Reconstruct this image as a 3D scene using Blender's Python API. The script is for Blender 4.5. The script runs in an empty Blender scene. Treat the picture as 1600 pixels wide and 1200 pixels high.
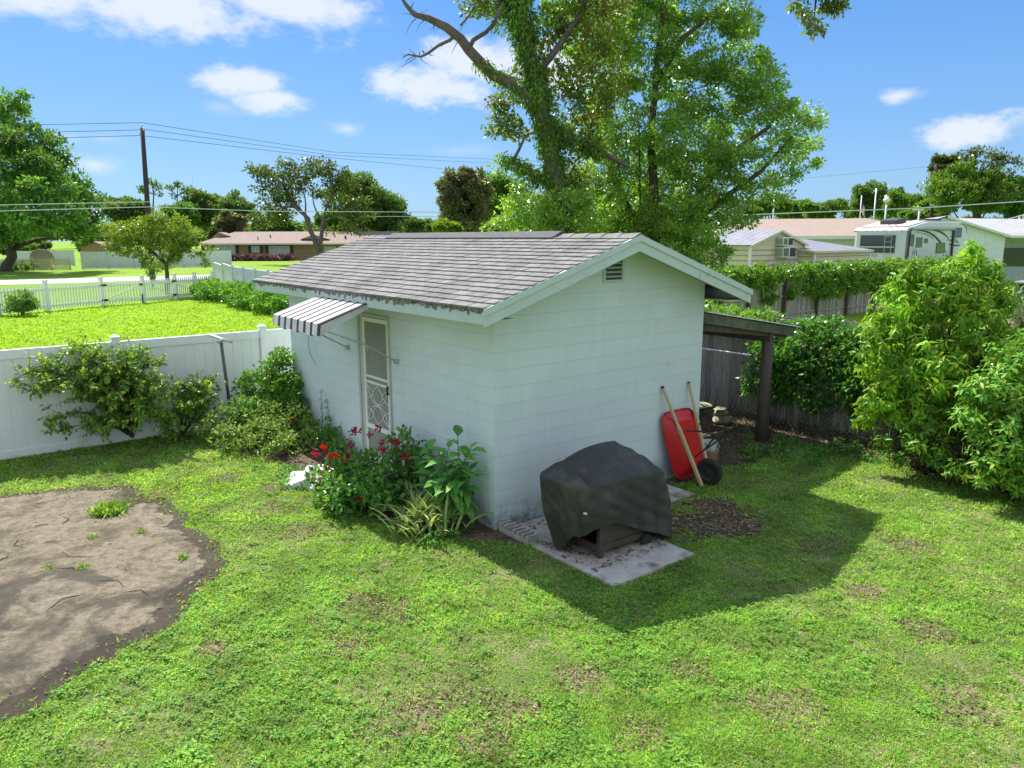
import bpy, math, random
import numpy as np
from mathutils import Matrix, Vector
rng = np.random.default_rng(7); random.seed(7)
sc = bpy.context.scene
COL = sc.collection
R = math.radians
# ---------------------------------------------------------------- camera
CH = 3.3709
cd = bpy.data.cameras.new('camera'); cam = bpy.data.objects.new('camera', cd); COL.objects.link(cam)
cd.sensor_width = 36; cd.lens = 36*1162.37/1600; cd.clip_start = .05; cd.clip_end = 3000
cam.location = (0, 0, CH); sc.camera = cam
cam.rotation_euler = (Matrix.Rotation(R(90-11.1246), 3, 'X') @ Matrix.Rotation(R(-0.1355), 3, 'Z')).to_euler()
# ---------------------------------------------------------------- light
SUN = Vector((-.465, .65, 1)).normalized()
sd = bpy.data.lights.new('sun', 'SUN'); sd.energy = 3.75; sd.angle = R(.5); sd.color = (1, .95, .86)
so = bpy.data.objects.new('sun', sd); COL.objects.link(so); so.location = (0, 0, 30)
so.rotation_euler = SUN.to_track_quat('Z', 'Y').to_euler()
vs = sc.view_settings; vs.view_transform = 'Standard'; vs.look = 'None'; vs.gamma = 1; vs.exposure = 1.32
try: vs.use_curve_mapping = False
except Exception: pass
sc.cycles.max_bounces = 8; sc.cycles.transparent_max_bounces = 8
sc.cycles.diffuse_bounces = 4; sc.cycles.glossy_bounces = 2; sc.cycles.transmission_bounces = 4

def world():
    w = bpy.data.worlds.new('World'); sc.world = w; w.use_nodes = True
    nt = w.node_tree; N = nt.nodes; L = nt.links
    for n in list(N): N.remove(n)
    out = N.new('ShaderNodeOutputWorld'); bg = N.new('ShaderNodeBackground')
    bg.inputs['Strength'].default_value = .15
    sky = N.new('ShaderNodeTexSky'); sky.sky_type = 'NISHITA'; sky.sun_disc = False
    sky.sun_elevation = math.asin(SUN.z); sky.sun_rotation = math.atan2(SUN.x, SUN.y)
    sky.air_density = 1.1; sky.dust_density = .5; sky.ozone_density = 2.5
    tc = N.new('ShaderNodeTexCoord'); sx = N.new('ShaderNodeSeparateXYZ'); L.new(tc.outputs['Generated'], sx.inputs[0])
    def M(op, a, b=None, c=None):
        n = N.new('ShaderNodeMath'); n.operation = op
        for i, v in enumerate((a, b, c)):
            if v is None: continue
            if isinstance(v, (int, float)): n.inputs[i].default_value = v
            else: L.new(v, n.inputs[i])
        return n.outputs[0]
    az = M('ARCTAN2', sx.outputs[0], sx.outputs[1]); el = M('ARCSINE', sx.outputs[2])
    cb = N.new('ShaderNodeCombineXYZ'); L.new(az, cb.inputs[0]); L.new(M('MULTIPLY', el, 1.7), cb.inputs[1])
    def noise(scale, det, rough):
        n = N.new('ShaderNodeTexNoise'); n.inputs['Scale'].default_value = scale; n.inputs['Detail'].default_value = det
        n.inputs['Roughness'].default_value = rough; L.new(cb.outputs[0], n.inputs['Vector']); return n.outputs[0]
    nz = M('SUBTRACT', noise(7, 8, .6), .5); nf = M('SUBTRACT', noise(26, 6, .65), .5)
    tot = None
    # azimuth, elevation, half sizes (radians), density : one row for each cloud of the photograph and more all round, the dense unseen ones added as fill light
    clouds = [(-.415, .252, .20, .042, 1.15), (-.28, .268, .13, .030, 1.1), (-.53, .250, .12, .036, 1.0), (-.318, .184, .075, .020, 1.2), (-.29, .166, .055, .018, 1.0), (-.085, .184, .10, .032, 1.3), (-.04, .215, .09, .042, 1.3), (.06, .20, .10, .035, 1.6),
              (-.207, .134, .035, .013, .7), (.457, .157, .03, .011, .9), (.54, .114, .065, .023, 1.3), (-.495, .083, .04, .013, .7), (-.523, .11, .03, .012, .6), (-.06, .11, .07, .014, .55), (-.353, .153, .03, .010, .5), (-.485, .112, .03, .008, .5),
              (1.75, .35, .8, .32, 3), (2.5, .35, .8, .35, 3), (-1.9, .35, .8, .35, 3), (-2.7, .4, .8, .4, 3), (3.1, .7, 1.1, .35, 3), (2.0, .85, .9, .3, 3), (-2.2, .9, .9, .3, 3), (-3.0, .3, .7, .25, 3), (1.3, 1.1, 1.2, .2, 3), (-1.2, 1.15, 1.2, .2, 3), (-1.2, .4, .4, .12, 1), (-2.2, .5, .5, .15, 1), (1.4, .35, .5, .1, 1), (2.4, .6, .6, .15, 1), (3, .3, .4, .1, 1), (.2, .75, .5, .15, 1), (-.9, .7, .4, .15, .8)]
    for a, e, ra, re, d in clouds:
        dx = M('MULTIPLY', M('SUBTRACT', az, a), 1/ra); dy = M('MULTIPLY', M('SUBTRACT', el, e), 1/re)
        rr = M('SQRT', M('ADD', M('MULTIPLY', dx, dx), M('MULTIPLY', dy, dy)))
        v = M('MULTIPLY', M('ADD', M('SUBTRACT', 1, rr), M('ADD', M('MULTIPLY', nz, 2.8), M('MULTIPLY', nf, 1.1))), d)
        v = M('MINIMUM', M('MAXIMUM', v, 0), 1)
        v = M('MULTIPLY', v, d if d < 1 else 1)
        tot = v if tot is None else M('MAXIMUM', tot, v)
    mr = N.new('ShaderNodeMapRange'); mr.interpolation_type = 'SMOOTHSTEP'; L.new(tot, mr.inputs[0]); mr.inputs[2].default_value = .85; mr.inputs[4].default_value = .82
    tint = N.new('ShaderNodeMix'); tint.data_type = 'RGBA'; tint.blend_type = 'MULTIPLY'; tint.inputs[0].default_value = 1
    gr = N.new('ShaderNodeValToRGB'); L.new(el, gr.inputs[0]); e = gr.color_ramp.elements
    e[0].position = 0; e[0].color = (.26, .36, .48, 1); e[1].position = .75; e[1].color = (1, 1, 1.0, 1); q = e.new(.16); q.color = (.26, .375, .52, 1); q = e.new(.34); q.color = (.28, .41, .60, 1)
    L.new(sky.outputs[0], tint.inputs[6]); L.new(gr.outputs[0], tint.inputs[7])
    mx = N.new('ShaderNodeMix'); mx.data_type = 'RGBA'; L.new(mr.outputs[0], mx.inputs[0])
    g2 = N.new('ShaderNodeValToRGB'); L.new(el, g2.inputs[0]); e = g2.color_ramp.elements; q3 = .333
    e[0].position = 0; e[0].color = (1.15*q3, 1.85*q3, 2.75*q3, 1); e[1].position = 1; e[1].color = (.35*q3, .95*q3, 2.3*q3, 1)
    q = e.new(.12); q.color = (.72*q3, 1.45*q3, 2.65*q3, 1); q = e.new(.28); q.color = (.38*q3, 1.05*q3, 2.4*q3, 1)
    sc3 = N.new('ShaderNodeMix'); sc3.data_type = 'RGBA'; sc3.blend_type = 'MULTIPLY'; sc3.inputs[0].default_value = 1; L.new(g2.outputs[0], sc3.inputs[6]); sc3.inputs[7].default_value = (2.6, 2.6, 2.55, 1)
    lowf = M('SUBTRACT', 1, M('MINIMUM', M('MAXIMUM', M('MULTIPLY', M('SUBTRACT', el, .40), 2.5), 0), 1))
    mlow = N.new('ShaderNodeMix'); mlow.data_type = 'RGBA'; L.new(M('MULTIPLY', lowf, .72), mlow.inputs[0]); L.new(tint.outputs[2], mlow.inputs[6]); L.new(sc3.outputs[2], mlow.inputs[7]); L.new(mlow.outputs[2], mx.inputs[6])
    mx.inputs[7].default_value = (2.5, 2.6, 2.75, 1)
    L.new(mx.outputs[2], bg.inputs[0]); L.new(bg.outputs[0], out.inputs[0])
world()

# ---------------------------------------------------------------- helpers
AZ = R(37.686); CX, CY = -.2013, 8.2322
G = np.array([math.cos(AZ), math.sin(AZ)]); LL = np.array([-math.sin(AZ), math.cos(AZ)])
SH = Matrix.Translation((CX, CY, 0)) @ Matrix.Rotation(AZ, 4, 'Z')    # shed frame: x along gable, y along the door side
def S(u, v, z=0): q = SH @ Vector((u, v, z)); return (q.x, q.y, q.z)
_p = R(-11.1246); _r = R(.1355); _f = np.array([0, math.cos(_p), math.sin(_p)]); _a = np.array([1., 0, 0]); _u = np.cross(_a, _f)
_R = math.cos(_r)*_a+math.sin(_r)*_u; _U = -math.sin(_r)*_a+math.cos(_r)*_u
def at(x, y, Y):        # the real point at depth Y metres behind a place seen in the photograph
    d = _f+_R*(x-800)/1162.37-_U*(y-600)/1162.37; t = Y/d[1]
    return np.array([d[0]*t, Y, CH+d[2]*t])
def gp(x, y, z=0):
    d = _f+_R*(x-800)/1162.37-_U*(y-600)/1162.37; t = (z-CH)/d[2]; return np.array([d[0]*t, d[1]*t, z])
FR = {}
def tagk(o, label=None, cat=None, group=None, kind=None):
    if label: o['label'] = label
    if cat: o['category'] = cat
    if group: o['group'] = group
    if kind: o['kind'] = kind
    return o
def thing(name, label, cat, loc=(0, 0, 0), rot=0, group=None):
    o = bpy.data.objects.new(name, None); COL.objects.link(o); o.empty_display_size = .2
    o.location = Vector([float(c) for c in loc]); o.rotation_euler = (0, 0, rot)
    FR[o] = Matrix.Translation(o.location) @ Matrix.Rotation(rot, 4, 'Z')
    return tagk(o, label, cat, group)
def link(name, me, mat, parent, M):
    if isinstance(mat, (list, tuple)):
        for m in mat: me.materials.append(m)
    else: me.materials.append(mat)
    o = bpy.data.objects.new(name, me); COL.objects.link(o)
    if parent is not None: o.parent = parent; FR[o] = FR[parent]
    else: FR[o] = M; o.location = M.translation; o.rotation_euler = M.to_euler()
    return o
def mesh_np(name, V, F, k, mat, parent=None, loc=None, smooth=False):
    """V (n,3) world verts, F (m,k) faces"""
    M = FR[parent] if parent is not None else Matrix.Translation(Vector([float(c) for c in (loc if loc is not None else (0, 0, 0))]))
    I = np.array(M.inverted()); V = V @ I[:3, :3].T + I[:3, 3]
    me = bpy.data.meshes.new(name); n, m = len(V), len(F)
    me.vertices.add(n); me.vertices.foreach_set('co', V.astype(np.float32).ravel())
    me.loops.add(m*k); me.loops.foreach_set('vertex_index', F.astype(np.int32).ravel())
    me.polygons.add(m); me.polygons.foreach_set('loop_start', np.arange(0, m*k, k, dtype=np.int32))
    me.polygons.foreach_set('loop_total', np.full(m, k, dtype=np.int32))
    me.update(calc_edges=True)
    if smooth: me.polygons.foreach_set('use_smooth', np.ones(m, dtype=bool))
    return link(name, me, mat, parent, M)
class MB:
    def __init__(s, T=None): s.v = []; s.f = []; s.T = T; s.uv = {}
    def add(s, vs, fs, uvs=None):
        b = len(s.v)
        for p in vs:
            p = Vector([float(c) for c in p]); s.v.append(s.T @ p if s.T is not None else p)
        for i, f in enumerate(fs):
            if uvs: s.uv[len(s.f)] = uvs[i]
            s.f.append([b+k for k in f])
        return s
    def box(s, c, d, r=None, ch=0):
        x, y, z = [q/2 for q in d]; P = [Vector((a, b, e)) for a in (-x, x) for b in (-y, y) for e in (-z, z)]
        if r is not None: P = [r @ p for p in P]
        return s.add([Vector(c)+p for p in P], [(0, 1, 3, 2), (4, 6, 7, 5), (0, 4, 5, 1), (2, 3, 7, 6), (0, 2, 6, 4), (1, 5, 7, 3)])
    def bb(s, a, b): return s.box([(p+q)/2 for p, q in zip(a, b)], [abs(q-p) for p, q in zip(a, b)])
    def beam(s, p, q, w, h, up=(0, 0, 1)):
        p = Vector([float(c) for c in p]); q = Vector([float(c) for c in q]); d = (q-p); l = d.length; d.normalize()
        side = d.cross(Vector(up))
        if side.length < 1e-4: side = d.cross(Vector((1, 0, 0)))
        side.normalize(); u = side.cross(d)
        r = Matrix((d, side, u)).transposed()
        return s.box((p+q)/2, (l, w, h), r)
    def tube(s, pts, rad, n=8, cap=True):
        pts = [Vector([float(c) for c in p]) for p in pts]; m = len(pts)
        if not isinstance(rad, (list, tuple, np.ndarray)): rad = [rad]*m
        ref = None; V = []
        for i, p in enumerate(pts):
            d = (pts[min(i+1, m-1)]-pts[max(i-1, 0)])
            if d.length < 1e-9: d = Vector((0, 0, 1))
            d.normalize()
            if ref is None: ref = d.orthogonal().normalized()
            ref = (ref-d*ref.dot(d)); ref.normalize(); b = d.cross(ref)
            for k in range(n):
                a = 2*math.pi*k/n; V.append(p+(ref*math.cos(a)+b*math.sin(a))*rad[i])
        F = [(i*n+k, i*n+(k+1) % n, (i+1)*n+(k+1) % n, (i+1)*n+k) for i in range(m-1) for k in range(n)]
        if cap: F += [tuple(range(n-1, -1, -1)), tuple((m-1)*n+k for k in range(n))]
        return s.add(V, F)
    def lathe(s, c, prof, n=20, axis=None):
        V = []; c = Vector([float(k) for k in c]); r = axis
        for (rr, z) in prof:
            for k in range(n):
                a = 2*math.pi*k/n; p = Vector((rr*math.cos(a), rr*math.sin(a), z)); V.append(c+(r @ p if r is not None else p))
        m = len(prof); F = [(i*n+k, i*n+(k+1) % n, (i+1)*n+(k+1) % n, (i+1)*n+k) for i in range(m-1) for k in range(n)]
        F += [tuple(range(n-1, -1, -1)), tuple((m-1)*n+k for k in range(n))]
        return s.add(V, F)
    def prism(s, poly, d):   # polygon of 3-D points extruded by vector d
        n = len(poly); d = Vector(d); P = [Vector([float(c) for c in p]) for p in poly]
        return s.add(P+[p+d for p in P], [tuple(range(n-1, -1, -1)), tuple(range(n, 2*n))]+[(i, (i+1) % n, n+(i+1) % n, n+i) for i in range(n)])
    def build(s, name, mat, parent=None, loc=None, smooth=False, bevel=0, rot=0):
        M = FR[parent] if parent is not None else Matrix.Translation(Vector([float(c) for c in (loc if loc is not None else (0, 0, 0))])) @ Matrix.Rotation(rot, 4, 'Z')
        I = M.inverted(); me = bpy.data.meshes.new(name)
        me.from_pydata([I @ p for p in s.v], [], s.f)
        if s.uv:
            ul = me.uv_layers.new(name='uv')
            for fi, u in s.uv.items():
                for li, c in zip(me.polygons[fi].loop_indices, u): ul.data[li].uv = c
        if smooth:
            for p in me.polygons: p.use_smooth = True
        o = link(name, me, mat, parent, M)
        if bevel:
            b = o.modifiers.new('b', 'BEVEL'); b.width = bevel; b.segments = 2; b.limit_method = 'ANGLE'; b.angle_limit = R(40)
        return o
def dup(o, parent=None, M=None):
    c = o.copy(); COL.objects.link(c)
    if parent is not None: c.parent = parent
    if M is not None: c.location = M[0]; c.rotation_euler = (0, 0, M[1])
    for ch in o.children: dup(ch, c)
    return c

# ---------------------------------------------------------------- materials
def newmat(name):
    m = bpy.data.materials.new(name); m.use_nodes = True; nt = m.node_tree
    for n in list(nt.nodes): nt.nodes.remove(n)
    o = nt.nodes.new('ShaderNodeOutputMaterial'); return m, nt.nodes, nt.links, o
def ramp(N, L, fac, stops):
    r = N.new('ShaderNodeValToRGB'); e = r.color_ramp.elements
    while len(e) < len(stops): e.new(.5)
    for i, (p, c) in enumerate(stops): e[i].position = p; e[i].color = (*c, 1)
    L.new(fac, r.inputs[0]); return r.outputs[0]
def noisen(N, L, scale, det=4, rough=.55, vec=None, dist=0):
    n = N.new('ShaderNodeTexNoise'); n.inputs['Scale'].default_value = scale; n.inputs['Detail'].default_value = det
    n.inputs['Roughness'].default_value = rough; n.inputs['Distortion'].default_value = dist
    if vec is None: vec = N.new('ShaderNodeTexCoord').outputs['Object']
    L.new(vec, n.inputs['Vector']); return n.outputs[0]
def surf(name, c1, c2=None, scale=6, rough=.7, bump=.0, bscale=60, metal=0, spec=.4, dirt=None, dscale=3, dthr=(.5, .65), stretch=None, island=0, c3=None):
    m, N, L, o = newmat(name); b = N.new('ShaderNodeBsdfPrincipled'); L.new(b.outputs[0], o.inputs[0])
    vec = N.new('ShaderNodeTexCoord').outputs['Object']
    if stretch:
        mp = N.new('ShaderNodeMapping'); mp.inputs['Scale'].default_value = stretch; L.new(vec, mp.inputs[0]); vec = mp.outputs[0]
    c2 = c2 or tuple(x*.82 for x in c1)
    st = [(.3, c2), (.7, c1)] if c3 is None else [(.28, c2), (.5, c1), (.72, c3)]
    col = ramp(N, L, noisen(N, L, scale, 6, .6, vec), st)
    def mix(a, bcol, f, mode='MIX'):
        x = N.new('ShaderNodeMix'); x.data_type = 'RGBA'; x.blend_type = mode
        if isinstance(f, float): x.inputs[0].default_value = f
        else: L.new(f, x.inputs[0])
        L.new(a, x.inputs[6])
        if isinstance(bcol, tuple): x.inputs[7].default_value = (*bcol, 1)
        else: L.new(bcol, x.inputs[7])
        return x.outputs[2]
    if dirt:
        f = ramp(N, L, noisen(N, L, dscale, 8, .65, vec), [(dthr[0], (0, 0, 0)), (dthr[1], (1, 1, 1))]); col = mix(col, dirt, f)
    if island:
        g = N.new('ShaderNodeNewGeometry'); f = ramp(N, L, g.outputs['Random Per Island'], [(0, (1-island,)*3), (1, (1+island*.6,)*3)]); col = mix(col, f, 1.0, 'MULTIPLY')
    L.new(col, b.inputs['Base Color']); b.inputs['Roughness'].default_value = rough; b.inputs['Metallic'].default_value = metal
    b.inputs['Specular IOR Level'].default_value = spec
    if bump:
        bp = N.new('ShaderNodeBump'); bp.inputs['Strength'].default_value = bump; bp.inputs['Distance'].default_value = .01
        L.new(noisen(N, L, bscale, 5, .6, vec), bp.inputs['Height']); L.new(bp.outputs[0], b.inputs['Normal'])
    return m
def leafmat(name, cols, trans=.45, gloss=.12, nscale=1.2, namt=.35, rough=.45, gain=1.45):
    cols = [tuple(min(.8, x*gain) for x in c) for c in cols]
    m, N, L, o = newmat(name)
    g = N.new('ShaderNodeNewGeometry'); n = len(cols)
    col = ramp(N, L, g.outputs['Random Per Island'], [(i/(n-1) if n > 1 else 0, c) for i, c in enumerate(cols)])
    nn = noisen(N, L, nscale, 3, .5)
    f = ramp(N, L, nn, [(.3, (1-namt,)*3), (.7, (1+namt*.5, 1+namt*.5, 1))])
    x = N.new('ShaderNodeMix'); x.data_type = 'RGBA'; x.blend_type = 'MULTIPLY'; x.inputs[0].default_value = 1; L.new(col, x.inputs[6]); L.new(f, x.inputs[7])
    d = N.new('ShaderNodeBsdfDiffuse'); t = N.new('ShaderNodeBsdfTranslucent'); gl = N.new('ShaderNodeBsdfGlossy'); gl.inputs['Roughness'].default_value = rough
    L.new(x.outputs[2], d.inputs[0])
    hs = N.new('ShaderNodeMix'); hs.data_type = 'RGBA'; hs.blend_type = 'MULTIPLY'; hs.inputs[0].default_value = 1; L.new(x.outputs[2], hs.inputs[6]); hs.inputs[7].default_value = (1.5, 1.35, .55, 1); L.new(hs.outputs[2], t.inputs[0])
    gl.inputs[0].default_value = (.8, .85, .8, 1)
    m1 = N.new('ShaderNodeMixShader'); m1.inputs[0].default_value = trans; L.new(d.outputs[0], m1.inputs[1]); L.new(t.outputs[0], m1.inputs[2])
    fr = N.new('ShaderNodeFresnel'); fr.inputs[0].default_value = 1.4
    mu = N.new('ShaderNodeMath'); mu.operation = 'MULTIPLY'; L.new(fr.outputs[0], mu.inputs[0]); mu.inputs[1].default_value = gloss*2.2
    m2 = N.new('ShaderNodeMixShader'); L.new(mu.outputs[0], m2.inputs[0]); L.new(m1.outputs[0], m2.inputs[1]); L.new(gl.outputs[0], m2.inputs[2])
    L.new(m2.outputs[0], o.inputs[0]); return m
def plain(name, c, rough=.6, metal=0, spec=.4): return surf(name, c, tuple(x*.88 for x in c), 9, rough, .05, 80, metal, spec)
def glass(name, c=(.03, .04, .05)):
    m, N, L, o = newmat(name); b = N.new('ShaderNodeBsdfPrincipled'); L.new(b.outputs[0], o.inputs[0])
    b.inputs['Base Color'].default_value = (*c, 1); b.inputs['Roughness'].default_value = .08; b.inputs['Specular IOR Level'].default_value = .6; return m

def blockwall():
    m, N, L, o = newmat('painted_block'); b = N.new('ShaderNodeBsdfPrincipled'); L.new(b.outputs[0], o.inputs[0])
    uv = N.new('ShaderNodeUVMap'); uv.uv_map = 'uv'
    br = N.new('ShaderNodeTexBrick'); L.new(uv.outputs[0], br.inputs['Vector']); br.offset = .5
    br.inputs['Scale'].default_value = 1; br.inputs['Mortar Size'].default_value = .005; br.inputs['Mortar Smooth'].default_value = .35
    br.inputs['Brick Width'].default_value = .4064; br.inputs['Row Height'].default_value = .2032; br.inputs['Bias'].default_value = 0
    br.inputs['Color1'].default_value = (1, 1, 1, 1); br.inputs['Color2'].default_value = (.965, .965, .965, 1); br.inputs['Mortar'].default_value = (.965, .97, .975, 1)
    b1 = N.new('ShaderNodeTexBrick'); L.new(uv.outputs[0], b1.inputs['Vector']); b1.inputs['Scale'].default_value = 1; b1.inputs['Mortar Size'].default_value = .006; b1.inputs['Mortar Smooth'].default_value = .4; b1.inputs['Brick Width'].default_value = 400; b1.inputs['Row Height'].default_value = .2032; b1.inputs['Bias'].default_value = 0
    b1.inputs['Color1'].default_value = b1.inputs['Color2'].default_value = (1, 1, 1, 1); b1.inputs['Mortar'].default_value = (.86, .88, .89, 1)
    oc = N.new('ShaderNodeTexCoord').outputs['Object']
    base = ramp(N, L, noisen(N, L, 1.3, 6, .6, oc), [(.3, (.60, .685, .71)), (.7, (.66, .74, .76))])
    x = N.new('ShaderNodeMix'); x.data_type = 'RGBA'; x.blend_type = 'MULTIPLY'; x.inputs[0].default_value = 1; xm = N.new('ShaderNodeMix'); xm.data_type = 'RGBA'; xm.blend_type = 'MULTIPLY'; xm.inputs[0].default_value = 1; L.new(br.outputs['Color'], xm.inputs[6]); L.new(b1.outputs['Color'], xm.inputs[7]); L.new(base, x.inputs[6]); L.new(xm.outputs[2], x.inputs[7])
    # grime: low splash zone on the wall foot
    sp = N.new('ShaderNodeSeparateXYZ'); L.new(oc, sp.inputs[0])
    md = N.new('ShaderNodeMapRange'); L.new(sp.outputs[2], md.inputs[0]); md.inputs[1].default_value = .02; md.inputs[2].default_value = .42; md.inputs[3].default_value = .95; md.inputs[4].default_value = 0
    mm = N.new('ShaderNodeMath'); mm.operation = 'MULTIPLY'; L.new(md.outputs[0], mm.inputs[0]); L.new(ramp(N, L, noisen(N, L, 7, 8, .7, oc), [(.34, (0, 0, 0)), (.60, (1, 1, 1))]), mm.inputs[1])
    y = N.new('ShaderNodeMix'); y.data_type = 'RGBA'; L.new(mm.outputs[0], y.inputs[0]); L.new(x.outputs[2], y.inputs[6]); y.inputs[7].default_value = (.13, .15, .11, 1)
    # faint vertical water streaks
    mp = N.new('ShaderNodeMapping'); mp.inputs['Scale'].default_value = (9, 9, .5); L.new(oc, mp.inputs[0])
    st = ramp(N, L, noisen(N, L, 1.6, 6, .6, mp.outputs[0]), [(.4, (.965, .97, .96)), (.62, (1, 1, 1))])
    z = N.new('ShaderNodeMix'); z.data_type = 'RGBA'; z.blend_type = 'MULTIPLY'; z.inputs[0].default_value = 1; L.new(y.outputs[2], z.inputs[6]); L.new(st, z.inputs[7])
    L.new(z.outputs[2], b.inputs['Base Color']); b.inputs['Roughness'].default_value = .75; b.inputs['Specular IOR Level'].default_value = .25
    bp = N.new('ShaderNodeBump'); bp.inputs['Strength'].default_value = .3; bp.inputs['Distance'].default_value = .004; bp.invert = True
    L.new(b1.outputs['Fac'], bp.inputs['Height'])
    b2 = N.new('ShaderNodeBump'); b2.inputs['Strength'].default_value = .3; b2.inputs['Distance'].default_value = .003; L.new(noisen(N, L, 90, 4, .6, oc), b2.inputs['Height']); L.new(bp.outputs[0], b2.inputs['Normal'])
    L.new(b2.outputs[0], b.inputs['Normal']); return m

M = {}
M['block'] = blockwall()
M['trim'] = surf('trim_paint', (.52, .61, .59), (.46, .55, .52), 4, .55, .05, 40, dirt=(.25, .29, .24), dscale=5, dthr=(.62, .85))
M['gutterdirt'] = surf('mildewed_fascia_edge', (.36, .37, .33), (.035, .035, .03), 22, .9, .3, 60)
M['shingle'] = surf('asphalt_shingle', (.25, .246, .238), (.18, .177, .172), 5, .95, .6, 260, spec=.15, island=.11, dirt=(.085, .08, .07), dscale=1.6, dthr=(.5, .85))
M['ridge'] = surf('ridge_cap_felt', (.10, .10, .105), (.06, .06, .065), 12, .9, .4, 150)
M['soffit'] = plain('soffit_cream', (.62, .58, .44))
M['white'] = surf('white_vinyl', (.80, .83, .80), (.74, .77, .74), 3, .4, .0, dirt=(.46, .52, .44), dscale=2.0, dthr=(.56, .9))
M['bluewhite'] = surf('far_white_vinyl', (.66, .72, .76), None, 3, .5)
M['alu'] = surf('mill_aluminium', (.55, .56, .55), (.42, .43, .42), 8, .4, .05, 50, metal=.6)
M['galv'] = surf('galvanised_steel', (.62, .65, .66), (.48, .51, .52), 12, .5, .05, 60, metal=.35)
M['door'] = surf('door_frame_paint', (.50, .55, .50), (.42, .47, .42), 5, .5)
M['screen'] = surf('insect_screen', (.29, .30, .27), (.23, .24, .22), 2.2, .8)
M['awn_w'] = surf('awning_white', (.60, .58, .60), (.44, .43, .44), 6, .5, dirt=(.33, .33, .33), dscale=9, dthr=(.55, .75))
M['awn_b'] = surf('awning_black', (.065, .058, .07), None, 6, .85, spec=.1)
M['wood_grey'] = surf('weathered_boards', (.46, .42, .38), (.22, .195, .17), 3, .9, .5, 12, stretch=(9, 9, .8), island=.35)
M['wood_dark'] = surf('wet_dark_timber', (.13, .105, .085), (.07, .055, .045), 4, .9, .5, 14, stretch=(6, 6, 1))
M['wood_moss'] = surf('mossy_board', (.17, .17, .12), (.06, .075, .04), 5, .95, .4, 20)
M['handle'] = surf('bare_ash_wood', (.56, .47, .27), (.42, .34, .19), 6, .6, .15, 30, stretch=(8, 8, 1))
M['red'] = surf('red_tray_paint', (.62, .012, .02), (.45, .01, .015), 3, .32, spec=.5)
M['rubber'] = surf('tyre_rubber', (.03, .026, .024), None, 10, .85, .2, 60)
M['blackmetal'] = surf('black_steel', (.03, .03, .03), None, 10, .45)
M['cover'] = surf('grill_cover_vinyl', (.052, .050, .043), (.032, .031, .027), 2.5, .55, .7, 6, spec=.3, dirt=(.10, .093, .075), dscale=2.6, dthr=(.5, .75))
M['cart'] = surf('grill_cart', (.085, .062, .05), (.05, .038, .03), 6, .6, .1)
M['slab'] = surf('concrete', (.50, .475, .42), (.34, .315, .265), 5, .95, .5, 50, dirt=(.13, .11, .08), dscale=2.3, dthr=(.5, .66))
M['brick'] = surf('pale_block', (.42, .40, .36), (.26, .25, .21), 10, .9, .4, 60)
M['terra'] = surf('plastic_pot_tan', (.32, .20, .11), None, 8, .6)
M['bucket'] = surf('bucket_plastic', (.62, .66, .64), None, 8, .4)
M['bark'] = surf('bark', (.13, .10, .075), (.06, .048, .038), 4, .95, .8, 14, stretch=(3, 3, .8))
M['barkpurple'] = surf('dead_limb_bark', (.17, .135, .125), (.09, .07, .07), 6, .95, .6, 20)
M['stone'] = surf('mossy_stone', (.42, .40, .29), (.20, .20, .13), 6, .95, .6, 30)
M['rot'] = surf('rotting_stump', (.14, .115, .085), (.05, .042, .032), 8, .95, .8, 20)
M['litter'] = leafmat('leaf_litter', [(.09, .06, .04), (.20, .14, .09), (.34, .27, .19), (.13, .085, .05)], .1, .02, 3, .2, gain=1)
M['bag'] = surf('white_plastic_bag', (.78, .78, .80), (.62, .62, .66), 14, .35, .8, 25)
M['pole'] = surf('creosote_pole', (.065, .045, .05), (.035, .025, .03), 6, .9, .3, 20)
M['wire'] = surf('cable', (.12, .14, .14), None, 6, .6)
M['wirelight'] = surf('pale_cable', (.55, .60, .60), None, 6, .5)
M['asphalt'] = surf('road_asphalt', (.42, .40, .38), (.34, .33, .31), .6, .95, .2, 20)
M['hroof'] = surf('brown_shingles', (.26, .19, .165), (.20, .145, .125), 2, .95, .3, 40)
M['proof'] = surf('pink_shingles', (.31, .235, .195), (.25, .185, .15), 3, .95, .3, 40)
M['groof'] = surf('grey_shingles', (.34, .345, .35), (.28, .28, .285), 3, .95, .2, 40)
M['hbrick'] = surf('tan_brick', (.36, .25, .15), (.22, .15, .09), 4, .95, .3, 20)
M['hwhite'] = plain('house_trim', (.66, .67, .62))
M['shutter'] = plain('dark_shutter', (.04, .03, .03))
M['glass'] = glass('window_glass', (.05, .07, .08)); M['curtain'] = plain('pale_window', (.40, .47, .47))
M['tin'] = surf('tin_roof', (.26, .26, .29), (.18, .18, .21), 2.5, .5, .1, 40, metal=.2, dirt=(.22, .19, .17), dscale=.9, dthr=(.55, .7), stretch=(1, 1, 1))
M['siding'] = surf('cream_siding', (.70, .63, .47), (.60, .54, .40), 1.5, .7, .05, 20)
M['siding_shadow'] = plain('painted_lap_shadow', (.33, .30, .23))  # brown-grey tone painted in for the shade under each siding lap
M['rv'] = surf('rv_gelcoat', (.60, .63, .65), (.52, .55, .57), 1.6, .35)
M['rvroof'] = surf('rv_roof', (.66, .58, .56), (.5, .42, .4), 2, .7)
M['rvgrey'] = plain('rv_awning_case', (.36, .38, .39)); M['rvdark'] = plain('rv_decal_dark', (.045, .045, .05)); M['rvmid'] = plain('rv_decal_grey', (.22, .22, .22))
M['taillight'] = plain('tail_lamp_red', (.30, .05, .04))
M['flagr'] = plain('flag_red', (.40, .05, .06)); M['flagw'] = plain('flag_white', (.7, .7, .7)); M['flagb'] = plain('flag_blue', (.04, .05, .16))

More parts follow.
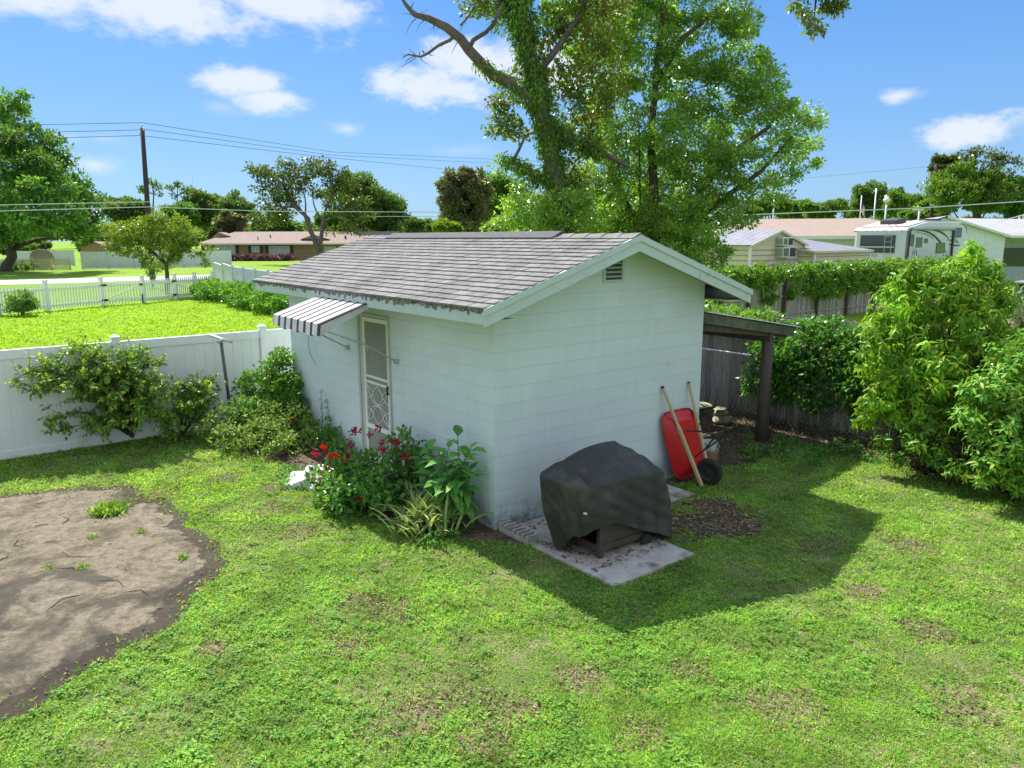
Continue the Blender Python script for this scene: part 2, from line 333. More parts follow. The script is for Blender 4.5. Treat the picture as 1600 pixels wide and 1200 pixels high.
# leaves
M['lf_vine'] = leafmat('tree_leaf_bright', [(.07, .16, .025), (.14, .27, .035), (.24, .38, .055), (.10, .20, .03), (.17, .33, .05)], .5, .2, .7, .4)
M['lf_vdark'] = leafmat('trunk_vine_leaf', [(.04, .11, .02), (.08, .19, .03), (.13, .26, .04), (.18, .24, .05)], .45, .1, 1.5, .4)
M['lf_sparse'] = leafmat('bronze_leaf', [(.05, .09, .02), (.12, .20, .04), (.16, .10, .04), (.08, .16, .03), (.14, .22, .04), (.10, .18, .03)], .4, .1, 1, .3)
M['lf_oak'] = leafmat('oak_leaf', [(.045, .12, .03), (.08, .19, .04), (.13, .26, .055)], .45, .08, .12, .5)
M['lf_far'] = leafmat('far_tree_leaf', [(.05, .10, .04), (.08, .155, .05), (.12, .20, .065)], .45, .05, .08, .45)
M['lf_mag'] = leafmat('magnolia_leaf', [(.06, .09, .045), (.12, .13, .075), (.18, .17, .11), (.06, .11, .04)], .4, .12, .15, .4)
M['lf_myrtle'] = leafmat('crepe_leaf', [(.07, .13, .018), (.13, .20, .03), (.17, .24, .035)], .45, .08, .5, .35)
M['lf_thin'] = leafmat('airy_tree_leaf', [(.035, .065, .016), (.07, .11, .022), (.11, .13, .035)], .35, .08, .3, .4)
M['lf_right'] = leafmat('right_tree_leaf', [(.05, .12, .022), (.09, .19, .028), (.15, .25, .04)], .45, .08, .12, .5)
M['lf_shrub'] = leafmat('young_shrub_leaf', [(.08, .24, .02), (.15, .34, .025), (.24, .40, .03), (.07, .22, .03), (.30, .38, .04), (.05, .17, .02)], .45, .16, 1.6, .5, .35)
M['lf_shrub2'] = leafmat('low_shrub_leaf', [(.05, .16, .025), (.10, .26, .03), (.17, .32, .04), (.07, .20, .03), (.30, .38, .05)], .4, .16, .9, .3, .35)
M['lf_ivy'] = leafmat('ivy_leaf', [(.035, .12, .022), (.07, .19, .03), (.12, .26, .04)], .4, .12, 1.2, .35)
M['lf_creeper'] = leafmat('yellowish_creeper_leaf', [(.045, .13, .016), (.10, .22, .025), (.16, .28, .03)], .45, .1, .8, .35)  # yellower green than the fence ivy
M['lf_crepe'] = leafmat('garden_crepe_leaf', [(.06, .15, .025), (.11, .23, .035), (.19, .32, .05), (.30, .40, .07)], .4, .16, 1.2, .35)
M['lf_flower'] = leafmat('flower_bush_leaf', [(.04, .13, .03), (.08, .20, .04), (.14, .28, .06)], .35, .12, 2, .25)
M['lf_lantana'] = leafmat('lantana_leaf', [(.07, .15, .025), (.14, .24, .05), (.22, .30, .09)], .35, .14, 2, .25)
M['lf_broad'] = leafmat('broad_leaf', [(.06, .19, .045), (.11, .28, .06), (.16, .34, .08)], .35, .2, 2, .2, .35)
M['lf_lily'] = leafmat('striped_leaf', [(.12, .20, .05), (.22, .30, .10), (.32, .36, .16), (.09, .17, .04)], .35, .12, 3, .2)
M['lf_hedge'] = leafmat('hedge_leaf', [(.04, .13, .018), (.09, .23, .025), (.15, .30, .035)], .4, .15, .8, .3)
M['lf_purple'] = leafmat('purple_hedge_leaf', [(.06, .03, .045), (.11, .05, .08), (.25, .13, .18)], .2, .05, .5, .3)
M['petal_red'] = leafmat('red_petal', [(.55, .02, .01), (.62, .05, .02), (.45, .01, .03)], .25, .03, 2, .1, gain=1)
M['petal_pink'] = leafmat('dark_red_petal', [(.35, .01, .04), (.45, .02, .05)], .25, .03, 2, .1, gain=1)
M['petal_white'] = leafmat('cream_flower', [(.6, .58, .45), (.5, .45, .32)], .3, .03, 2, .1, gain=1)
M['lf_weed'] = leafmat('lawn_weed_leaf', [(.055, .16, .03), (.10, .24, .04), (.16, .29, .05), (.23, .34, .06)], .45, .06, 2, .35)
def grassmat(name, cols, brown, ns=.9, lo=.5, hi=.66, trans=.45):
    m = leafmat(name, cols, trans, .04, 2.0, .38, gain=1.6); nt = m.node_tree; N = nt.nodes; L = nt.links
    mx = [n for n in N if n.type == 'MIX' and n.blend_type == 'MULTIPLY'][0]
    # dry patches: the blades themselves are straw coloured there
    f = ramp(N, L, noisen(N, L, ns, 5, .6), [(lo, (0, 0, 0)), (hi, (1, 1, 1))])
    src = mx.inputs[6].links[0].from_socket
    x = N.new('ShaderNodeMix'); x.data_type = 'RGBA'; L.new(f, x.inputs[0]); L.new(src, x.inputs[6]); x.inputs[7].default_value = (*brown, 1)
    L.new(x.outputs[2], mx.inputs[6]); return m
_ = None
M['grass'] = grassmat('lawn_blade', [(.065, .18, .03), (.13, .28, .045), (.22, .35, .055), (.09, .23, .04), (.17, .315, .055), (.30, .38, .12), (.12, .27, .05), (.38, .38, .20)], (.36, .33, .17), .9, .58, .80)
M['grass2'] = grassmat('neighbour_blade', [(.13, .26, .015), (.20, .33, .02), (.27, .38, .03)], (.29, .33, .07), .4, .55, .8)
def groundmat(name, a, b, c, s=1.1):
    m, N, L, o = newmat(name); bs = N.new('ShaderNodeBsdfPrincipled'); L.new(bs.outputs[0], o.inputs[0])
    n1 = ramp(N, L, noisen(N, L, s, 6, .65), [(.35, a), (.5, b), (.68, c)])
    n2 = ramp(N, L, noisen(N, L, 34, 5, .7), [(.3, (.55,)*3), (.7, (1.3,)*3)])
    x = N.new('ShaderNodeMix'); x.data_type = 'RGBA'; x.blend_type = 'MULTIPLY'; x.inputs[0].default_value = 1; L.new(n1, x.inputs[6]); L.new(n2, x.inputs[7])
    L.new(x.outputs[2], bs.inputs['Base Color']); bs.inputs['Roughness'].default_value = 1; bs.inputs['Specular IOR Level'].default_value = .1
    bp = N.new('ShaderNodeBump'); bp.inputs['Strength'].default_value = .6; bp.inputs['Distance'].default_value = .02; L.new(noisen(N, L, 40, 6, .7), bp.inputs['Height']); L.new(bp.outputs[0], bs.inputs['Normal']); return m
M['g_near'] = groundmat('lawn_soil', (.085, .13, .035), (.13, .15, .055), (.24, .20, .125))
M['g_next'] = groundmat('neighbour_turf', (.14, .28, .02), (.19, .33, .025), (.24, .34, .05), .5)
M['g_far'] = groundmat('far_turf', (.15, .26, .025), (.19, .31, .03), (.22, .30, .05), .15)
M['g_dirt'] = groundmat('bare_soil', (.15, .11, .075), (.085, .065, .047), (.20, .15, .11), 2.2)
M['g_thin'] = groundmat('thatch_soil', (.20, .155, .10), (.27, .21, .14), (.17, .13, .08), 3)
def padmat():
    m, N, L, o = newmat('dirty_old_pad'); bs = N.new('ShaderNodeBsdfPrincipled'); L.new(bs.outputs[0], o.inputs[0])
    oc = N.new('ShaderNodeTexCoord').outputs['Object']
    def mix(a, b, f, mode='MIX'):
        x = N.new('ShaderNodeMix'); x.data_type = 'RGBA'; x.blend_type = mode
        if isinstance(f, float): x.inputs[0].default_value = f
        else: L.new(f, x.inputs[0])
        L.new(a, x.inputs[6])
        if isinstance(b, tuple): x.inputs[7].default_value = (*b, 1)
        else: L.new(b, x.inputs[7])
        return x.outputs[2]
    a = ramp(N, L, noisen(N, L, 1.4, 12, .74, oc, .35), [(.30, (.060, .050, .036)), (.44, (.125, .104, .072)), (.52, (.21, .178, .128)), (.60, (.145, .122, .088)), (.74, (.26, .225, .165))])
    b = ramp(N, L, noisen(N, L, 11, 12, .92, oc), [(.38, (.32, .30, .27)), (.47, (.85, .85, .85)), (.54, (1.05, 1.05, 1.05)), (.62, (1.55, 1.5, 1.45))])
    c = mix(a, b, 1.0, 'MULTIPLY')
    k = ramp(N, L, noisen(N, L, .8, 5, .55, oc, 1.4), [(.56, (0, 0, 0)), (.63, (1, 1, 1))]); c = mix(c, (.045, .040, .030), mix(k, (.75, .75, .75), 1.0, 'MULTIPLY'))
    at_ = N.new('ShaderNodeAttribute'); at_.attribute_name = 'rim'
    ad = N.new('ShaderNodeMath'); ad.operation = 'MULTIPLY_ADD'; L.new(noisen(N, L, 5, 7, .65, oc), ad.inputs[0]); ad.inputs[1].default_value = 1.35; L.new(at_.outputs['Fac'], ad.inputs[2])
    r = ramp(N, L, ad.outputs[0], [(.98, (0, 0, 0)), (1, (1, 1, 1))]); r = ramp(N, L, ad.outputs[0], [(.90, (0, 0, 0)), (1, (.85, .85, .85))]); c = mix(c, (.042, .033, .025), r)
    L.new(c, bs.inputs['Base Color']); bs.inputs['Roughness'].default_value = .95; bs.inputs['Specular IOR Level'].default_value = .2
    bp = N.new('ShaderNodeBump'); bp.inputs['Strength'].default_value = .9; bp.inputs['Distance'].default_value = .02; L.new(noisen(N, L, 16, 10, .8, oc), bp.inputs['Height']); L.new(bp.outputs[0], bs.inputs['Normal']); return m
M['pad'] = padmat()

# ---------------------------------------------------------------- leaf batches
def unit(a): return a/np.maximum(np.linalg.norm(a, axis=1, keepdims=True), 1e-9)
def leaf_quads(P, A, Nn, Ln, W, droop=.12):
    A = unit(A); B = unit(np.cross(A, Nn)); Nn = np.cross(B, A)
    Ln = Ln[:, None]; W = W[:, None]
    v0 = P; v1 = P+A*Ln*.45+B*W*.5+Nn*Ln*.04; v2 = P+A*Ln-Nn*Ln*droop; v3 = P+A*Ln*.45-B*W*.5+Nn*Ln*.04
    V = np.stack([v0, v1, v2, v3], 1).reshape(-1, 3); F = np.arange(len(V)).reshape(-1, 4); return V, F
def leaf_fold(P, A, Nn, Ln, W, droop=.3, fold=.12):
    A = unit(A); B = unit(np.cross(A, Nn)); Nn = np.cross(B, A); Ln = Ln[:, None]; W = W[:, None]
    def at_(t): return P+A*Ln*t-Nn*Ln*droop*t*t
    v = [at_(0), at_(.33)+B*W*.5+Nn*W*fold, at_(.7)+B*W*.36+Nn*W*fold, at_(1), at_(.7)-B*W*.36+Nn*W*fold, at_(.33)-B*W*.5+Nn*W*fold, at_(.35), at_(.7)]
    n = len(P); V = np.stack(v, 1).reshape(-1, 3); b = (np.arange(n)*8)[:, None]
    F = np.concatenate([b+np.array([[0, 1, 6, 5]]) * 0 + np.array([[0, 1, 6, 6]])*0 for _ in range(0)]) if False else None
    q = np.array([[0, 1, 2, 6], [6, 2, 3, 7], [0, 6, 4, 5], [6, 7, 3, 4]])
    F = (b[:, :, None]+q[None]).reshape(-1, 4); return V, F
def rdir(n): return unit(rng.normal(size=(n, 3)))
def sub_clumps(blobs, sub_r, k=1.0, shell=.55):
    C = []; O = []
    for c, r in blobs:
        r = np.array(r if hasattr(r, '__len__') else (r, r, r), float); n = max(2, int(k*(r[0]*r[2]+r[0]*r[1]+r[1]*r[2])/3/(sub_r**2)*2.2))
        d = rdir(n); rad = shell+(1-shell)*rng.random(n)**.6
        C.append(np.array(c)+d*r*rad[:, None]); O.append(d)
    return np.concatenate(C), np.concatenate(O)
DENS = 1.55
def foliage(name, mat, blobs, sub_r, per, size, parent=None, k=1.0, shell=.5, flat=.6, droop=.15, wr=.5, up=.5, jit=.35, fold=False, hang=0, loc=None, zmin=None, cull=None):
    C, O = sub_clumps(blobs, sub_r, k*DENS, shell)
    sr = sub_r*(.6+.8*rng.random(len(C)))
    n = len(C)*per; idx = np.repeat(np.arange(len(C)), per)
    d = rdir(n); rr = rng.random(n)**.45
    P = C[idx]+d*rr[:, None]*sr[idx][:, None]*np.array([1, 1, flat])
    if zmin is not None: P[:, 2] = np.maximum(P[:, 2], zmin+rng.random(n)*.05)
    A = d*.7+O[idx]*.5+rng.normal(size=(n, 3))*.6; A[:, 2] -= hang
    Nn = rng.normal(size=(n, 3))*.55+O[idx]*.5+np.array([0, 0, up]); 
    Ln = size*(1-jit+2*jit*rng.random(n)); W = Ln*wr
    V, F = (leaf_fold(P, A, Nn, Ln, W, droop) if fold else leaf_quads(P, A, Nn, Ln, W, droop))
    return mesh_np(name, V, F, 4, mat, parent, loc), C
def limb(mb, a, b, r0, r1, sag=.15, n=6, seg=6):
    a = np.array(a, float); b = np.array(b, float); L = np.linalg.norm(b-a); off = rng.normal(size=3)*L*.07; pts = []; rad = []
    for i in range(seg+1):
        t = i/seg; p = a+(b-a)*t+off*math.sin(math.pi*t)+np.array([0, 0, sag*L*math.sin(math.pi*t)]); pts.append(p); rad.append(r0*(1-t)+r1*t)
    mb.tube(pts, rad, n, True)
def tree(name, label, base, blobs, tr, mat, sub_r, per, size, group=None, fork=.35, k=1.0, bark='bark', nlimb=9, cat='tree', trunk_top=None, **kw):
    base = np.array(base, float); t = thing(name, label, cat, base, 0, group)
    c = np.mean([np.array(b[0]) for b in blobs], 0); zt = max(b[0][2] for b in blobs)
    fk = base+(c-base)*fork; fk[2] = base[2]+(c[2]-base[2])*fork
    mb = MB(); mb.tube([base-np.array([0, 0, .1]), base+np.array([0, 0, .25*tr*4]), base+(fk-base)*.6+rng.normal(size=3)*tr*.3, fk], [tr*1.45, tr*1.05, tr*.9, tr*.8], 9)
    bl = list(blobs); random.shuffle(bl)
    for b in bl[:nlimb]: limb(mb, fk, np.array(b[0]), tr*.5, tr*.12, .06)
    mb.build('trunk', M[bark], t, smooth=True)
    foliage('crown', M[mat], blobs, sub_r, per, size, t, k, **kw)
    return t
def blobcrown(c, r, n, br, seed=0, squash=.8):
    rg = np.random.default_rng(seed); out = []
    for i in range(n):
        d = rg.normal(size=3); d /= np.linalg.norm(d); d[2] = d[2]*.9+.12; q = .45+.5*rg.random()
        out.append((np.array(c)+d*np.array(r)*q, (br*(.7+.6*rg.random()),)*2+(br*squash*(.7+.5*rg.random()),)))
    return out

# ================================================================ SETTING
def sheet(name, poly, z, mat, kind='structure', th=None):
    mb = MB(); mb.add([(p[0], p[1], z) for p in poly], [tuple(range(len(poly)))])
    return tagk(mb.build(name, mat), kind=kind)
sheet('ground', [(-700, -60), (700, -60), (700, 900), (-700, 900)], -.012, M['g_far'])
sheet('lawn', [S(-14, -16)[:2], S(14, -16)[:2], S(14, 10.3)[:2], S(7.3, 10.3)[:2], S(7.3, 7.05)[:2], S(-14, 7.05)[:2]], 0, M['g_near'])
sheet('neighbour_lawn', [S(-14, 7.06)[:2], S(7.3, 7.06)[:2], S(9.6, 44)[:2], (-17.83, 44.9), (-23.2, 33.5), (-34, 14)], -.004, M['g_next'])
sheet('road', [gp(-150, 445)[:2], gp(345, 433)[:2], gp(700, 421)[:2], gp(700, 416.5)[:2], gp(345, 426.5)[:2], gp(-150, 437)[:2]], -.002, M['asphalt'])
# the bare round pad of soil
DIRT = [(-9.6, 9.3), (-8.6, 9.75), (-7.6, 9.7), (-6.89, 9.55), (-6.48, 9.71), (-5.94, 9.85), (-5.28, 9.77), (-4.71, 9.31), (-4.07, 8.81), (-3.43, 8.0), (-3.16, 7.48), (-3.05, 6.95), (-3.02, 6.36), (-3.04, 5.96), (-3.14, 5.7), (-3.22, 5.41), (-3.38, 5.15), (-3.6, 4.85), (-3.75, 4.45), (-4.3, 3.9), (-6, 3.4), (-8, 3.6), (-9.6, 4.6), (-10.2, 6.9)]
def wobble(poly, amp=.07, step=.12, seed=3):
    rg = np.random.default_rng(seed); out = []
    ph = rg.random(8)*6.28
    tot = 0
    for i in range(len(poly)):
        a = np.array(poly[i]); b = np.array(poly[(i+1) % len(poly)]); d = b-a; l = np.linalg.norm(d); nrm = np.array([d[1], -d[0]])/l; n = max(1, int(l/step))
        for k in range(n):
            s = tot+l*k/n; w = sum(math.sin(s*(2.1+1.7*j)+ph[j])/(1+j*.6) for j in range(6))*amp*.5+rg.normal()*amp*.18
            out.append(a+d*k/n+nrm*w)
        tot += l
    return out
DW = wobble(DIRT, .13)
def pad():
    P = np.array(DW); c = np.array([-6.7, 6.9]); n = len(P); lv = [1, .985, .965, .94, .91, .87, .82, .76, .69, .61, .52, .42, .31, .2, .1, .02]; rg = np.random.default_rng(2); ph = rg.random(20)*6.28; V = []; A = []
    for k in lv:
        q = c+(P-c)*k
        for x, y in q:
            h = sum(math.sin(x*(.9+.7*i)*math.cos(ph[i])+y*(.9+.7*i)*math.sin(ph[i])+ph[i+8])/(1+i) for i in range(7))*.011
            V.append((x, y, .009+(h+.022)*min(1, (1-k)*9))); A.append(max(0, 1-(1-k)*11))
    F = [(j*n+i, j*n+(i+1) % n, (j+1)*n+(i+1) % n, (j+1)*n+i) for j in range(len(lv)-1) for i in range(n)]
    o = mesh_np('dirt_patch', np.array(V), np.array(F), 4, M['pad'], None, (-6.7, 6.9, 0), smooth=True); o['kind'] = 'structure'
    at_ = o.data.attributes.new('rim', 'FLOAT', 'POINT'); at_.data.foreach_set('value', np.array(A, dtype=np.float32))
pad()
BED = [S(u, v)[:2] for u, v in [(0.02, -.12), (0.02, 6.0), (-.1, 6.9), (-1.2, 6.9), (-1.5, 5.6), (-.95, 4.2), (-.9, 2.6), (-1.0, 1.4), (-.85, .6), (-.4, -.1), (.0, -.5), (.07, -.3)]]
sheet('planting_bed_soil', wobble(BED, .05, .12, 5), .006, M['g_dirt'])
BARE = [S(u, v)[:2] for u, v in [(3.75, .1), (4.5, -.35), (5.3, -.15), (6.2, .1), (6.4, -.5), (6.5, -1.1), (6.6, -1.9), (6.5, -2.9), (7.6, -3.6), (7.6, 2), (7.3, 3.0), (7.3, 6.8), (3.68, 6.8), (3.68, .25)]]  # nearly grass-free soil under and beside the lean-to
sheet('bare_ground', wobble(BARE, .1, .15, 6), .005, M['g_dirt'])
BARE2 = [S(u, v)[:2] for u, v in [(1.35, -.75), (2.2, -.7), (2.9, -.9), (3.0, -1.6), (2.3, -2.0), (1.6, -1.6)]]
sheet('mulch_ground', wobble(BARE2, .34, .12, 8), .007, M['g_dirt'])
STRIP = [S(u, v)[:2] for u, v in [(.02, -.02), (3.9, -.02), (3.9, .3), (3.6, -.22), (1.3, -.3), (.1, -.45)]]
sheet('wall_foot_soil', wobble(STRIP, .03, .12, 9), .009, M['g_dirt'])

SPOTS = [(700, 1075, .34), (640, 1120, .26), (620, 955, .26), (565, 940, .2), (800, 1110, .22), (1290, 855, .3), (1420, 855, .28), (430, 795, .3), (470, 830, .24), (900, 1060, .18), (1230, 1110, .26), (1450, 990, .2), (540, 1010, .2), (1000, 1150, .2), (1080, 1050, .16), (1350, 930, .18), (330, 1010, .14), (760, 1160, .22), (1500, 1110, .2), (350, 745, .25), (420, 760, .2)]
SPOTS = [(*gp(x, y)[:2], r) for x, y, r in SPOTS]
def circ(c, rx, n=14): return [(c[0]+rx*math.cos(6.2832*k/n), c[1]+.8*rx*math.sin(6.2832*k/n)) for k in range(n)]
def inpoly(P, poly):
    x, y = P[:, 0], P[:, 1]; ins = np.zeros(len(P), bool); n = len(poly)
    for i in range(n):
        x1, y1 = poly[i][0], poly[i][1]; x2, y2 = poly[(i+1) % n][0], poly[(i+1) % n][1]
        c = ((y1 > y) != (y2 > y)) & (x < (x2-x1)*(y-y1)/((y2-y1)+1e-12)+x1); ins ^= c
    return ins
def vnoise(P, s, seed):
    rg = np.random.default_rng(seed); T = rg.random((64, 64)); q = P[:, :2]*s+100; i = np.floor(q).astype(int); f = q-i; f = f*f*(3-2*f); i %= 64; j = (i+1) % 64
    a = T[i[:, 0], i[:, 1]]; b = T[j[:, 0], i[:, 1]]; c = T[i[:, 0], j[:, 1]]; d = T[j[:, 0], j[:, 1]]
    return (a*(1-f[:, 0])+b*f[:, 0])*(1-f[:, 1])+(c*(1-f[:, 0])+d*f[:, 0])*f[:, 1]
def touv(P): d = P[:, :2]-np.array([CX, CY]); return d@G, d@LL
def slabmask(P):
    u, v = touv(P); m = (u > .03) & (u < 1.26) & (v > -1.9) & (v < 0)
    m |= (u > 2.2) & (u < 2.83) & (v > -.66) & (v < 0); m |= (u > 0) & (u < 3.68) & (v > 0) & (v < 6.05); return m
def grass(name, label, mat, n, rmin, rmax, amax, keep, lo, hi, wid, pw=1.0, clump=False):
    r = rmin*(rmax/rmin)**(rng.random(n)**pw); a = (rng.random(n)*2-1)*amax
    P = np.stack([r*np.sin(a), r*np.cos(a), np.zeros(n)], 1)
    if clump:
        h = n*78//100; cc = P[rng.integers(h, n, h//20)]; k = rng.integers(len(cc), size=h); rc = np.linalg.norm(cc, axis=1)[k]; P[:h] = cc[k]+rng.normal(size=(h, 3))*np.array([.028, .028, 0])*np.clip(rc/7, .8, 2)[:, None]
    P = P[keep(P)]; n = len(P)
    r = np.linalg.norm(P, axis=1); sc_ = np.clip(r/7., .75, 3.2)
    A = rng.normal(size=(n, 3)); A[:, 2] = .25+np.abs(rng.normal(size=n))*.9; Nn = rng.normal(size=(n, 3)); Nn[:, 2] += .8
    wide = rng.random(n) < (.55 if clump else .2); A[wide, 2] *= .4; Nn[wide, 2] += 1.0
    Ln = (lo+(hi-lo)*rng.random(n)**1.6)*np.where(wide, .62, 1)*(.7+.3*sc_)*(.6+.8*vnoise(P, 1.3, 4)); W = wid*(.6+.8*rng.random(n))*sc_*np.where(wide, 1.55, 1)
    V, F = leaf_quads(P, A, Nn, Ln, W, .25)
    return tagk(mesh_np(name, V, F, 4, mat), label, kind='stuff')
def keep_near(P):
    u, v = touv(P); m = (v < 6.98) | ((u > 3.7) & (v < 9)); m &= ~slabmask(P) & ~inpoly(P, BED)
    inb = inpoly(P, DW); m &= ~inb
    m &= ~(inpoly(P, BARE) & (rng.random(len(P)) > .06+.4*(vnoise(P, 2.2, 12) > .68)))
    m &= ~(inpoly(P, BARE2) & (rng.random(len(P)) > .10+.9*(vnoise(P, 2.6, 33) > .55)))
    m &= ~(inpoly(P, STRIP) & (rng.random(len(P)) > .08))
    for x, y, r in SPOTS:
        q = np.exp(-(((P[:, 0]-x)**2+((P[:, 1]-y)/.8)**2)/(r*r*.8))**1.5); m &= rng.random(len(P)) > q*.85*(.35+1.1*vnoise(P, 6, 77))
    dn = vnoise(P, 1.1, 1)*.6+vnoise(P, 3.3, 2)*.4
    m &= rng.random(len(P)) < np.clip(1.55-dn*1.45, .3, 1)
    m &= (u < 13.5)
    return m
grass('grass', 'short mixed green lawn grass and weeds of the back yard', M['grass'], 1500000, 3.0, 19, R(46), keep_near, .020, .056, .0088, .9, True)
def keep_next(P):
    u, v = touv(P); m = (v > 7.12) & (u < 8.0)
    m &= inpoly(P, [S(-14, 7.1), S(8, 7.1), S(9.5, 43), (-17.8, 44.6), (-23, 33.6), (-34, 14)]); return m
grass('neighbour_grass', 'bright mown lawn grass beyond the white privacy fence', M['grass2'], 260000, 13.5, 46, R(40), keep_next, .03, .07, .012, .8)

# ================================================================ SHED
W_, L_ = 3.67, 6.03; EZ = 2.45; SL = .3265; OE = .4305; OG = .4379; ZT = 2.8114
def roofz(u): return ZT+SL*(u if u < W_/2 else W_-u)
shed = thing('garden_shed', 'pale blue painted block shed with grey shingle roof in the middle of the yard', 'shed', S(0, 0), AZ)
def wallpoly(mb, pts, uvf): mb.add(pts, [tuple(range(len(pts)))], [[uvf(p) for p in pts]])
z0 = -.13
D0, D1, DT = 2.40, 3.37, 2.31     # door opening along v
mb = MB(SH); t_ = .2; ph = .068
def lw(v0, v1, za, zb): wallpoly(mb, [(0, v1, za), (0, v0, za), (0, v0, zb), (0, v1, zb)], lambda p: (p[1]+.2032+10, p[2]-ph+10*.2032*2))
lw(0, D0, z0, 2.62); lw(D1, L_, z0, 2.62); lw(D0, D1, DT, 2.62); lw(D0, D1, z0, .06)
gzt = lambda u: roofz(u)-.06
wallpoly(mb, [(0, 0, z0), (W_, 0, z0), (W_, 0, gzt(W_)), (W_/2, 0, gzt(W_/2)), (0, 0, gzt(0))], lambda p: (p[0]+10, p[2]-ph+10*.2032*2))
wallpoly(mb, [(W_, 0, z0), (W_, L_, z0), (W_, L_, gzt(0)), (W_, 0, gzt(0))], lambda p: (p[1]+10, p[2]-ph+10*.2032*2))
wallpoly(mb, [(W_, L_, z0), (0, L_, z0), (0, L_, gzt(0)), (W_/2, L_, gzt(W_/2)), (W_, L_, gzt(0))], lambda p: (p[0]+10, p[2]-ph+10*.2032*2))
# reveals of the door opening
for a, b in (((0, D0, .06), (.2, D0, .06)), ((0, D1, .06), (.2, D1, .06))):
    mb.add([a, b, (b[0], b[1], DT), (a[0], a[1], DT)], [(0, 1, 2, 3)], [[(0, .1), (.1, .1), (.1, .15), (0, .15)]])
mb.add([(0, D0, DT), (.2, D0, DT), (.2, D1, DT), (0, D1, DT)], [(0, 1, 2, 3)], [[(0, .1), (.1, .1), (.1, .15), (0, .15)]])
mb.build('wall', M['block'], shed)
MB(SH).box((2.99, -.004, 1.68), (.10, .012, .055)).build('wall_plate', M['hwhite'], shed)
# roof: deck, shingle tabs, ridge
mb = MB(SH)
for s in (0, 1):
    f = (lambda u: u) if s == 0 else (lambda u: W_-u)
    P = [(f(-OE+.01), -OG+.01, roofz(-OE)-.035), (f(W_/2), -OG+.01, roofz(W_/2)-.035), (f(W_/2), L_+OG-.01, roofz(W_/2)-.035), (f(-OE+.01), L_+OG-.01, roofz(-OE)-.035)]
    mb.prism(P, (0, 0, .022))
deck = mb.build('roof', M['wood_grey'], shed)
mb = MB(SH); sl = math.hypot(1, SL); rows = 18; slen = (W_/2+OE)*sl; expo = slen/rows; tabw = .305; LY = L_+2*OG
for s in (0, 1):
    for i in range(rows):
        y = -OG-.02-((i*.37) % 1)*tabw
        while y < L_+OG+.02:
            y0, y1 = max(y+.008, -OG-.02), min(y+tabw-.008, L_+OG+.02); y += tabw
            if y1-y0 < .02: continue
            j = random.gauss(0, .0015); d0 = -OE-.03+(i*expo-.004+random.gauss(0, .003))/sl; d1 = -OE-.03+((i+1)*expo+.03)/sl; d1 = min(d1, W_/2+.0)
            zb = lambda d: roofz(-OE)+SL*(d+OE)-.01
            h0 = .017+abs(j)+random.random()*.003; h1 = .001
            f = (lambda u: u) if s == 0 else (lambda u: W_-u)
            mb.add([(f(d0), y0, zb(d0)), (f(d1), y0, zb(d1)-.004), (f(d1), y1, zb(d1)-.004), (f(d0), y1, zb(d0)), (f(d0), y0, zb(d0)+h0), (f(d1), y0, zb(d1)+h1), (f(d1), y1, zb(d1)+h1), (f(d0), y1, zb(d0)+h0)],
                   [(3, 2, 1, 0), (4, 5, 6, 7), (0, 1, 5, 4), (1, 2, 6, 5), (2, 3, 7, 6), (3, 0, 4, 7)] if s == 0 else [(0, 1, 2, 3), (7, 6, 5, 4), (4, 5, 1, 0), (5, 6, 2, 1), (6, 7, 3, 2), (7, 4, 0, 3)])
mb.build('shingles', M['shingle'], deck)
mb = MB(SH)
for k in range(24):     # ridge caps
    y = -OG-.02+k*.288; zr = roofz(W_/2)+.006
    mb.add([(W_/2-.14, y, zr-.14*SL-.006), (W_/2, y, zr+.012), (W_/2+.14, y, zr-.14*SL-.006), (W_/2-.14, y+.3, zr-.14*SL-.012), (W_/2, y+.3, zr), (W_/2+.14, y+.3, zr-.14*SL-.012)], [(0, 1, 4, 3), (1, 2, 5, 4), (0, 2, 1)])
mb.build('ridge_caps', M['shingle'], deck)
mb = MB(SH)
y0, y1 = .95, 5.55; zr = roofz(W_/2)
mb.prism([(W_/2-.17, y0, zr-.17*SL+.022), (W_/2-.17, y0, zr-.17*SL-.005), (W_/2+.17, y0, zr-.17*SL-.005), (W_/2+.17, y0, zr-.17*SL+.022), (W_/2, y0, zr+.05)], (0, y1-y0, 0))
mb.build('ridge_vent', M['ridge'], deck, bevel=.008)
# fascia along both eaves, barge boards on both gables
for s in (0, 1):
    f = (lambda u: u) if s == 0 else (lambda u: W_-u); ze = roofz(-OE)
    MB(SH).bb((f(-OE+.005), -OG+.02, ze-.185), (f(-OE+.03), L_+OG-.02, ze-.03)).build('fascia', M['trim'], shed)
mb = MB(SH); ze = roofz(-OE)
yy = -OG+.02
while yy < L_+OG-.05:     # ragged mildewed drip edge
    w = .02+.05*random.random(); h = .022+.06*random.random()**2.2
    mb.bb((-OE-.004, yy, ze-.03-h), (-OE+.004, yy+w, ze-.012)); yy += w
mb.build('drip_edge', M['gutterdirt'], shed)
for y in (-OG-.012, L_+OG-.012):
    for s in (0, 1):
        f = (lambda u: u) if s == 0 else (lambda u: W_-u)
        a = -OE-.012
        MB(SH).prism([(f(a), y, roofz(a)-.20), (f(W_/2), y, roofz(W_/2)-.20), (f(W_/2), y, roofz(W_/2)-.012), (f(a), y, roofz(a)-.012)], (0, .024, 0)).build('barge_board', M['trim'], shed)
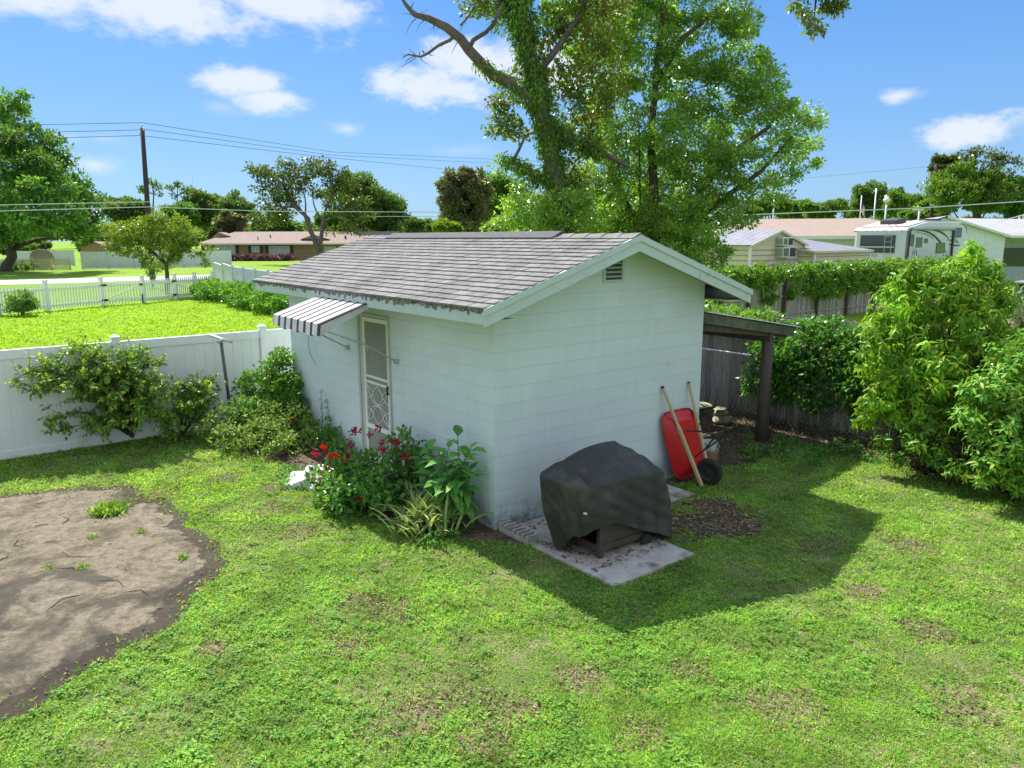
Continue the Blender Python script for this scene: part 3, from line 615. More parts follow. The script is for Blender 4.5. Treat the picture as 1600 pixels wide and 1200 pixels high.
for y in (-OG-.030, L_+OG+.008):
    for s in (0, 1):
        f = (lambda u: u) if s == 0 else (lambda u: W_-u); a = -OE-.03
        MB(SH).prism([(f(a), y, roofz(a)-.082), (f(W_/2), y, roofz(W_/2)-.082), (f(W_/2), y, roofz(W_/2)-.008), (f(a), y, roofz(a)-.008)], (0, .022, 0)).build('shingle_mould', M['trim'], shed)
mb = MB(SH)
for s in (0, 1):
    f = (lambda u: u) if s == 0 else (lambda u: W_-u); ze = roofz(-OE)
    MB(SH).bb((f(-OE+.032), -OG+.03, ze-.16), (f(-.003), L_+OG-.03, ze-.145)).build('soffit', M['soffit'], shed)
    for y in (-OG+.013, L_+.003):
        MB(SH).prism([(f(-.3), y, roofz(-.3)-.075), (f(W_/2), y, roofz(W_/2)-.075), (f(W_/2), y, roofz(W_/2)-.06), (f(-.3), y, roofz(-.3)-.06)], (0, OG-.02, 0)).build('soffit', M['soffit'], shed)
# gable vent
mb = MB(SH); u0, u1, va, vb = 1.67, 2.03, 2.82, 3.17
for a, b in (((u0, -.02, va), (u0+.035, .01, vb)), ((u1-.035, -.02, va), (u1, .01, vb)), ((u0+.036, -.02, va), (u1-.036, .01, va+.035)), ((u0+.036, -.02, vb-.03), (u1-.036, .01, vb))): mb.bb(a, b)
gv = mb.build('gable_vent', M['trim'], shed)
MB(SH).bb((u0+.036, -.003, va+.036), (u1-.036, -.001, vb-.031)).build('vent_opening', M['blackmetal'], gv)
mb = MB(SH)
for k in range(5): mb.box(((u0+u1)/2, -.014, va+.075+k*.055), (u1-u0-.08, .03, .008), Matrix.Rotation(R(35), 3, 'X'))
mb.build('vent_slats', M['trim'], gv)
# door: outer frame, screen door with scroll work
mb = MB(SH)
mb.bb((-.03, D1-.06, .06), (.08, D1+.0, DT)); mb.bb((-.03, D0+.0, .06), (.08, D0+.03, DT)); mb.bb((-.02, D0+.031, DT-.04), (.08, D1-.061, DT))
mb.bb((-.012, D1-.155, .06), (.075, D1-.062, DT-.041)); mb.bb((.02, D0+.031, .06), (.19, D1-.156, .09))
df = mb.build('door_frame', M['door'], shed)
a0, a1 = D0+.04, D1-.16; zb, zt = .10, DT-.05
mb = MB(SH); x0, x1 = -.014, .016; fw = .055
mb.bb((x0, a0, zb), (x1, a0+fw, zt)); mb.bb((x0, a1-fw, zb), (x1, a1, zt))
for za, z1 in ((zb, zb+.16), (.62, .69), (1.30, 1.335), (1.385, 1.42), (zt-.06, zt)): mb.bb((x0+.001, a0+fw+.001, za), (x1-.001, a1-fw-.001, z1))
sdr = mb.build('screen_door', M['white'], shed)
MB(SH).bb((0.003, a0+fw, .2), (.006, a1-fw, zt-.05)).build('screen', M['screen'], sdr)
mb = MB(SH); cm = (a0+a1)/2; q = (a1-a0)/2-fw; zc = 1.0
def arc(pts): mb.tube([(-.006, y, z) for y, z in pts], .006, 5)
for sy in (-1, 1):
    for sz in (-1, 1):
        arc([(cm+sy*q*(.05+.95*t)**1, zc+sz*(.02+.27*t-.10*math.sin(t*3.1))) for t in [i/8 for i in range(9)]])
        arc([(cm+sy*q*.45*math.sin(t*math.pi), zc+sz*(.28*t)) for t in [i/10 for i in range(11)]])
        arc([(cm+sy*(q*.95-q*.5*math.sin(t*math.pi)), zc+sz*(.06+.2*t)) for t in [i/8 for i in range(9)]])
mb.bb((-.008, cm-.02, zc-.02), (0, cm+.02, zc+.02))
mb.build('scroll_grille', M['white'], sdr)
mb = MB(SH); mb.bb((-.05, a0+.012, 1.22), (-.03, a0+.03, 1.34)); mb.bb((-.03, a0+.012, 1.22), (-.014, a0+.03, 1.24)); mb.bb((-.03, a0+.012, 1.32), (-.014, a0+.03, 1.34)); mb.build('handle', M['blackmetal'], sdr)
# panel closing the doorway behind the opaque grey screen
MB(SH).bb((.03, D0, .1), (.035, D1, DT)).build('inner_door', M['door'], shed)
# awning
aw = thing('door_awning', 'black and white striped metal awning over the shed door', 'awning', S(0, 2.5, 2.5), AZ)
av0, av1 = 2.24, 3.80; zt, zf, pr, pu = 2.585, 2.31, 1.09, .27
mbw = MB(SH); mbb = MB(SH); ns = 7; sw = (av1-av0)/ns
for k in range(ns):
    a = av0+k*sw
    for mm, b0, b1, dz in ((mbw, a+.036, a+sw-.036, 0), (mbb, a-.0355, a+.0355, .003)):
        mm.prism([(-pu, b0, zt+dz), (-pr, b0, zf+dz), (-pr-.02, b0, zf-.15-.02*(k % 2)+dz*.5), (-pr-.008, b0, zf-.15-.02*(k % 2)+dz*.5), (-pr+.012, b0, zf-.015+dz), (-pu, b0, zt-.012+dz)], (0, b1-b0, 0))
pn = mbw.build('white_slats', M['awn_w'], aw); mbb.build('black_slats', M['awn_b'], aw)
for y in (av0-.03, av1+.008):
    MB(SH).prism([(-pu, y, zt), (-pr, y, zf), (-pr-.01, y, zf-.15), (-pu, y, zt-.06)], (0, .014, 0)).build('side_panel', M['awn_w'], aw)
for y0, p in ((av0+.02, (0, 2.2, 1.73)), (av1-.02, (0, 3.72, 1.75))):
    mb = MB(SH); mb.tube([(-pr+.05, y0, zf-.08), (-pr*.45, (y0*.55+p[1]*.45), (zf-.08)*.55+p[2]*.45), (-.03, p[1], p[2])], .011, 7); mb.tube([(-pr*.4, y0*.42+p[1]*.58, (zf-.08)*.42+p[2]*.58-.03), (-pr*.4, y0*.42+p[1]*.58, (zf-.08)*.42+p[2]*.58+.035)], .006, 5)
    br = mb.build('brace', M['alu'], aw); MB(SH).bb((-.05, p[1]-.03, p[2]-.035), (-.002, p[1]+.03, p[2]+.03)).build('bracket', M['alu'], br)
MB(SH).tube([(-.60, 3.77, 2.02), (-.61, 3.78, 1.86), (-.60, 3.76, 1.70), (-.55, 3.69, 1.55)], .0035, 5).build('cord', M['wire'], aw)

# lean-to on the far side
lt = thing('lean_to', 'open lean-to roof on a dark timber post at the side of the shed', 'shelter', S(5.8, .35), AZ)
sl2 = lambda u: 2.36-(u-3.67)*.163
mb = MB(SH); nu, nv = 2, 60
V = []; F = []
for i in range(nv+1):
    v = .26+2.5*i/nv; h = .012*math.sin(i*math.pi/1.5)
    for u in (3.68, 6.62): V.append((u, v, sl2(u)+h))
for i in range(nv): F.append((2*i, 2*i+1, 2*i+3, 2*i+2))
b = len(V); V += [(x, y, z-.008) for x, y, z in V]; F += [(q+b for q in reversed(f)) for f in F[:nv]]; F = [tuple(f) for f in F]
F += [(0, b, b+1, 1), (1, b+1, b+3, 3)]
mb.add(V, F); mb.build('roof_sheet', M['tin'], lt)
mb = MB(SH); mb.prism([(3.7, .285, sl2(3.7)-.02), (6.5, .285, sl2(6.5)-.02), (6.42, .285, sl2(6.42)-.17), (3.7, .285, sl2(3.7)-.17)], (0, .035, 0)); mb.build('fascia_board', M['wood_moss'], lt)
mb = MB(SH)
for v in (.36, 1.9, 3.3): MB(SH).beam((3.68, v, sl2(3.68)-.22), (6.35, v, sl2(6.35)-.13), .05, .16).build('rafter', M['wood_dark'], lt)
MB(SH).beam((5.85, .3, 1.76), (5.85, 3.4, 1.76), .09, .14).build('beam', M['wood_dark'], lt)
for v in (.38, 3.3):
    MB(SH).tube([(5.86, v, -.1), (5.85, v, .9), (5.86, v, 1.70)], [.115, .097, .09], 10).build('post', M['wood_dark'], lt, smooth=True)

# concrete slabs
sb = MB(SH).bb((.04, -1.9, -.03), (1.27, -.06, .035)).build('patio_slab', M['slab'], None, S(.6, -1), bevel=.012, rot=AZ)
tagk(sb, 'square grey concrete slab under the covered grill', 'slab', kind=None)
sb2 = MB(SH).bb((2.2, -.66, -.03), (2.82, -.10, .03)).build('stepping_slab', M['slab'], None, S(2.5, -.4), bevel=.012, rot=AZ)
tagk(sb2, 'small concrete slab beside the grill in front of the red wheelbarrow', 'slab')
# cored block at the shed corner
mb = MB(SH); c = (.10, -.30); L0 = .50; Wd = .17
for k in range(7): mb.bb((.02, -.06-L0*k/6-.018, .0), (.02+Wd, -.06-L0*k/6+.018, .105))
mb.bb((.021, -.06-L0, .0), (.045, -.06, .06)); mb.bb((.165, -.06-L0, .0), (.188, -.06, .06)); mb.bb((.05, -.55, .0), (.16, -.07, .03))
tagk(mb.build('vent_block', M['brick'], None, S(.1, -.3), bevel=.004, rot=AZ), 'pale slotted block lying on the soil at the near corner of the shed', 'block')

# ================================================================ YARD OBJECTS
def covered_grill():
    t = thing('covered_grill', 'barbecue cart under a dark vinyl cover on the concrete slab', 'grill', S(.7, -1.1), AZ)
    nS, nT = 128, 34; V = []; rg = np.random.default_rng(11); ph = rg.random(12)*6.28
    def rect(a, u0, u1, v0, v1, p=9.0):
        c, s = math.cos(a), math.sin(a); k = (abs(c)**p+abs(s)**p)**(-1/p)
        return ((u0+u1)/2+(u1-u0)/2*c*k, (v0+v1)/2+(v1-v0)/2*s*k)
    def lerp(a, b, f): return [x+(y-x)*f for x, y in zip(a, b)]
    hemr = [.17, 1.50, -1.47, -.78]; midr = [.03, 1.43, -1.45, -.72]; shr = [-.01, 1.33, -1.38, -.74]
    for j in range(nT+1):
        q = j/nT
        for i in range(nS):
            a = 2*math.pi*i/nS; u_, v_ = rect(a, *hemr)
            # hem height round the bottom
            front = np.interp(u_, [.17, .30, .42, .62, .80, 1.0, 1.2, 1.34, 1.5], [.36, .41, .43, .41, .33, .22, .14, .06, .015])
            side = np.interp(v_, [-1.47, -1.30, -1.1, -.95, -.78], [.36, .34, .16, .02, .03])
            right = np.interp(v_, [-1.47, -1.2, -.78], [.015, .05, .06])
            fr = max(0, min(1, (-1.36-v_)/.10)); lf = 1 if u_ < .8 else 0
            if v_ > -.80: hz = .04
            else: hz = fr*front+(1-fr)*(side if lf else right)
            sh_z = .87+.035*math.exp(-((u_-.1)/.2)**2)-.05*max(0, u_-.9)
            if q < .6:
                f = q/.6; z = hz+(sh_z-hz)*f
                r_ = lerp(hemr, midr, min(1, z/.5)) if z < .5 else lerp(midr, shr, (z-.5)/.4)
                x, y = rect(a, *r_)
                amp = .030*(1-f*.75)
                w = math.sin(a*7+ph[0]+z*1.5)*.4+math.sin(a*13+ph[1]+z*3)*.35+abs(math.sin(a*10+ph[2]))*.5-.25
                nx, ny = math.cos(a), math.sin(a); x += nx*w*amp; y += ny*w*amp
                if q > .1: x += .006*math.sin(z*38+a*11)*(1-abs(f-.5)); y += .007*math.sin(z*33+a*17+ph[10])*(1-abs(f-.5))
                if y < -1.3: y -= .025*math.sin((x-1.02)*24)*max(0, min(1, (x-.85)*3))*(1-f*.6)
            else:
                f = (q-.6)/.4; g = f
                x, y = rect(a, *shr); tx = min(max(x, .42), .92); ty = -1.0
                x = x+(tx-x)*g; y = y+(ty-y)*g
                top = 1.135+.03*math.sin((tx-.33)*4.2)-.05*max(0, .5-tx)
                # straight taut slopes with a soft break above the shoulder
                prof = .9*g+.1*math.sin(g*math.pi/2)
                z = sh_z+(top-sh_z)*prof
                k_ = math.sin(math.pi*min(1, g*1.02+.01))
                z += (.010*abs(math.sin(x*13+y*9+ph[4]))+.012*math.sin(y*23+ph[5]+x*4)+.010*math.sin(x*31-y*17+ph[6]))*k_
                d = math.exp(-((x-.26)/.13)**2-((y+1.24)/.15)**2); z -= .075*d          # slump over the side shelf
                z += (.009*math.sin(x*63+y*31+ph[7])+.008*math.sin(y*71-x*23+ph[8]))*k_*(.5+.5*math.sin(x*9+ph[9]))
                d2 = math.exp(-((x-.33-.25*(y+1.1))/.018)**2)*k_; z += .016*d2             # pinched fold
            V.append(SH @ Vector((x, y, z)))
    V = np.array([tuple(v) for v in V]); F = [(j*nS+i, j*nS+(i+1) % nS, (j+1)*nS+(i+1) % nS, (j+1)*nS+i) for j in range(nT) for i in range(nS)]
    o = mesh_np('cover', V, np.array(F), 4, M['cover'], t, smooth=True)
    so_ = o.modifiers.new('s', 'SOLIDIFY'); so_.thickness = .004
    sf = o.modifiers.new('d', 'SUBSURF'); sf.levels = 1; sf.render_levels = 1
    # seams: front vertical corner seam and cover hem roll
    mb = MB(SH); mb.tube([(.045, -1.39, .36), (.03, -1.405, .6), (.035, -1.36, .87), (.18, -1.28, .905)], .007, 5); mb.build('seam', M['cover'], o)
    MB(SH).box((.09, -1.425, .62), (.05, .008, .022), Matrix.Rotation(R(25), 3, 'Y')).build('tag', M['hwhite'], o)
    # cart
    a, b, c, d = .38, 1.06, -1.35, -.80
    mb = MB(SH)
    for v in (c, d): mb.bb((a, v-.02, .10), (b, v+.02, .17))
    for u in (a, b): mb.bb((u-.02, c+.021, .10), (u+.02, d-.021, .17))
    cf = mb.build('base_frame', M['cart'], t)
    MB(SH).bb((a+.021, c+.021, .12), (b-.021, d-.021, .135)).build('bottom_shelf', M['cart'], t)
    for u in (a, b):
        for v in (c, d): MB(SH).bb((u-.024, v-.024, .0 if (u == a) else .06), (u+.024, v+.024, .80)).build('leg', M['cart'], t)
    MB(SH).bb((a+.025, c-.006, .172), (b-.025, c+.006, .80)).build('front_panel', M['cart'], t)
    MB(SH).bb((a+.03, d-.004, .172), (b-.03, d+.004, .80)).build('back_panel', M['cart'], t)
    MB(SH).bb((b-.004, c+.03, .172), (b+.004, d-.03, .80)).build('side_panel', M['cart'], t)
    for v in (c-.04, d+.04):
        mb = MB(SH); rx = Matrix.Rotation(R(90), 3, 'X'); mb.lathe((b-.01, v+.022, .075), [(.03, -.001), (.072, 0), (.078, .01), (.078, .034), (.072, .044), (.03, .045)], 22, rx); w = mb.build('wheel', M['rubber'], t)
        MB(SH).lathe((b-.01, v+.026, .075), [(.01, -.006), (.045, -.003), (.048, .052), (.01, .055)], 14, rx).build('hub', M['blackmetal'], w)
covered_grill()

def wheelbarrow():
    t = thing('wheelbarrow', 'red wheelbarrow tipped up with wooden handles leaning on the shed wall', 'wheelbarrow', S(3.2, -.4), AZ)
    d = Vector((-.2, .45, 1.35)).normalized(); n = Vector((0, -.949, .316)).normalized(); n = (n-d*n.dot(d)).normalized()
    # tray: rings of rounded rectangles from floor to rim
    B0 = Vector((3.27, -.50, .02))
    def ring(t0, t1, a0, a1, dep0, dep1, k=40, p=6, narrow=.8):
        out = []
        for i in range(k):
            a = 2*math.pi*i/k; c, s = math.cos(a), math.sin(a); q = (abs(c)**p+abs(s)**p)**(-1/p)
            tt = (t0+t1)/2+(t1-t0)/2*s*q; f = (tt-t0)/(t1-t0); hw = (a0*(1-f)+a1*f)
            dep = dep0*(1-f)+dep1*f
            out.append(B0+d*tt+Vector((1, 0, 0))*(c*q*hw)+n*(-dep))
        return out
    rings = [ring(.32, .92, .10, .15, .055, .045), ring(.29, .95, .14, .20, .05, .04), ring(.26, .97, .165, .225, .07, .055), ring(.16, 1.06, .27, .33, .27, .12), ring(.13, 1.09, .285, .345, .285, .125), ring(.125, 1.10, .30, .36, .275, .115), ring(.13, 1.095, .295, .355, .262, .10)]
    mb = MB(SH); k = 40; V = [p for r in rings for p in r]
    F = [(j*k+i, j*k+(i+1) % k, (j+1)*k+(i+1) % k, (j+1)*k+i) for j in range(len(rings)-1) for i in range(k)]+[tuple(range(k-1, -1, -1))]
    mb.add(V, F); o = mb.build('tray', M['red'], t, smooth=True); s = o.modifiers.new('s', 'SOLIDIFY'); s.thickness = .004
    # handles
    for a, b in (((3.17, -.50, .0), (2.83, -.03, 1.36)), ((3.41, -.37, .27), (3.38, -.03, 1.36))):
        mb = MB(SH); A = Vector(a); Bv = Vector(b); mid = A+(Bv-A)*.6
        mb.beam(A, mid, .042, .042, n); mb.tube([mid-(Bv-A)*.012, mid+(Bv-A)*.05, A+(Bv-A)*.93, Bv], [.028, .022, .02, .021], 10); h = mb.build('handle', M['handle'], t)
        MB(SH).tube([Bv-(Bv-A)*.004, Bv+(Bv-A)*.014], .021, 10).build('grip_end', M['rubber'], h)
    # legs (bent steel), braces
    for p0, p1, p2 in (((3.01, -.30, .78), (3.10, -.72, .80), (3.08, -.42, .42)), ((3.385, -.17, .80), (3.50, -.62, .80), (3.40, -.30, .42))):
        mb = MB(SH); mb.tube([p0, ((p0[0]+p1[0])/2, (p0[1]+p1[1])/2, p1[2]+.01), p1, (p1[0]-.0, p1[1]+.03, p1[2]-.07), ((p1[0]+p2[0])/2, (p1[1]+p2[1])/2-.02, (p1[2]+p2[2])/2-.03), p2], .012, 7); mb.build('leg', M['blackmetal'], t)
    MB(SH).tube([(3.09, -.68, .79), (3.3, -.66, .79), (3.49, -.6, .79)], .009, 6).build('crossbar', M['blackmetal'], t)
    mb = MB(SH); c = Vector((3.31, -.50, .19)); ax = Vector((1, .25, 0)).normalized(); q = ax.to_track_quat('Z', 'X').to_matrix()
    prof = [(.115, -.032), (.15, -.045), (.178, -.036), (.19, 0), (.178, .036), (.15, .045), (.115, .032)]
    mb.lathe(c, prof, 28, q); w = mb.build('wheel', M['rubber'], t, smooth=True)
    mb = MB(SH); mb.lathe(c, [(.02, -.05), (.045, -.045), (.05, -.03), (.09, -.03), (.12, -.046), (.12, .046), (.09, .03), (.05, .03), (.045, .045), (.02, .05)], 22, q); mb.build('rim', M['blackmetal'], w)
    MB(SH).tube([(3.16, -.52, .17), (3.46, -.44, .19)], .009, 7).build('axle', M['blackmetal'], t)
wheelbarrow()

mb = MB(SH); c = (3.98, .02, 0)
t = thing('flower_pot', 'tan plastic flower pot behind the wheelbarrow at the shed corner', 'plant pot', S(*c[:2]), AZ)
MB(SH).lathe(c, [(.095, 0), (.125, .235), (.142, .237), (.145, .275), (.13, .276), (.12, .24), (.10, .05)], 24).build('body', M['terra'], t, smooth=False)
t = thing('bucket', 'pale plastic bucket standing inside the tan flower pot', 'bucket', S(3.98, .02, .2), AZ)
MB(SH).lathe((3.98, .02, .2), [(.085, 0), (.112, .19), (.12, .19), (.12, .2), (.105, .2), (.08, .02)], 24).build('body', M['bucket'], t)
MB(SH).tube([(3.87, .0, .38), (3.88, -.08, .33), (3.98, -.12, .30), (4.08, -.08, .33), (4.09, .0, .38)], .004, 6).build('handle', M['galv'], t)

def lump(mb, c, r, seed, nu=18, nv=9, amp=.18, sq=6):
    rg = np.random.default_rng(seed); ph = rg.random(9)*6.28; V = []
    for j in range(nv+1):
        th = math.pi*j/nv
        for i in range(nu):
            a = 2*math.pi*i/nu; w = 1+amp*(math.sin(a*2+ph[0]+th)+.6*math.sin(a*5+ph[1]+th*3)+.5*math.sin(th*6+ph[2]+a))/1.6
            V.append((c[0]+r[0]*w*math.sin(th)*math.cos(a), c[1]+r[1]*w*math.sin(th)*math.sin(a), c[2]+r[2]*w*math.cos(th)))
    mb.add(V, [(j*nu+i, j*nu+(i+1) % nu, (j+1)*nu+(i+1) % nu, (j+1)*nu+i) for j in range(nv) for i in range(nu)])
def stumpy(c, r, h, seed, label, name='tree_stump', m='rot'):
    mb = MB(SH); rg = np.random.default_rng(seed); ph = rg.random(5)*6.28; n = 26; V = []
    prof = [(1.15, -.1), (1.12, .02), (1.0, .25), (.96, .6), (1.02, .9), (.93, 1), (.4, .96), (.05, .93)]
    for k, z in prof:
        for i in range(n):
            a = 2*math.pi*i/n; w = k*(1+.13*math.sin(a*3+ph[0])+.09*math.sin(a*7+ph[1])+.05*math.sin(a*11+ph[2]+z*6)); V.append((c[0]+r*w*math.cos(a), c[1]+r*w*math.sin(a), z*h))
    mb.add(V, [(j*n+i, j*n+(i+1) % n, (j+1)*n+(i+1) % n, (j+1)*n+i) for j in range(len(prof)-1) for i in range(n)])
    return tagk(mb.build(name, M[m], None, S(c[0], c[1]), rot=AZ), label, 'stump')
stumpy((5.75, 1.75), .30, .34, 1, 'dark rotting stump carrying flat mossy stones under the lean-to')
def flat_stone(c, r, h, seed, label, m='stone', cat='stone'):
    mb = MB(SH); lump(mb, c, (r[0], r[1], h), seed, 20, 8, .14); return tagk(mb.build('flat_stone', M[m], None, S(c[0], c[1], c[2]), smooth=False, rot=AZ), label, cat)
flat_stone((5.78, 1.72, .38), (.33, .22), .045, 3, 'wide flat mossy stone lying on the rotting stump')
flat_stone((5.66, 1.78, .46), (.17, .13), .04, 4, 'small angular stone on top of the wide flat stone')
stumpy((5.05, 2.1), .22, .28, 7, 'dark low stump nearest the shed wall beneath the lean-to')
flat_stone((5.03, 2.1, .31), (.27, .22), .035, 8, 'flat pale stone on the low stump nearest the shed')
flat_stone((6.35, 1.55, .06), (.20, .16), .09, 12, 'yellowish rough stone on the ground beside the lean-to post')
flat_stone((6.38, 1.60, .19), (.16, .13), .05, 14, 'yellowish flat stone stacked on the rough one by the post')
flat_stone((6.30, 1.57, .27), (.15, .10), .035, 15, 'thin top stone of the little stack by the post')

# clothes line T post
t = thing('clothesline_post', 'leaning grey steel T shaped clothesline post in front of the white fence', 'clothesline post', S(-.88, 6.8), AZ)
MB(SH).tube([(-.88, 6.80, -.1), (-1.06, 6.52, 1.66)], .028, 10).build('pole', M['wire'], t, smooth=True)
MB(SH).tube([(-1.19, 6.70, 1.73), (-.93, 6.34, 1.62)], .022, 10).build('crossbar', M['galv'], t, smooth=True)
mb = MB(SH); mb.tube([(-1.1, 6.56, 1.62), (-1.03, 6.48, 1.66)], .036, 8); mb.build('clamp', M['galv'], t)

# white plastic bag
mb = MB(SH); V = []; n = 26; m_ = 12; rg = np.random.default_rng(5); ph = rg.random(8)*6.28
for j in range(m_+1):
    th = math.pi*.5*j/m_
    for i in range(n):
        a = 2*math.pi*i/n; w = 1+.2*math.sin(a*3+ph[0])+.12*math.sin(a*7+ph[1]+th*4)+.06*math.sin(a*13+ph[2]); zz_ = .20*math.cos(th)*(1+.3*math.sin(a*5+ph[3]+th*6)*math.sin(th))
        V.append((-.93+.36*w*math.sin(th)*math.cos(a), 2.95+.42*w*math.sin(th)*math.sin(a), zz_+.01))
mb.add(V, [(j*n+i, j*n+(i+1) % n, (j+1)*n+(i+1) % n, (j+1)*n+i) for j in range(m_) for i in range(n)])
tagk(mb.build('plastic_bag', M['bag'], None, S(-.93, 2.95), smooth=False, rot=AZ), 'crumpled white plastic bag lying beside the red flowers', 'bag')

# ================================================================ FENCES
# solid white privacy fence at v = 7.05
t = thing('privacy_fence', 'solid white vinyl privacy fence behind the leaning clothesline post', 'fence', S(-4, 7.05), AZ)
posts = [-2.6+2.45*k for k in range(-3, 4)]; FV = 7.05
for u in posts:
    p = MB(SH).bb((u-.06, FV-.06, -.1), (u+.06, FV+.06, 1.76)).build('post', M['white'], t, bevel=.006)
    mb = MB(SH); mb.bb((u-.072, FV-.072, 1.761), (u+.072, FV+.072, 1.785)); mb.add([(u-.066, FV-.066, 1.786), (u+.066, FV-.066, 1.786), (u+.066, FV+.066, 1.786), (u-.066, FV+.066, 1.786), (u, FV, 1.82)], [(0, 1, 4), (1, 2, 4), (2, 3, 4), (3, 0, 4)]); mb.build('post_cap', M['white'], p)
for a, b in zip(posts[:-1], posts[1:]):
    a += .061; b -= .061; mb = MB(SH)
    nb = 14; w = (b-a)/nb
    for k in range(nb): mb.bb((a+k*w+.003, FV-.018, .12), (a+(k+1)*w-.003, FV+.018, 1.56))
    mb.bb((a, FV-.012, .12), (b, FV+.012, 1.56))
    p = mb.build('panel', M['white'], t)
    MB(SH).bb((a, FV-.038, 1.561), (b, FV+.038, 1.70)).build('rail', M['white'], p); MB(SH).bb((a, FV-.038, -.02), (b, FV+.038, .119)).build('rail', M['white'], p)
# second privacy fence running away behind the shed
t = thing('privacy_fence', 'white privacy fence running along the hedge in the neighbour yard', 'fence', S(8.0, 27), AZ)
ex = [(9.75+(v-44)*.085, v) for v in np.arange(44, 9, -2.6)]
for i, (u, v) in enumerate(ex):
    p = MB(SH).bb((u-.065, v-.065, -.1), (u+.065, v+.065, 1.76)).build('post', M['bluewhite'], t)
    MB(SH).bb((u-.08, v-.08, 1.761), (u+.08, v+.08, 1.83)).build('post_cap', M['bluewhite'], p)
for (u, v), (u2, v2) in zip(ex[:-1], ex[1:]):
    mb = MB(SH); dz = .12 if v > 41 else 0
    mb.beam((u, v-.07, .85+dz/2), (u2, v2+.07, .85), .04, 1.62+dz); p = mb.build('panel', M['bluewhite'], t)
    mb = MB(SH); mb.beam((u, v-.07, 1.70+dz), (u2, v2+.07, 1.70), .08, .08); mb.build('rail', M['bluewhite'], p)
# picket fence with double gate
t = thing('picket_fence', 'white vinyl picket fence with a double gate across the neighbour lawn', 'fence', (-21, 38, 0))
PK = [(-30.6, 24.8), (-27.4, 28.4), (-25.1, 31.0), gp(0, 489)[:2], gp(76, 483)[:2], gp(162, 475)[:2], gp(226, 471)[:2], gp(276, 466)[:2], (-18.3, 43.3), gp(335, 460)[:2]]
for i, p in enumerate(PK):
    q = MB().box((p[0], p[1], .68), (.15, .15, 1.46)).build('post', M['white'], t)
    MB().box((p[0], p[1], 1.44), (.19, .19, .06)).build('post_cap', M['white'], q)
for i in range(len(PK)-1):
    a = np.array(PK[i]); b = np.array(PK[i+1]); d = (b-a)/np.linalg.norm(b-a); L0 = np.linalg.norm(b-a); gate = i in (5, 6)
    a = a+d*.09; L0 -= .18; n = int(L0/.15); mb = MB()
    for k in range(n):
        c = a+d*(L0*(k+.5)/n); top = 1.24
        dd = d*.038
        mb.prism([(c[0]-dd[0], c[1]-dd[1], .08), (c[0]+dd[0], c[1]+dd[1], .08), (c[0]+dd[0], c[1]+dd[1], top-.06), (c[0], c[1], top), (c[0]-dd[0], c[1]-dd[1], top-.06)], (-d[1]*.02, d[0]*.02, 0))
    e = a+d*L0; off = np.array([-d[1], d[0]])*-.02
    for z in (.25, 1.02): mb.beam((a[0]+off[0], a[1]+off[1], z), (e[0]+off[0], e[1]+off[1], z), .035, .10)
    if gate: mb.beam((a[0]+off[0]*2.2, a[1]+off[1]*2.2, .28 if i == 5 else .98), (e[0]+off[0]*2.2, e[1]+off[1]*2.2, .98 if i == 5 else .28), .02, .06)
    g = mb.build('gate' if gate else 'picket_panel', M['white'], t)
    if gate:
        hp = a if i == 5 else e
        mb = MB()
        for z in (.3, 1.05): mb.box((hp[0]+off[0]*3, hp[1]+off[1]*3, z), (.30, .06, .09), Matrix.Rotation(math.atan2(d[1], d[0]), 3, 'Z'))
        mb.build('hinge', M['blackmetal'], g)
        if i == 5:
            mb = MB(); mb.box((e[0]+off[0]*3, e[1]+off[1]*3, 1.0), (.2, .06, .08), Matrix.Rotation(math.atan2(d[1], d[0]), 3, 'Z')); mb.tube([(e[0]+off[0]*3, e[1]+off[1]*3, .5), (e[0]+off[0]*3, e[1]+off[1]*3, 0)], .03, 6); mb.build('latch', M['blackmetal'], g)
# far white fence across the road
def panelfence(name, label, pts, z1, mat, step, Yoff=0, cat='fence', group=None):
    t = thing(name, label, cat, (pts[0][0], pts[0][1], 0), 0, group)
    for i in range(len(pts)-1):
        a = np.array(pts[i][:2]); b = np.array(pts[i+1][:2]); L0 = np.linalg.norm(b-a); n = max(1, round(L0/step)); d = (b-a)/L0
        for k in range(n+1):
            if k == n and i < len(pts)-2: continue
            c = a+(b-a)*k/n; MB().box((c[0], c[1], z1/2), (.16, .16, z1+.06)).build('post', M[mat], t)
        for k in range(n):
            c = a+(b-a)*k/n+d*.085; e = a+(b-a)*(k+1)/n-d*.085
            MB().beam((c[0], c[1], z1/2), (e[0], e[1], z1/2), .05, z1-.08).build('panel', M[mat], t)
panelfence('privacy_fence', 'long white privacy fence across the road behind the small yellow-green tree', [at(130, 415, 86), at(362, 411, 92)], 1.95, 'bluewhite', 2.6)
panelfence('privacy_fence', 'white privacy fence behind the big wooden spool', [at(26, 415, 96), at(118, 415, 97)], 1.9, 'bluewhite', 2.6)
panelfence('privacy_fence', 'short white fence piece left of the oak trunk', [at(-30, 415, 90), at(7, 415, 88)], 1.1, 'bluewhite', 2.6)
t = thing('picket_fence', 'low tan picket fence in front of the wooden spool', 'fence', at(60, 418, 83))
a = at(24, 420, 82); b = at(112, 420, 84); mb = MB(); n = 44
for k in range(n+1):
    c = a+(b-a)*k/n; h = 1.15+.08*(k % 2)
    mb.box((c[0], c[1], h/2), (.07, .03, h))
mb.beam((a[0], a[1]+.03, 1.0), (b[0], b[1]+.03, 1.0), .03, .09); mb.beam((a[0], a[1]+.03, .2), (b[0], b[1]+.03, .2), .03, .09)
mb.build('pickets', M['siding'], t)
for k in range(4):
    c = a+(b-a)*k/3; MB().box((c[0], c[1]-.06, .68), (.12, .1, 1.4)).build('post', M['siding'], t)
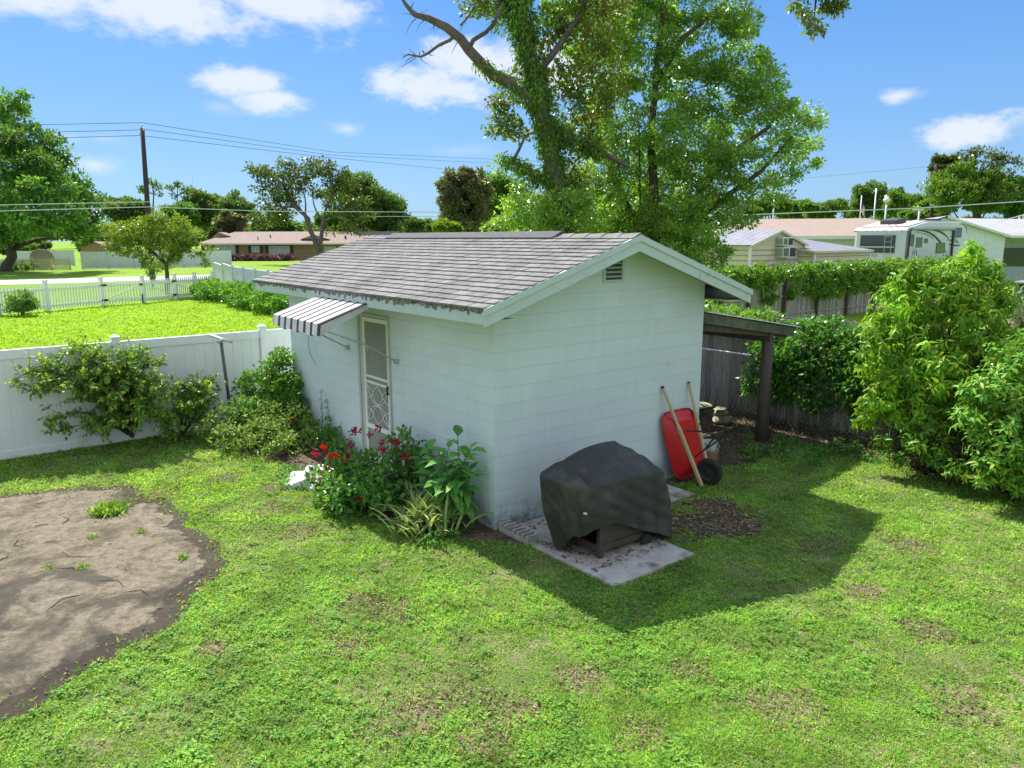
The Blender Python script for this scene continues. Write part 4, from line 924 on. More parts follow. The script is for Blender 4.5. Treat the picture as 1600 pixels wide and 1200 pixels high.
t = thing('wooden_spool', 'large round wooden cable spool standing on edge under the oak', 'cable spool', at(67, 418, 85))
c = at(67, 405, 85); q = Matrix.Rotation(R(90), 3, 'X')
for dy in (-.45, .45): MB().lathe((c[0], c[1]+dy, 1.12), [(.1, -.03), (1.1, -.03), (1.12, 0), (1.1, .03), (.1, .03)], 30, q).build('flange', M['wood_grey'], t)
MB().lathe((c[0], c[1], 1.12), [(.55, -.42), (.55, .42)], 20, q).build('drum', M['wood_grey'], t)

# grey board fences
def boardfence(name, label, p0, p1, H, rail_side, wid=.14, gapc=.012, frame=SH, posts=True, seed=1):
    rg = np.random.default_rng(seed); p0 = Vector((*p0, 0)); p1 = Vector((*p1, 0)); d = (p1-p0).normalized(); L0 = (p1-p0).length; nrm = Vector((-d.y, d.x, 0))*rail_side
    t = thing(name, label, 'fence', S(p0.x, p0.y), AZ); mb = MB(SH); s = 0
    while s < L0:
        w = wid*(.92+.16*rg.random()); h = H+rg.normal()*.02; c = p0+d*(s+w/2); tilt = rg.normal()*.008
        q = Matrix.Rotation(math.atan2(d.y, d.x), 3, 'Z') @ Matrix.Rotation(tilt, 3, 'Y')
        mb.box((c.x+nrm.x*rg.normal()*.003, c.y, h/2), (w-gapc*(.5+rg.random()), .018, h), q); s += w
    mb.build('boards', M['wood_grey'], t)
    for z in (.35, 1.05, H-.25):
        mb = MB(SH); mb.beam(p0+nrm*.035+Vector((0, 0, z)), p1+nrm*.035+Vector((0, 0, z)), .04, .085); mb.build('rail', M['wood_grey'], t)
    k = 0
    while k*2.4 < L0:
        c = p0+d*k*2.4+nrm*.11; MB(SH).bb((c.x-.05, c.y-.05, -.1), (c.x+.05, c.y+.05, H-.02)).build('post', M['wood_dark'], t); k += 1
    return t
boardfence('wood_fence', 'weathered grey board fence behind the chain link fence and the lean-to', (7.5, -6), (7.5, 7.0), 1.92, -1, seed=2)
boardfence('wood_fence', 'long weathered board fence with creeper along its top below the caravan', (7.6, 10.4), (42, 10.4), 1.80, -1, seed=4)
# chain link
t = thing('chain_link_fence', 'galvanised chain link fence in front of the grey boards by the lean-to', 'fence', S(7.08, .5), AZ)
MB(SH).tube([(7.08, -3.9, 1.2), (7.08, 6.9, 1.2)], .019, 8).build('top_rail', M['galv'], t, smooth=True)
for v in (-4.3+2.41*2, -4.3, -1.89, 2.93, 5.34):
    p = MB(SH).tube([(7.08, v, -.1), (7.08, v, 1.24)], .03, 10).build('post', M['galv'], t, smooth=True)
    MB(SH).lathe((7.08, v, 1.24), [(.034, 0), (.03, .02), (.012, .035)], 10).build('post_cap', M['galv'], p)
mb = MB(SH); st = .09
for k in range(int((10.8+1.15)/st)):
    v = -3.9-1.15+k*st; a0 = max(0, -3.9-v); a1 = min(1.15, 6.9-v)
    if a1 > a0:
        mb.tube([(7.055, v+a0, .04+a0), (7.055, v+a1, .04+a1)], .0022, 3, False); mb.tube([(7.051, v+a0, 1.19-a0), (7.051, v+a1, 1.19-a1)], .0022, 3, False)
mb.build('wire_mesh', M['galv'], t)

# ================================================================ NEIGHBOUR BUILDINGS, CARAVAN
def siding_box(mb, a, b): mb.bb(a, b)
def metal_shed(label, u0, u1, v0, v1, ze, zr, gable=True, seed=0):
    t = thing('metal_shed', label, 'shed', S((u0+u1)/2, v0), AZ); mb = MB(SH); n = int((ze)/.23)
    for k in range(n+1):      # lapped siding courses as real geometry
        za, zb = k*ze/(n+1), (k+1)*ze/(n+1); o = .012
        for (x0, y0), (x1, y1), nx, ny in (((u0, v0), (u1, v0), 0, -1), ((u0, v1), (u0, v0), -1, 0), ((u1, v0), (u1, v1), 1, 0), ((u1, v1), (u0, v1), 0, 1)):
            mb.add([(x0+nx*.02, y0+ny*.02, za), (x1+nx*.02, y1+ny*.02, za), (x1, y1, zb-.02), (x0, y0, zb-.02), (x0, y0, zb), (x1, y1, zb)], [(0, 1, 2, 3), (3, 2, 5, 4)])
    um = (u0+u1)/2
    if gable:
        n2 = 5
        for v, s in ((v0, -1), (v1, 1)):
            for k in range(n2):
                za, zb = ze+(zr-ze)*k/n2, ze+(zr-ze)*(k+1)/n2; ha, hb = (u1-u0)/2*(1-k/n2), (u1-u0)/2*(1-(k+1)/n2)
                mb.add([(um-ha, v+s*.02, za), (um+ha, v+s*.02, za), (um+hb, v, zb), (um-hb, v, zb)], [(0, 1, 2, 3)])
    else:
        for u in (u0, u1): mb.add([(u, v0, ze), (u, v1, ze), (u, v1, zr)], [(0, 1, 2)])
        mb.add([(u0, v1, ze), (u1, v1, ze), (u1, v1, zr), (u0, v1, zr)], [(0, 1, 2, 3)])
    w = mb.build('wall', M['siding'], t)
    mj = MB(SH)  # thin dark strips drawing the shadow line below every course
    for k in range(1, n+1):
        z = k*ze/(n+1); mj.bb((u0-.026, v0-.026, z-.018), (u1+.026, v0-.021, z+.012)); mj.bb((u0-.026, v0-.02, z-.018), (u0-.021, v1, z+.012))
    mj.build('lap_shadow_strips', M['siding_shadow'], w)
    for u, v in ((u0, v0), (u1, v0)): MB(SH).bb((u-.04, v-.045, 0), (u+.07 if u == u0 else u+.04, v+.04, ze)).build('corner_trim', M['white'], t)
    mb = MB(SH); oh = .12
    def cor(x0, x1, y0, y1, zf, along):
        n = 40; V = []; F = []
        for i in range(n+1):
            f = i/n; h = .018*(i % 2)
            if along == 'v': y = y0+(y1-y0)*f; V += [(x0, y, zf(x0)+h), (x1, y, zf(x1)+h)]
            else: x = x0+(x1-x0)*f; V += [(x, y0, zf(y0)+h), (x, y1, zf(y1)+h)]
        for i in range(n): F.append((2*i, 2*i+1, 2*i+3, 2*i+2))
        b = len(V); V += [(p[0], p[1], p[2]-.03) for p in V]; F += [tuple(q+b for q in f) for f in F[:n]]; F += [(0, 1, b+1, b), (2*n, 2*n+1, b+2*n+1, b+2*n)]; F += [(2*i, 2*i+2, b+2*i+2, b+2*i) for i in range(n)]+[(2*i+1, 2*i+3, b+2*i+3, b+2*i+1) for i in range(n)]
        mb.add(V, F)
    if gable:
        k = (zr-ze)/((u1-u0)/2); zf = lambda x: zr+.03-k*abs(x-um)
        cor(u0-oh, um, v0-oh, v1+oh, zf, 'v'); cor(um, u1+oh, v0-oh, v1+oh, zf, 'v')
        mb.build('roof', M['tin'], t)
        for a, b in ((u0-oh, um), (um, u1+oh)): MB(SH).prism([(a, v0-oh-.03, zf(a)-.10), (b, v0-oh-.03, zf(b)-.10), (b, v0-oh-.03, zf(b)), (a, v0-oh-.03, zf(a))], (0, .025, 0)).build('gable_trim', M['siding'], t)
    else:
        k = (zr-ze)/(v1-v0); cor(u0-oh, u1+oh, v0-oh, v1+oh, lambda y: ze+.03+k*(y-v0), 'u'); mb.build('roof', M['tin'], t)
        MB(SH).bb((u0-oh, v0-oh-.03, ze-.07), (u1+oh, v0-oh-.002, ze+.02)).build('eave_trim', M['siding'], t); mb = MB(SH); mb.prism([(u0-oh-.02, v0-oh, ze-.07), (u0-oh-.02, v1+oh, zr-.05), (u0-oh-.02, v1+oh, zr+.04), (u0-oh-.02, v0-oh, ze+.02)], (.018, 0, 0)); mb.build('gable_trim', M['siding'], t)
    return t
s1 = metal_shed('tall cream metal shed with two window air conditioners in its gable', 22.52, 26.62, 12.41, 19.5, 3.05, 3.66)
for (ua, ub, za, zb) in ((24.33, 25.12, 3.0, 3.36), (24.36, 25.40, 2.50, 2.95)):
    a = MB(SH).bb((ua, 12.02, za), (ub-.05, 12.385, zb)).build('air_conditioner', M['hwhite'], s1, bevel=.015)
    mb = MB(SH); mb.bb((ua+(ub-ua)*.5, 12.008, za+.04), (ub-.09, 12.018, zb-.04)); mb.build('coil', M['rvdark'], a)
    mb = MB(SH); [mb.bb((ua-.006, 12.06+q*.045, za+.06), (ua-.001, 12.08+q*.045, zb-.06)) for q in range(7)]; [mb.bb((ua+.04+q*.04, 12.008, za+.06), (ua+.06+q*.04, 12.018, zb-.06)) for q in range(int((ub-ua)*.4/.04))]; mb.build('grille', M['rvmid'], a)
metal_shed('low cream metal shed with a stained lean roof beside the taller shed', 26.15, 31.0, 11.6, 15.0, 2.74, 3.2, gable=False)

def caravan():
    t = thing('caravan', 'white fifth wheel caravan with dark swooping stripes parked behind the creeper fence', 'caravan', S(40, 12.24), AZ)
    v0, v1 = 12.24, 15.0
    prof = [(36.0, 1.15), (36.0, 3.72), (36.15, 3.86), (38.4, 4.18), (42.5, 4.2), (43.15, 4.08), (43.55, 3.75), (43.6, 3.2), (43.35, 2.7), (42.9, 2.5), (41.6, 2.4), (41.3, 1.15)]
    body = MB(SH).prism([(u, v0, z) for u, z in prof], (0, v1-v0, 0)).build('body', M['rv'], t, bevel=.05)
    MB(SH).prism([(36.2, v0+.15, 3.885), (38.4, v0+.15, 4.2), (42.4, v0+.15, 4.22), (42.4, v0+.15, 4.25), (38.4, v0+.15, 4.235), (36.2, v0+.15, 3.93)], (0, v1-v0-.3, 0)).build('roof', M['rvroof'], t)
    MB(SH).prism([(36.9, 13.2, 3.99), (37.9, 13.2, 4.1), (37.85, 13.2, 4.40), (36.95, 13.2, 4.30)], (0, 1.0, 0)).build('air_conditioner', M['rvdark'], t, bevel=.05)
    MB(SH).bb((41.3, 13.2, 4.255), (42.2, 14.1, 4.40)).build('roof_vent', M['rvdark'], t, bevel=.04)
    # rear
    rw = MB(SH).bb((35.975, 12.80, 2.52), (35.998, 14.72, 3.46)).build('rear_window', M['glass'], t, bevel=.008)
    MB(SH).bb((35.962, 12.84, 2.80), (35.974, 14.68, 2.86)).build('window_rail', M['rv'], rw)
    mb = MB(SH)
    for v in (12.95, 13.30): mb.tube([(35.86, v, 1.5), (35.86, v, 3.85), (36.0, v, 4.0), (36.3, v, 4.0)], .016, 6)
    for k in range(8): mb.tube([(35.86, 12.95, 1.6+k*.3), (35.86, 13.30, 1.6+k*.3)], .013, 6)
    mb.build('ladder', M['alu'], t)
    for v in (12.5, 13.5, 13.8, 14.1, 14.4, 14.9): MB(SH).bb((35.97, v-.05, 3.68), (35.998, v+.05, 3.71)).build('marker_light', M['taillight'], t)
    for v in (12.55, 14.7): MB(SH).bb((35.96, v-.14, 2.12), (35.998, v+.14, 2.24)).build('tail_light', M['taillight'], t)
    mb = MB(SH); x = 35.985      # faded script lettering low on the rear, unreadable strokes
    for k in range(9): mb.tube([(x, 14.35-k*.075, 2.37+.02*math.sin(k*2)), (x, 14.33-k*.075, 2.44+(.06 if k in (0, 4, 7) else 0)), (x, 14.29-k*.075, 2.37)], .006, 4)
    mb.tube([(x, 14.4, 2.34), (x, 13.65, 2.33)], .005, 4); mb.build('lettering', M['rvmid'], t)
    MB(SH).bb((35.7, 12.35, 1.05), (35.98, 14.9, 1.2)).build('bumper', M['rvdark'], t)
    for a, b in ((36.0, 36.09), (36.12, 36.16)): MB(SH).bb((a, v0-.012, 1.2), (b, v0-.002, 3.7)).build('corner_band', M['rvmid'], t)
    d = MB(SH).bb((36.84, v0-.022, 1.5), (38.0, v0-.002, 3.45)).build('door', M['rv'], t, bevel=.01)
    MB(SH).bb((37.05, v0-.034, 2.80), (37.80, v0-.024, 3.34)).build('window', M['glass'], d)
    MB(SH).bb((36.92, v0-.05, 2.45), (36.97, v0-.024, 2.6)).build('handle', M['rvdark'], d)
    for a, b, c, e in ((36.32, 36.76, 2.92, 3.46), (38.08, 38.42, 3.08, 3.24), (41.62, 42.6, 3.36, 3.84), (39.6, 40.6, 2.5, 3.0)): 
        w = MB(SH).bb((a, v0-.022, c), (b, v0-.002, e)).build('window', M['glass'], t)
        mb = MB(SH); [mb.bb(*q) for q in (((a-.03, v0-.03, c-.03), (b+.03, v0-.004, c-.001)), ((a-.03, v0-.03, e+.001), (b+.03, v0-.004, e+.03)), ((a-.03, v0-.03, c), (a-.001, v0-.004, e)), ((b+.001, v0-.03, c), (b+.03, v0-.004, e)))]; mb.build('frame', M['rvdark'], w)
    MB(SH).tube([(36.35, v0-.09, 3.79), (41.5, v0-.09, 3.80)], .075, 10).build('awning_roll', M['rvgrey'], t)
    MB(SH).beam((36.15, v0-.06, 1.3), (36.25, v0-.06, 3.75), .05, .09).build('awning_arm', M['rvdark'], t); MB(SH).beam((41.55, v0-.06, 1.3), (41.5, v0-.06, 3.75), .06, .16).build('awning_arm', M['rvdark'], t)
    def swoosh(pts, w0, w1, m):
        mb = MB(SH); P = [Vector((a, v0-.006, b)) for a, b in pts]; Q = []
        n = 14; top = []; bot = []
        for i in range(n+1):
            f = i/n; p = (1-f)**2*P[0]+2*f*(1-f)*P[1]+f*f*P[2]; dd = (2*(1-f)*(P[1]-P[0])+2*f*(P[2]-P[1])).normalized(); nn = Vector((-dd.z, 0, dd.x)); w = (w0*(1-f)+w1*f)*math.sin(math.pi*(.08+.9*f))**.6
            top.append(p+nn*w); bot.append(p-nn*w)
        mb.add(top+bot, [(i, i+1, n+1+i+1, n+1+i) for i in range(n)]); mb.build('stripe', M[m], t)
    swoosh([(37.1, 3.70), (39.4, 3.75), (40.9, 2.45)], .03, .10, 'rvdark'); swoosh([(38.9, 3.72), (40.1, 3.72), (41.1, 3.25)], .04, .07, 'rvdark')
    swoosh([(36.7, 3.6), (38.4, 3.6), (39.2, 3.2)], .015, .04, 'rvmid'); swoosh([(40.8, 3.2), (41.9, 3.15), (42.5, 2.98)], .06, .05, 'rvmid'); swoosh([(41.1, 3.42), (41.8, 3.3), (42.4, 3.05)], .02, .05, 'rvmid')
    swoosh([(41.2, 2.95), (42.0, 2.82), (42.7, 2.9)], .05, .05, 'rvdark'); swoosh([(42.4, 4.1), (43.3, 4.1), (43.45, 3.5)], .03, .05, 'rvdark')
    mb = MB(SH); mb.tube([(36.15, v0-.1, 1.2), (36.5, v0-.35, 1.2), (37.6, v0-.35, 1.2)], .03, 6); mb.bb((36.9, v0-.6, .9), (37.9, v0-.02, .96)); mb.bb((36.9, v0-.8, .55), (37.9, v0-.4, .6)); mb.tube([(36.95, v0-.06, 2.15), (36.75, v0-.25, 2.25), (36.75, v0-.25, 2.6), (36.95, v0-.06, 2.7)], .02, 6); mb.build('steps', M['rvdark'], t)
    sl_ = MB(SH).bb((37.3, 15.01, 2.0), (41.0, 15.75, 3.55)).build('slide_out', M['rv'], t, bevel=.03); MB(SH).bb((37.285, 15.15, 2.5), (37.298, 15.6, 3.2)).build('window', M['glass'], sl_)
    for u in (38.6, 39.6):
        for v in (12.45, 14.6):
            w = MB(SH).lathe((u, v+.22, .42), [(.1, -.02), (.38, 0), (.42, .05), (.42, .19), (.38, .24), (.1, .22)], 22, Matrix.Rotation(R(90), 3, 'X')).build('wheel', M['rubber'], t)
            MB(SH).lathe((u, v+.235, .42), [(.05, 0), (.22, 0), (.22, .2), (.05, .2)], 14, Matrix.Rotation(R(90), 3, 'X')).build('rim', M['rv'], w)
    for u in (41.9,): MB(SH).bb((u-.05, 12.5, 0), (u+.05, 12.6, 2.45)).build('landing_leg', M['rvdark'], t)
caravan()

def house(name, label, pts_roof, walls, mats, features=(), fr=None):
    pass
# pink roofed house behind the sheds
t = thing('house', 'long low house with faded pink shingle roof behind the metal sheds', 'house', (22, 64, 0))
mb = MB(); mb.bb((6, 60.6, 0), (34, 74, 3.3)); mb.build('wall', M['hwhite'], t)
mb = MB(); a, b = 5.2, 34.8
mb.add([(a, 59.9, 3.4), (b, 59.9, 3.5), (b-3, 68, 5.0), (a+5, 68, 4.9), (a, 75, 3.4), (b, 75, 3.5)], [(0, 1, 2, 3), (3, 2, 5, 4), (0, 3, 4), (1, 5, 2)]); mb.build('roof', M['proof'], t)
MB().beam((a, 59.86, 3.27), (b, 59.86, 3.37), .04, .26).build('fascia', M['hwhite'], t)
for x in (12, 18.5, 24): 
    w = MB().bb((x, 60.55, 1.2), (x+1.6, 60.59, 2.6)).build('window', M['glass'], t)
# grey roofed house on the right
t = thing('house', 'pale house with grey shingle roof right of the caravan', 'house', (36, 55, 0))
mb = MB(); e0, e1 = 29.4, 35.8
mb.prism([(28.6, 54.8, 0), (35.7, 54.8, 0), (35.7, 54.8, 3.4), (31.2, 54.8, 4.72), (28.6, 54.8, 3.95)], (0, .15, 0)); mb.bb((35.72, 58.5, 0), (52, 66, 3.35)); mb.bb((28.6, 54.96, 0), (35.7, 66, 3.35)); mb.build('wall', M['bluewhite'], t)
mb = MB(); mb.add([(31.2, 54.5, 4.85), (35.95, 54.5, 3.44), (52, 57.2, 3.44), (52, 64, 4.7), (36, 62, 4.85), (27.8, 54.5, 3.84), (27.8, 66, 3.84), (52, 70, 3.4)], [(0, 1, 2, 3, 4), (0, 4, 6, 5), (4, 3, 7, 6)]); mb.build('roof', M['groof'], t)
MB().prism([(31.2, 54.48, 4.68), (35.98, 54.48, 3.27), (35.98, 54.48, 3.43), (31.2, 54.48, 4.84)], (0, .03, 0)).build('fascia', M['hwhite'], t); MB().beam((36, 54.5, 3.36), (52, 57.2, 3.36), .03, .17).build('fascia', M['hwhite'], t)
MB().tube([(33.8, 58.5, 4.3), (33.8, 58.5, 4.75)], .07, 8).build('vent_pipe', M['hwhite'], t)
w = MB().bb((37.5, 58.42, 1.1), (40, 58.48, 2.5)).build('window', M['glass'], t)
# brick ranch house across the road
t = thing('house', 'tan brick ranch house with brown roof behind the purple hedge', 'house', (-35, 118, 0))
mb = MB(); mb.bb((-47.9, 118, 0), (-18, 131, 2.7)); mb.build('wall', M['hbrick'], t)
mb = MB(); mb.add([(-48.8, 117.2, 2.62), (-16, 117.2, 2.62), (-19, 125, 4.45), (-45.5, 125, 4.45), (-48.8, 132, 2.62), (-16, 132, 2.62)], [(0, 1, 2, 3), (3, 2, 5, 4), (0, 3, 4), (1, 5, 2)]); rf = mb.build('roof', M['hroof'], t)
MB().prism([(-46.8, 121.2, 4.35), (-45.0, 121.2, 3.7), (-48.0, 121.2, 3.5)], (0, 3, 0)).build('small_gable', M['hroof'], rf); MB().prism([(-33.2, 118.9, 3.2), (-31, 118.9, 3.95), (-28.6, 118.9, 3.2)], (0, 4, 0)).build('small_gable', M['hroof'], rf)
mb = MB(); mb.bb((-48.8, 117.15, 2.42), (-16, 117.2, 2.64)); mb.build('fascia', M['hwhite'], t)
[MB().tube([(x, y, z), (x, y, z+.55)], r_, 6).build('vent_pipe', M['blackmetal'], rf) for x, y, z, r_ in ((-38.5, 121, 3.4, .1), (-26.3, 120, 3.2, .16), (-40, 119.5, 3.1, .08))]
for a, b, c, d, sh in ((-46.3, -43.1, .84, 2.35, 1), (-40.6, -39.3, 1.2, 2.2, 1), (-37.9, -34.6, .85, 2.2, 1), (-29.2, -27.4, .9, 2.1, 0), (-25, -22, .9, 2.2, 1)):
    w = MB().bb((a, 117.9, c), (b, 117.97, d)).build('window', M['curtain'], t)
    mb = MB(); mm = (a+b)/2; mb.bb((mm-.06, 117.84, c), (mm+.06, 117.89, d)); mb.bb((a, 117.84, d-.08), (b, 117.89, d)); mb.bb((a, 117.84, c), (b, 117.89, c+.08)); mb.build('frame', M['hwhite'], w)
    if sh:
        for x in (a-.5, b+.05): MB().bb((x, 117.88, c-.05), (x+.45, 117.95, d+.05)).build('shutter', M['shutter'], t)
t = thing('house', 'small brown shed roof peeking over the white fence left of the small tree', 'outbuilding', at(150, 410, 104))
c = at(150, 383, 104); mb = MB(); mb.bb((c[0]-2, 104, 0), (c[0]+2, 108, 2.2)); mb.add([(c[0]-2, 103.98, 2.2), (c[0]+2, 103.98, 2.2), (c[0], 103.98, 2.9)], [(0, 1, 2)]); mb.build('wall', M['hbrick'], t)
mb = MB(); mb.add([(c[0]-2.5, 103.6, 2.05), (c[0], 103.6, 3.0), (c[0], 108.5, 3.0), (c[0]-2.5, 108.5, 2.05), (c[0]+2.5, 103.6, 2.05), (c[0]+2.5, 108.5, 2.05)], [(0, 1, 2, 3), (1, 4, 5, 2)]); mb.build('roof', M['hroof'], t)
t = thing('house', 'far brown roofed house just showing above the shed ridge', 'house', at(680, 380, 150))
c0 = at(625, 380, 150); c1 = at(760, 380, 150); mb = MB(); mb.bb((c0[0]+.6, 150, 0), (c1[0]-.6, 160, 2.8)); mb.build('wall', M['hbrick'], t)
mb = MB(); mb.add([(c0[0], 149, 2.7), (c1[0], 149, 2.7), (c1[0]-3, 155, 4.4), (c0[0]+3, 155, 4.4), (c0[0], 161, 2.7), (c1[0], 161, 2.7)], [(0, 1, 2, 3), (3, 2, 5, 4), (0, 3, 4), (1, 5, 2)]); mb.build('roof', M['hroof'], t)
t = thing('house', 'low orange roofed house at the right edge beyond the grey roof', 'house', at(1600, 380, 95))
c = at(1592, 360, 95); mb = MB(); mb.bb((c[0]+1, 95, 0), (c[0]+14, 104, 3.2)); mb.build('wall', M['hbrick'], t)
mb = MB(); mb.add([(c[0], 94.4, 3.1), (c[0]+15, 94.4, 3.1), (c[0]+12, 99.5, 6), (c[0]+3, 99.5, 6), (c[0], 105, 3.1), (c[0]+15, 105, 3.1)], [(0, 1, 2, 3), (3, 2, 5, 4), (0, 3, 4), (1, 5, 2)]); mb.build('roof', M['hroof'], t)

# dark round tank at the right edge
t = thing('water_tank', 'dark round tank with pale lid behind the tall shrub at the right edge', 'tank', (19.2, 27.5, 0))
MB().lathe((19.35, 27.5, 0), [(.72, 0), (.72, 1.6), (.74, 1.62), (.74, 1.68)], 30).build('body', M['rvdark'], t, smooth=False)
MB().lathe((19.35, 27.5, 1.69), [(.77, 0), (.77, .05), (.5, .09), (.05, .11)], 30).build('lid', M['tin'], t)

# ================================================================ POLES, CABLES, FLAGS
t = thing('utility_pole', 'tall dark wooden utility pole rising over the trees on the left', 'utility pole', at(236, 420, 62))
pt = at(224, 197, 62); pb = at(237, 420, 62); MB().tube([(pb[0]+.05, 62, -.1), (pt[0], 62, pt[2])], [.24, .17], 10).build('shaft', M['pole'], t, smooth=True)
mb = MB(); mb.beam((pt[0]+.05, 61.8, pt[2]-.7), (pt[0]+.5, 61.2, pt[2]-.42), .10, .14); mb.build('crossarm', M['pole'], t)
mb = MB()
for q in ((pt[0], 62, pt[2]), (pt[0]+.45, 61.25, pt[2]-.33), (pt[0]-.2, 62, pt[2]-.6)): mb.lathe((q[0], q[1], q[2]), [(.03, 0), (.03, .08), (.08, .1), (.07, .22), (.03, .26)], 8)
mb.build('insulator', M['galv'], t)
def cable(label, pts, r, mat='wire', sag=0, group=None, name='cable'):
    P = []
    for i in range(len(pts)-1):
        a = np.array(pts[i]); b = np.array(pts[i+1])
        for k in range(16): f = k/16; P.append(a+(b-a)*f-np.array([0, 0, sag*4*f*(1-f)]))
    P.append(np.array(pts[-1])); mb = MB(); mb.tube(P, r, 5)
    return tagk(mb.build(name, M[mat], None, P[0]), label, 'cable', group)
cable('highest overhead wire crossing the top of the left utility pole', [at(-120, 194, 60), at(224, 189, 62), at(520, 236, 90), at(900, 255, 150)], .022, 'wire')
cable('second overhead wire just below the left pole top', [at(-120, 207, 60), at(232, 200, 61.3), at(520, 241, 90), at(900, 262, 150)], .022, 'wire')
cable('third overhead wire tied lowest on the left pole', [at(-120, 217, 60), at(222, 209, 62), at(500, 243, 84), at(900, 285, 150)], .022, 'wire')
cable('upper of the two pale low cables in front of the oak', [at(-150, 319, 58), at(235, 312.5, 61.8)], .035, 'wirelight')
cable('pale low telephone cable running level across the left trees', [at(-150, 329, 58), at(235, 320.5, 61.8), at(410, 328, 66), at(780, 332, 80)], .035, 'wirelight')
cable('faint short cable in front of the dark trees near the ridge', [at(560, 337, 100), at(742, 338, 98), at(800, 340, 100)], .04, 'wirelight')
cable('pale service cable sloping up over the caravan roof', [at(1150, 338, 52), at(1436, 328, 55), at(1640, 316, 58)], .038, 'wirelight')
cable('thin cable in the sky left of the right utility pole', [at(1220, 284, 120), at(1466, 262, 90), at(1640, 250, 80)], .02, 'wire')
cable('pale cable dropping toward the grey roof at the right edge', [at(1560, 350, 60), at(1640, 329, 58)], .03, 'wirelight')
def post(name, label, x, ytop, Y, r, mat, cat, zb=0, group=None):
    a = at(x, ytop, Y); t = thing(name, label, cat, (a[0], Y, 0), 0, group)
    MB().tube([(a[0], Y, 0), (a[0], Y, a[2])], r, 8).build('shaft', M[mat], t, smooth=True); return t, a
t, a = post('utility_pole', 'dark utility pole among the tall trees above the grey roof', 1465, 259, 90, .20, 'pole', 'utility pole')
MB().beam((a[0]-.3, 90, a[2]-.6), (a[0]+.3, 90, a[2]-.6), .1, .12).build('crossarm', M['pole'], t); MB().bb((a[0]-.75, 89.7, a[2]-1.9), (a[0]-.25, 90.2, a[2]-.9)).build('transformer', M['rvmid'], t)
t, a = post('street_pole', 'slim pale metal pole behind the pink roof', 1212, 300, 75, .07, 'galv', 'pole')
t, a = post('street_pole', 'slim grey pole just right of the hanging flag', 1371, 297, 85, .08, 'galv', 'pole')
t, a = post('street_pole', 'short pole with white lamp head right of the flag', 1387, 316, 80, .08, 'galv', 'pole')
MB().lathe((a[0], 80, a[2]-.1), [(.1, -.1), (.32, 0), (.35, .2), (.2, .42), (.03, .5)], 12).build('lamp_head', M['hwhite'], t)
t, a = post('service_mast', 'leaning white service mast on the caravan side of the roofs', 1438, 331, 58, .06, 'hwhite', 'mast')
MB().beam((a[0]-.5, 58, a[2]), (a[0]+.3, 58, a[2]+.03), .06, .08).build('mast_head', M['hwhite'], t)
t, a = post('utility_pole', 'small pale pole with a transformer seen above the shed ridge', 743, 333, 100, .11, 'galv', 'utility pole')
MB().lathe((a[0]-.35, 100, a[2]-1.6), [(.05, 0), (.24, .03), (.24, .8), (.05, .85)], 12).build('transformer', M['hwhite'], t)
t, a = post('radio_mast', 'hair thin radio mast beyond the trees right of the left pole', 301, 268, 200, .05, 'galv', 'mast')
def flag(label, x, y0, y1, ytop, Y, w, lean=0):
    t, a = post('flagpole', label, x, ytop, Y, .05, 'galv', 'flagpole'); A = at(x, y0, Y); B = at(x, y1, Y); h = A[2]-B[2]; n = 13
    f = thing('flag', label.replace('pole with a', 'striped').replace('thin ', ''), 'flag', (A[0], Y, B[2]))
    f['label'] = 'limp red and white striped flag ' + ('above the pink roof' if x > 1000 else 'in front of the dark round tree')
    cw = 14
    def strip(k0, k1, c0, c1, m, nm):
        mb = MB(); V = []; F = []
        for i in range(c0, c1+1):
            fx = i/cw
            for k in (k0, k1):
                V.append((A[0]+lean*w*fx+.12*w*math.sin(fx*9), Y+.25*w*math.sin(fx*7+1), A[2]-h*.45*fx-h*.62*k/n+.04*w*math.sin(fx*14)))
        q = c1-c0
        for i in range(q): F.append((2*i, 2*i+1, 2*i+3, 2*i+2))
        mb.add(V, F); return mb, nm, m
    r_, w_, b_ = MB(), MB(), MB()
    for k in range(13):
        c0 = 6 if k < 7 else 0
        mb, _, _ = strip(k, k+1, c0, cw, 0, 0); tgt = r_ if k % 2 == 0 else w_; tgt.add(mb.v, mb.f)
    mb, _, _ = strip(0, 7, 0, 6, 0, 0); b_.add(mb.v, mb.f)
    r_.build('red_stripes', M['flagr'], f); w_.build('white_stripes', M['flagw'], f); b_.build('blue_canton', M['flagb'], f)
flag('thin flagpole standing above the pink roof', 1348, 318, 343, 308, 82, .7, .6)
flag('thin flagpole in front of the dark round tree', 622, 300, 316, 298, 150, 2.0, -1)

# ================================================================ TREES AND PLANTS
def PB(x, y, D, rpx, asp=1.0, dep=1.0):   # ellipsoid of foliage at depth D
    r = rpx/1162.37*D; return (at(x, y, D), (r, r*dep, r*asp))
def pts(lst, D0=21.0): return [at(p[0], p[1], p[2]+4 if len(p) > 2 else D0) for p in lst]
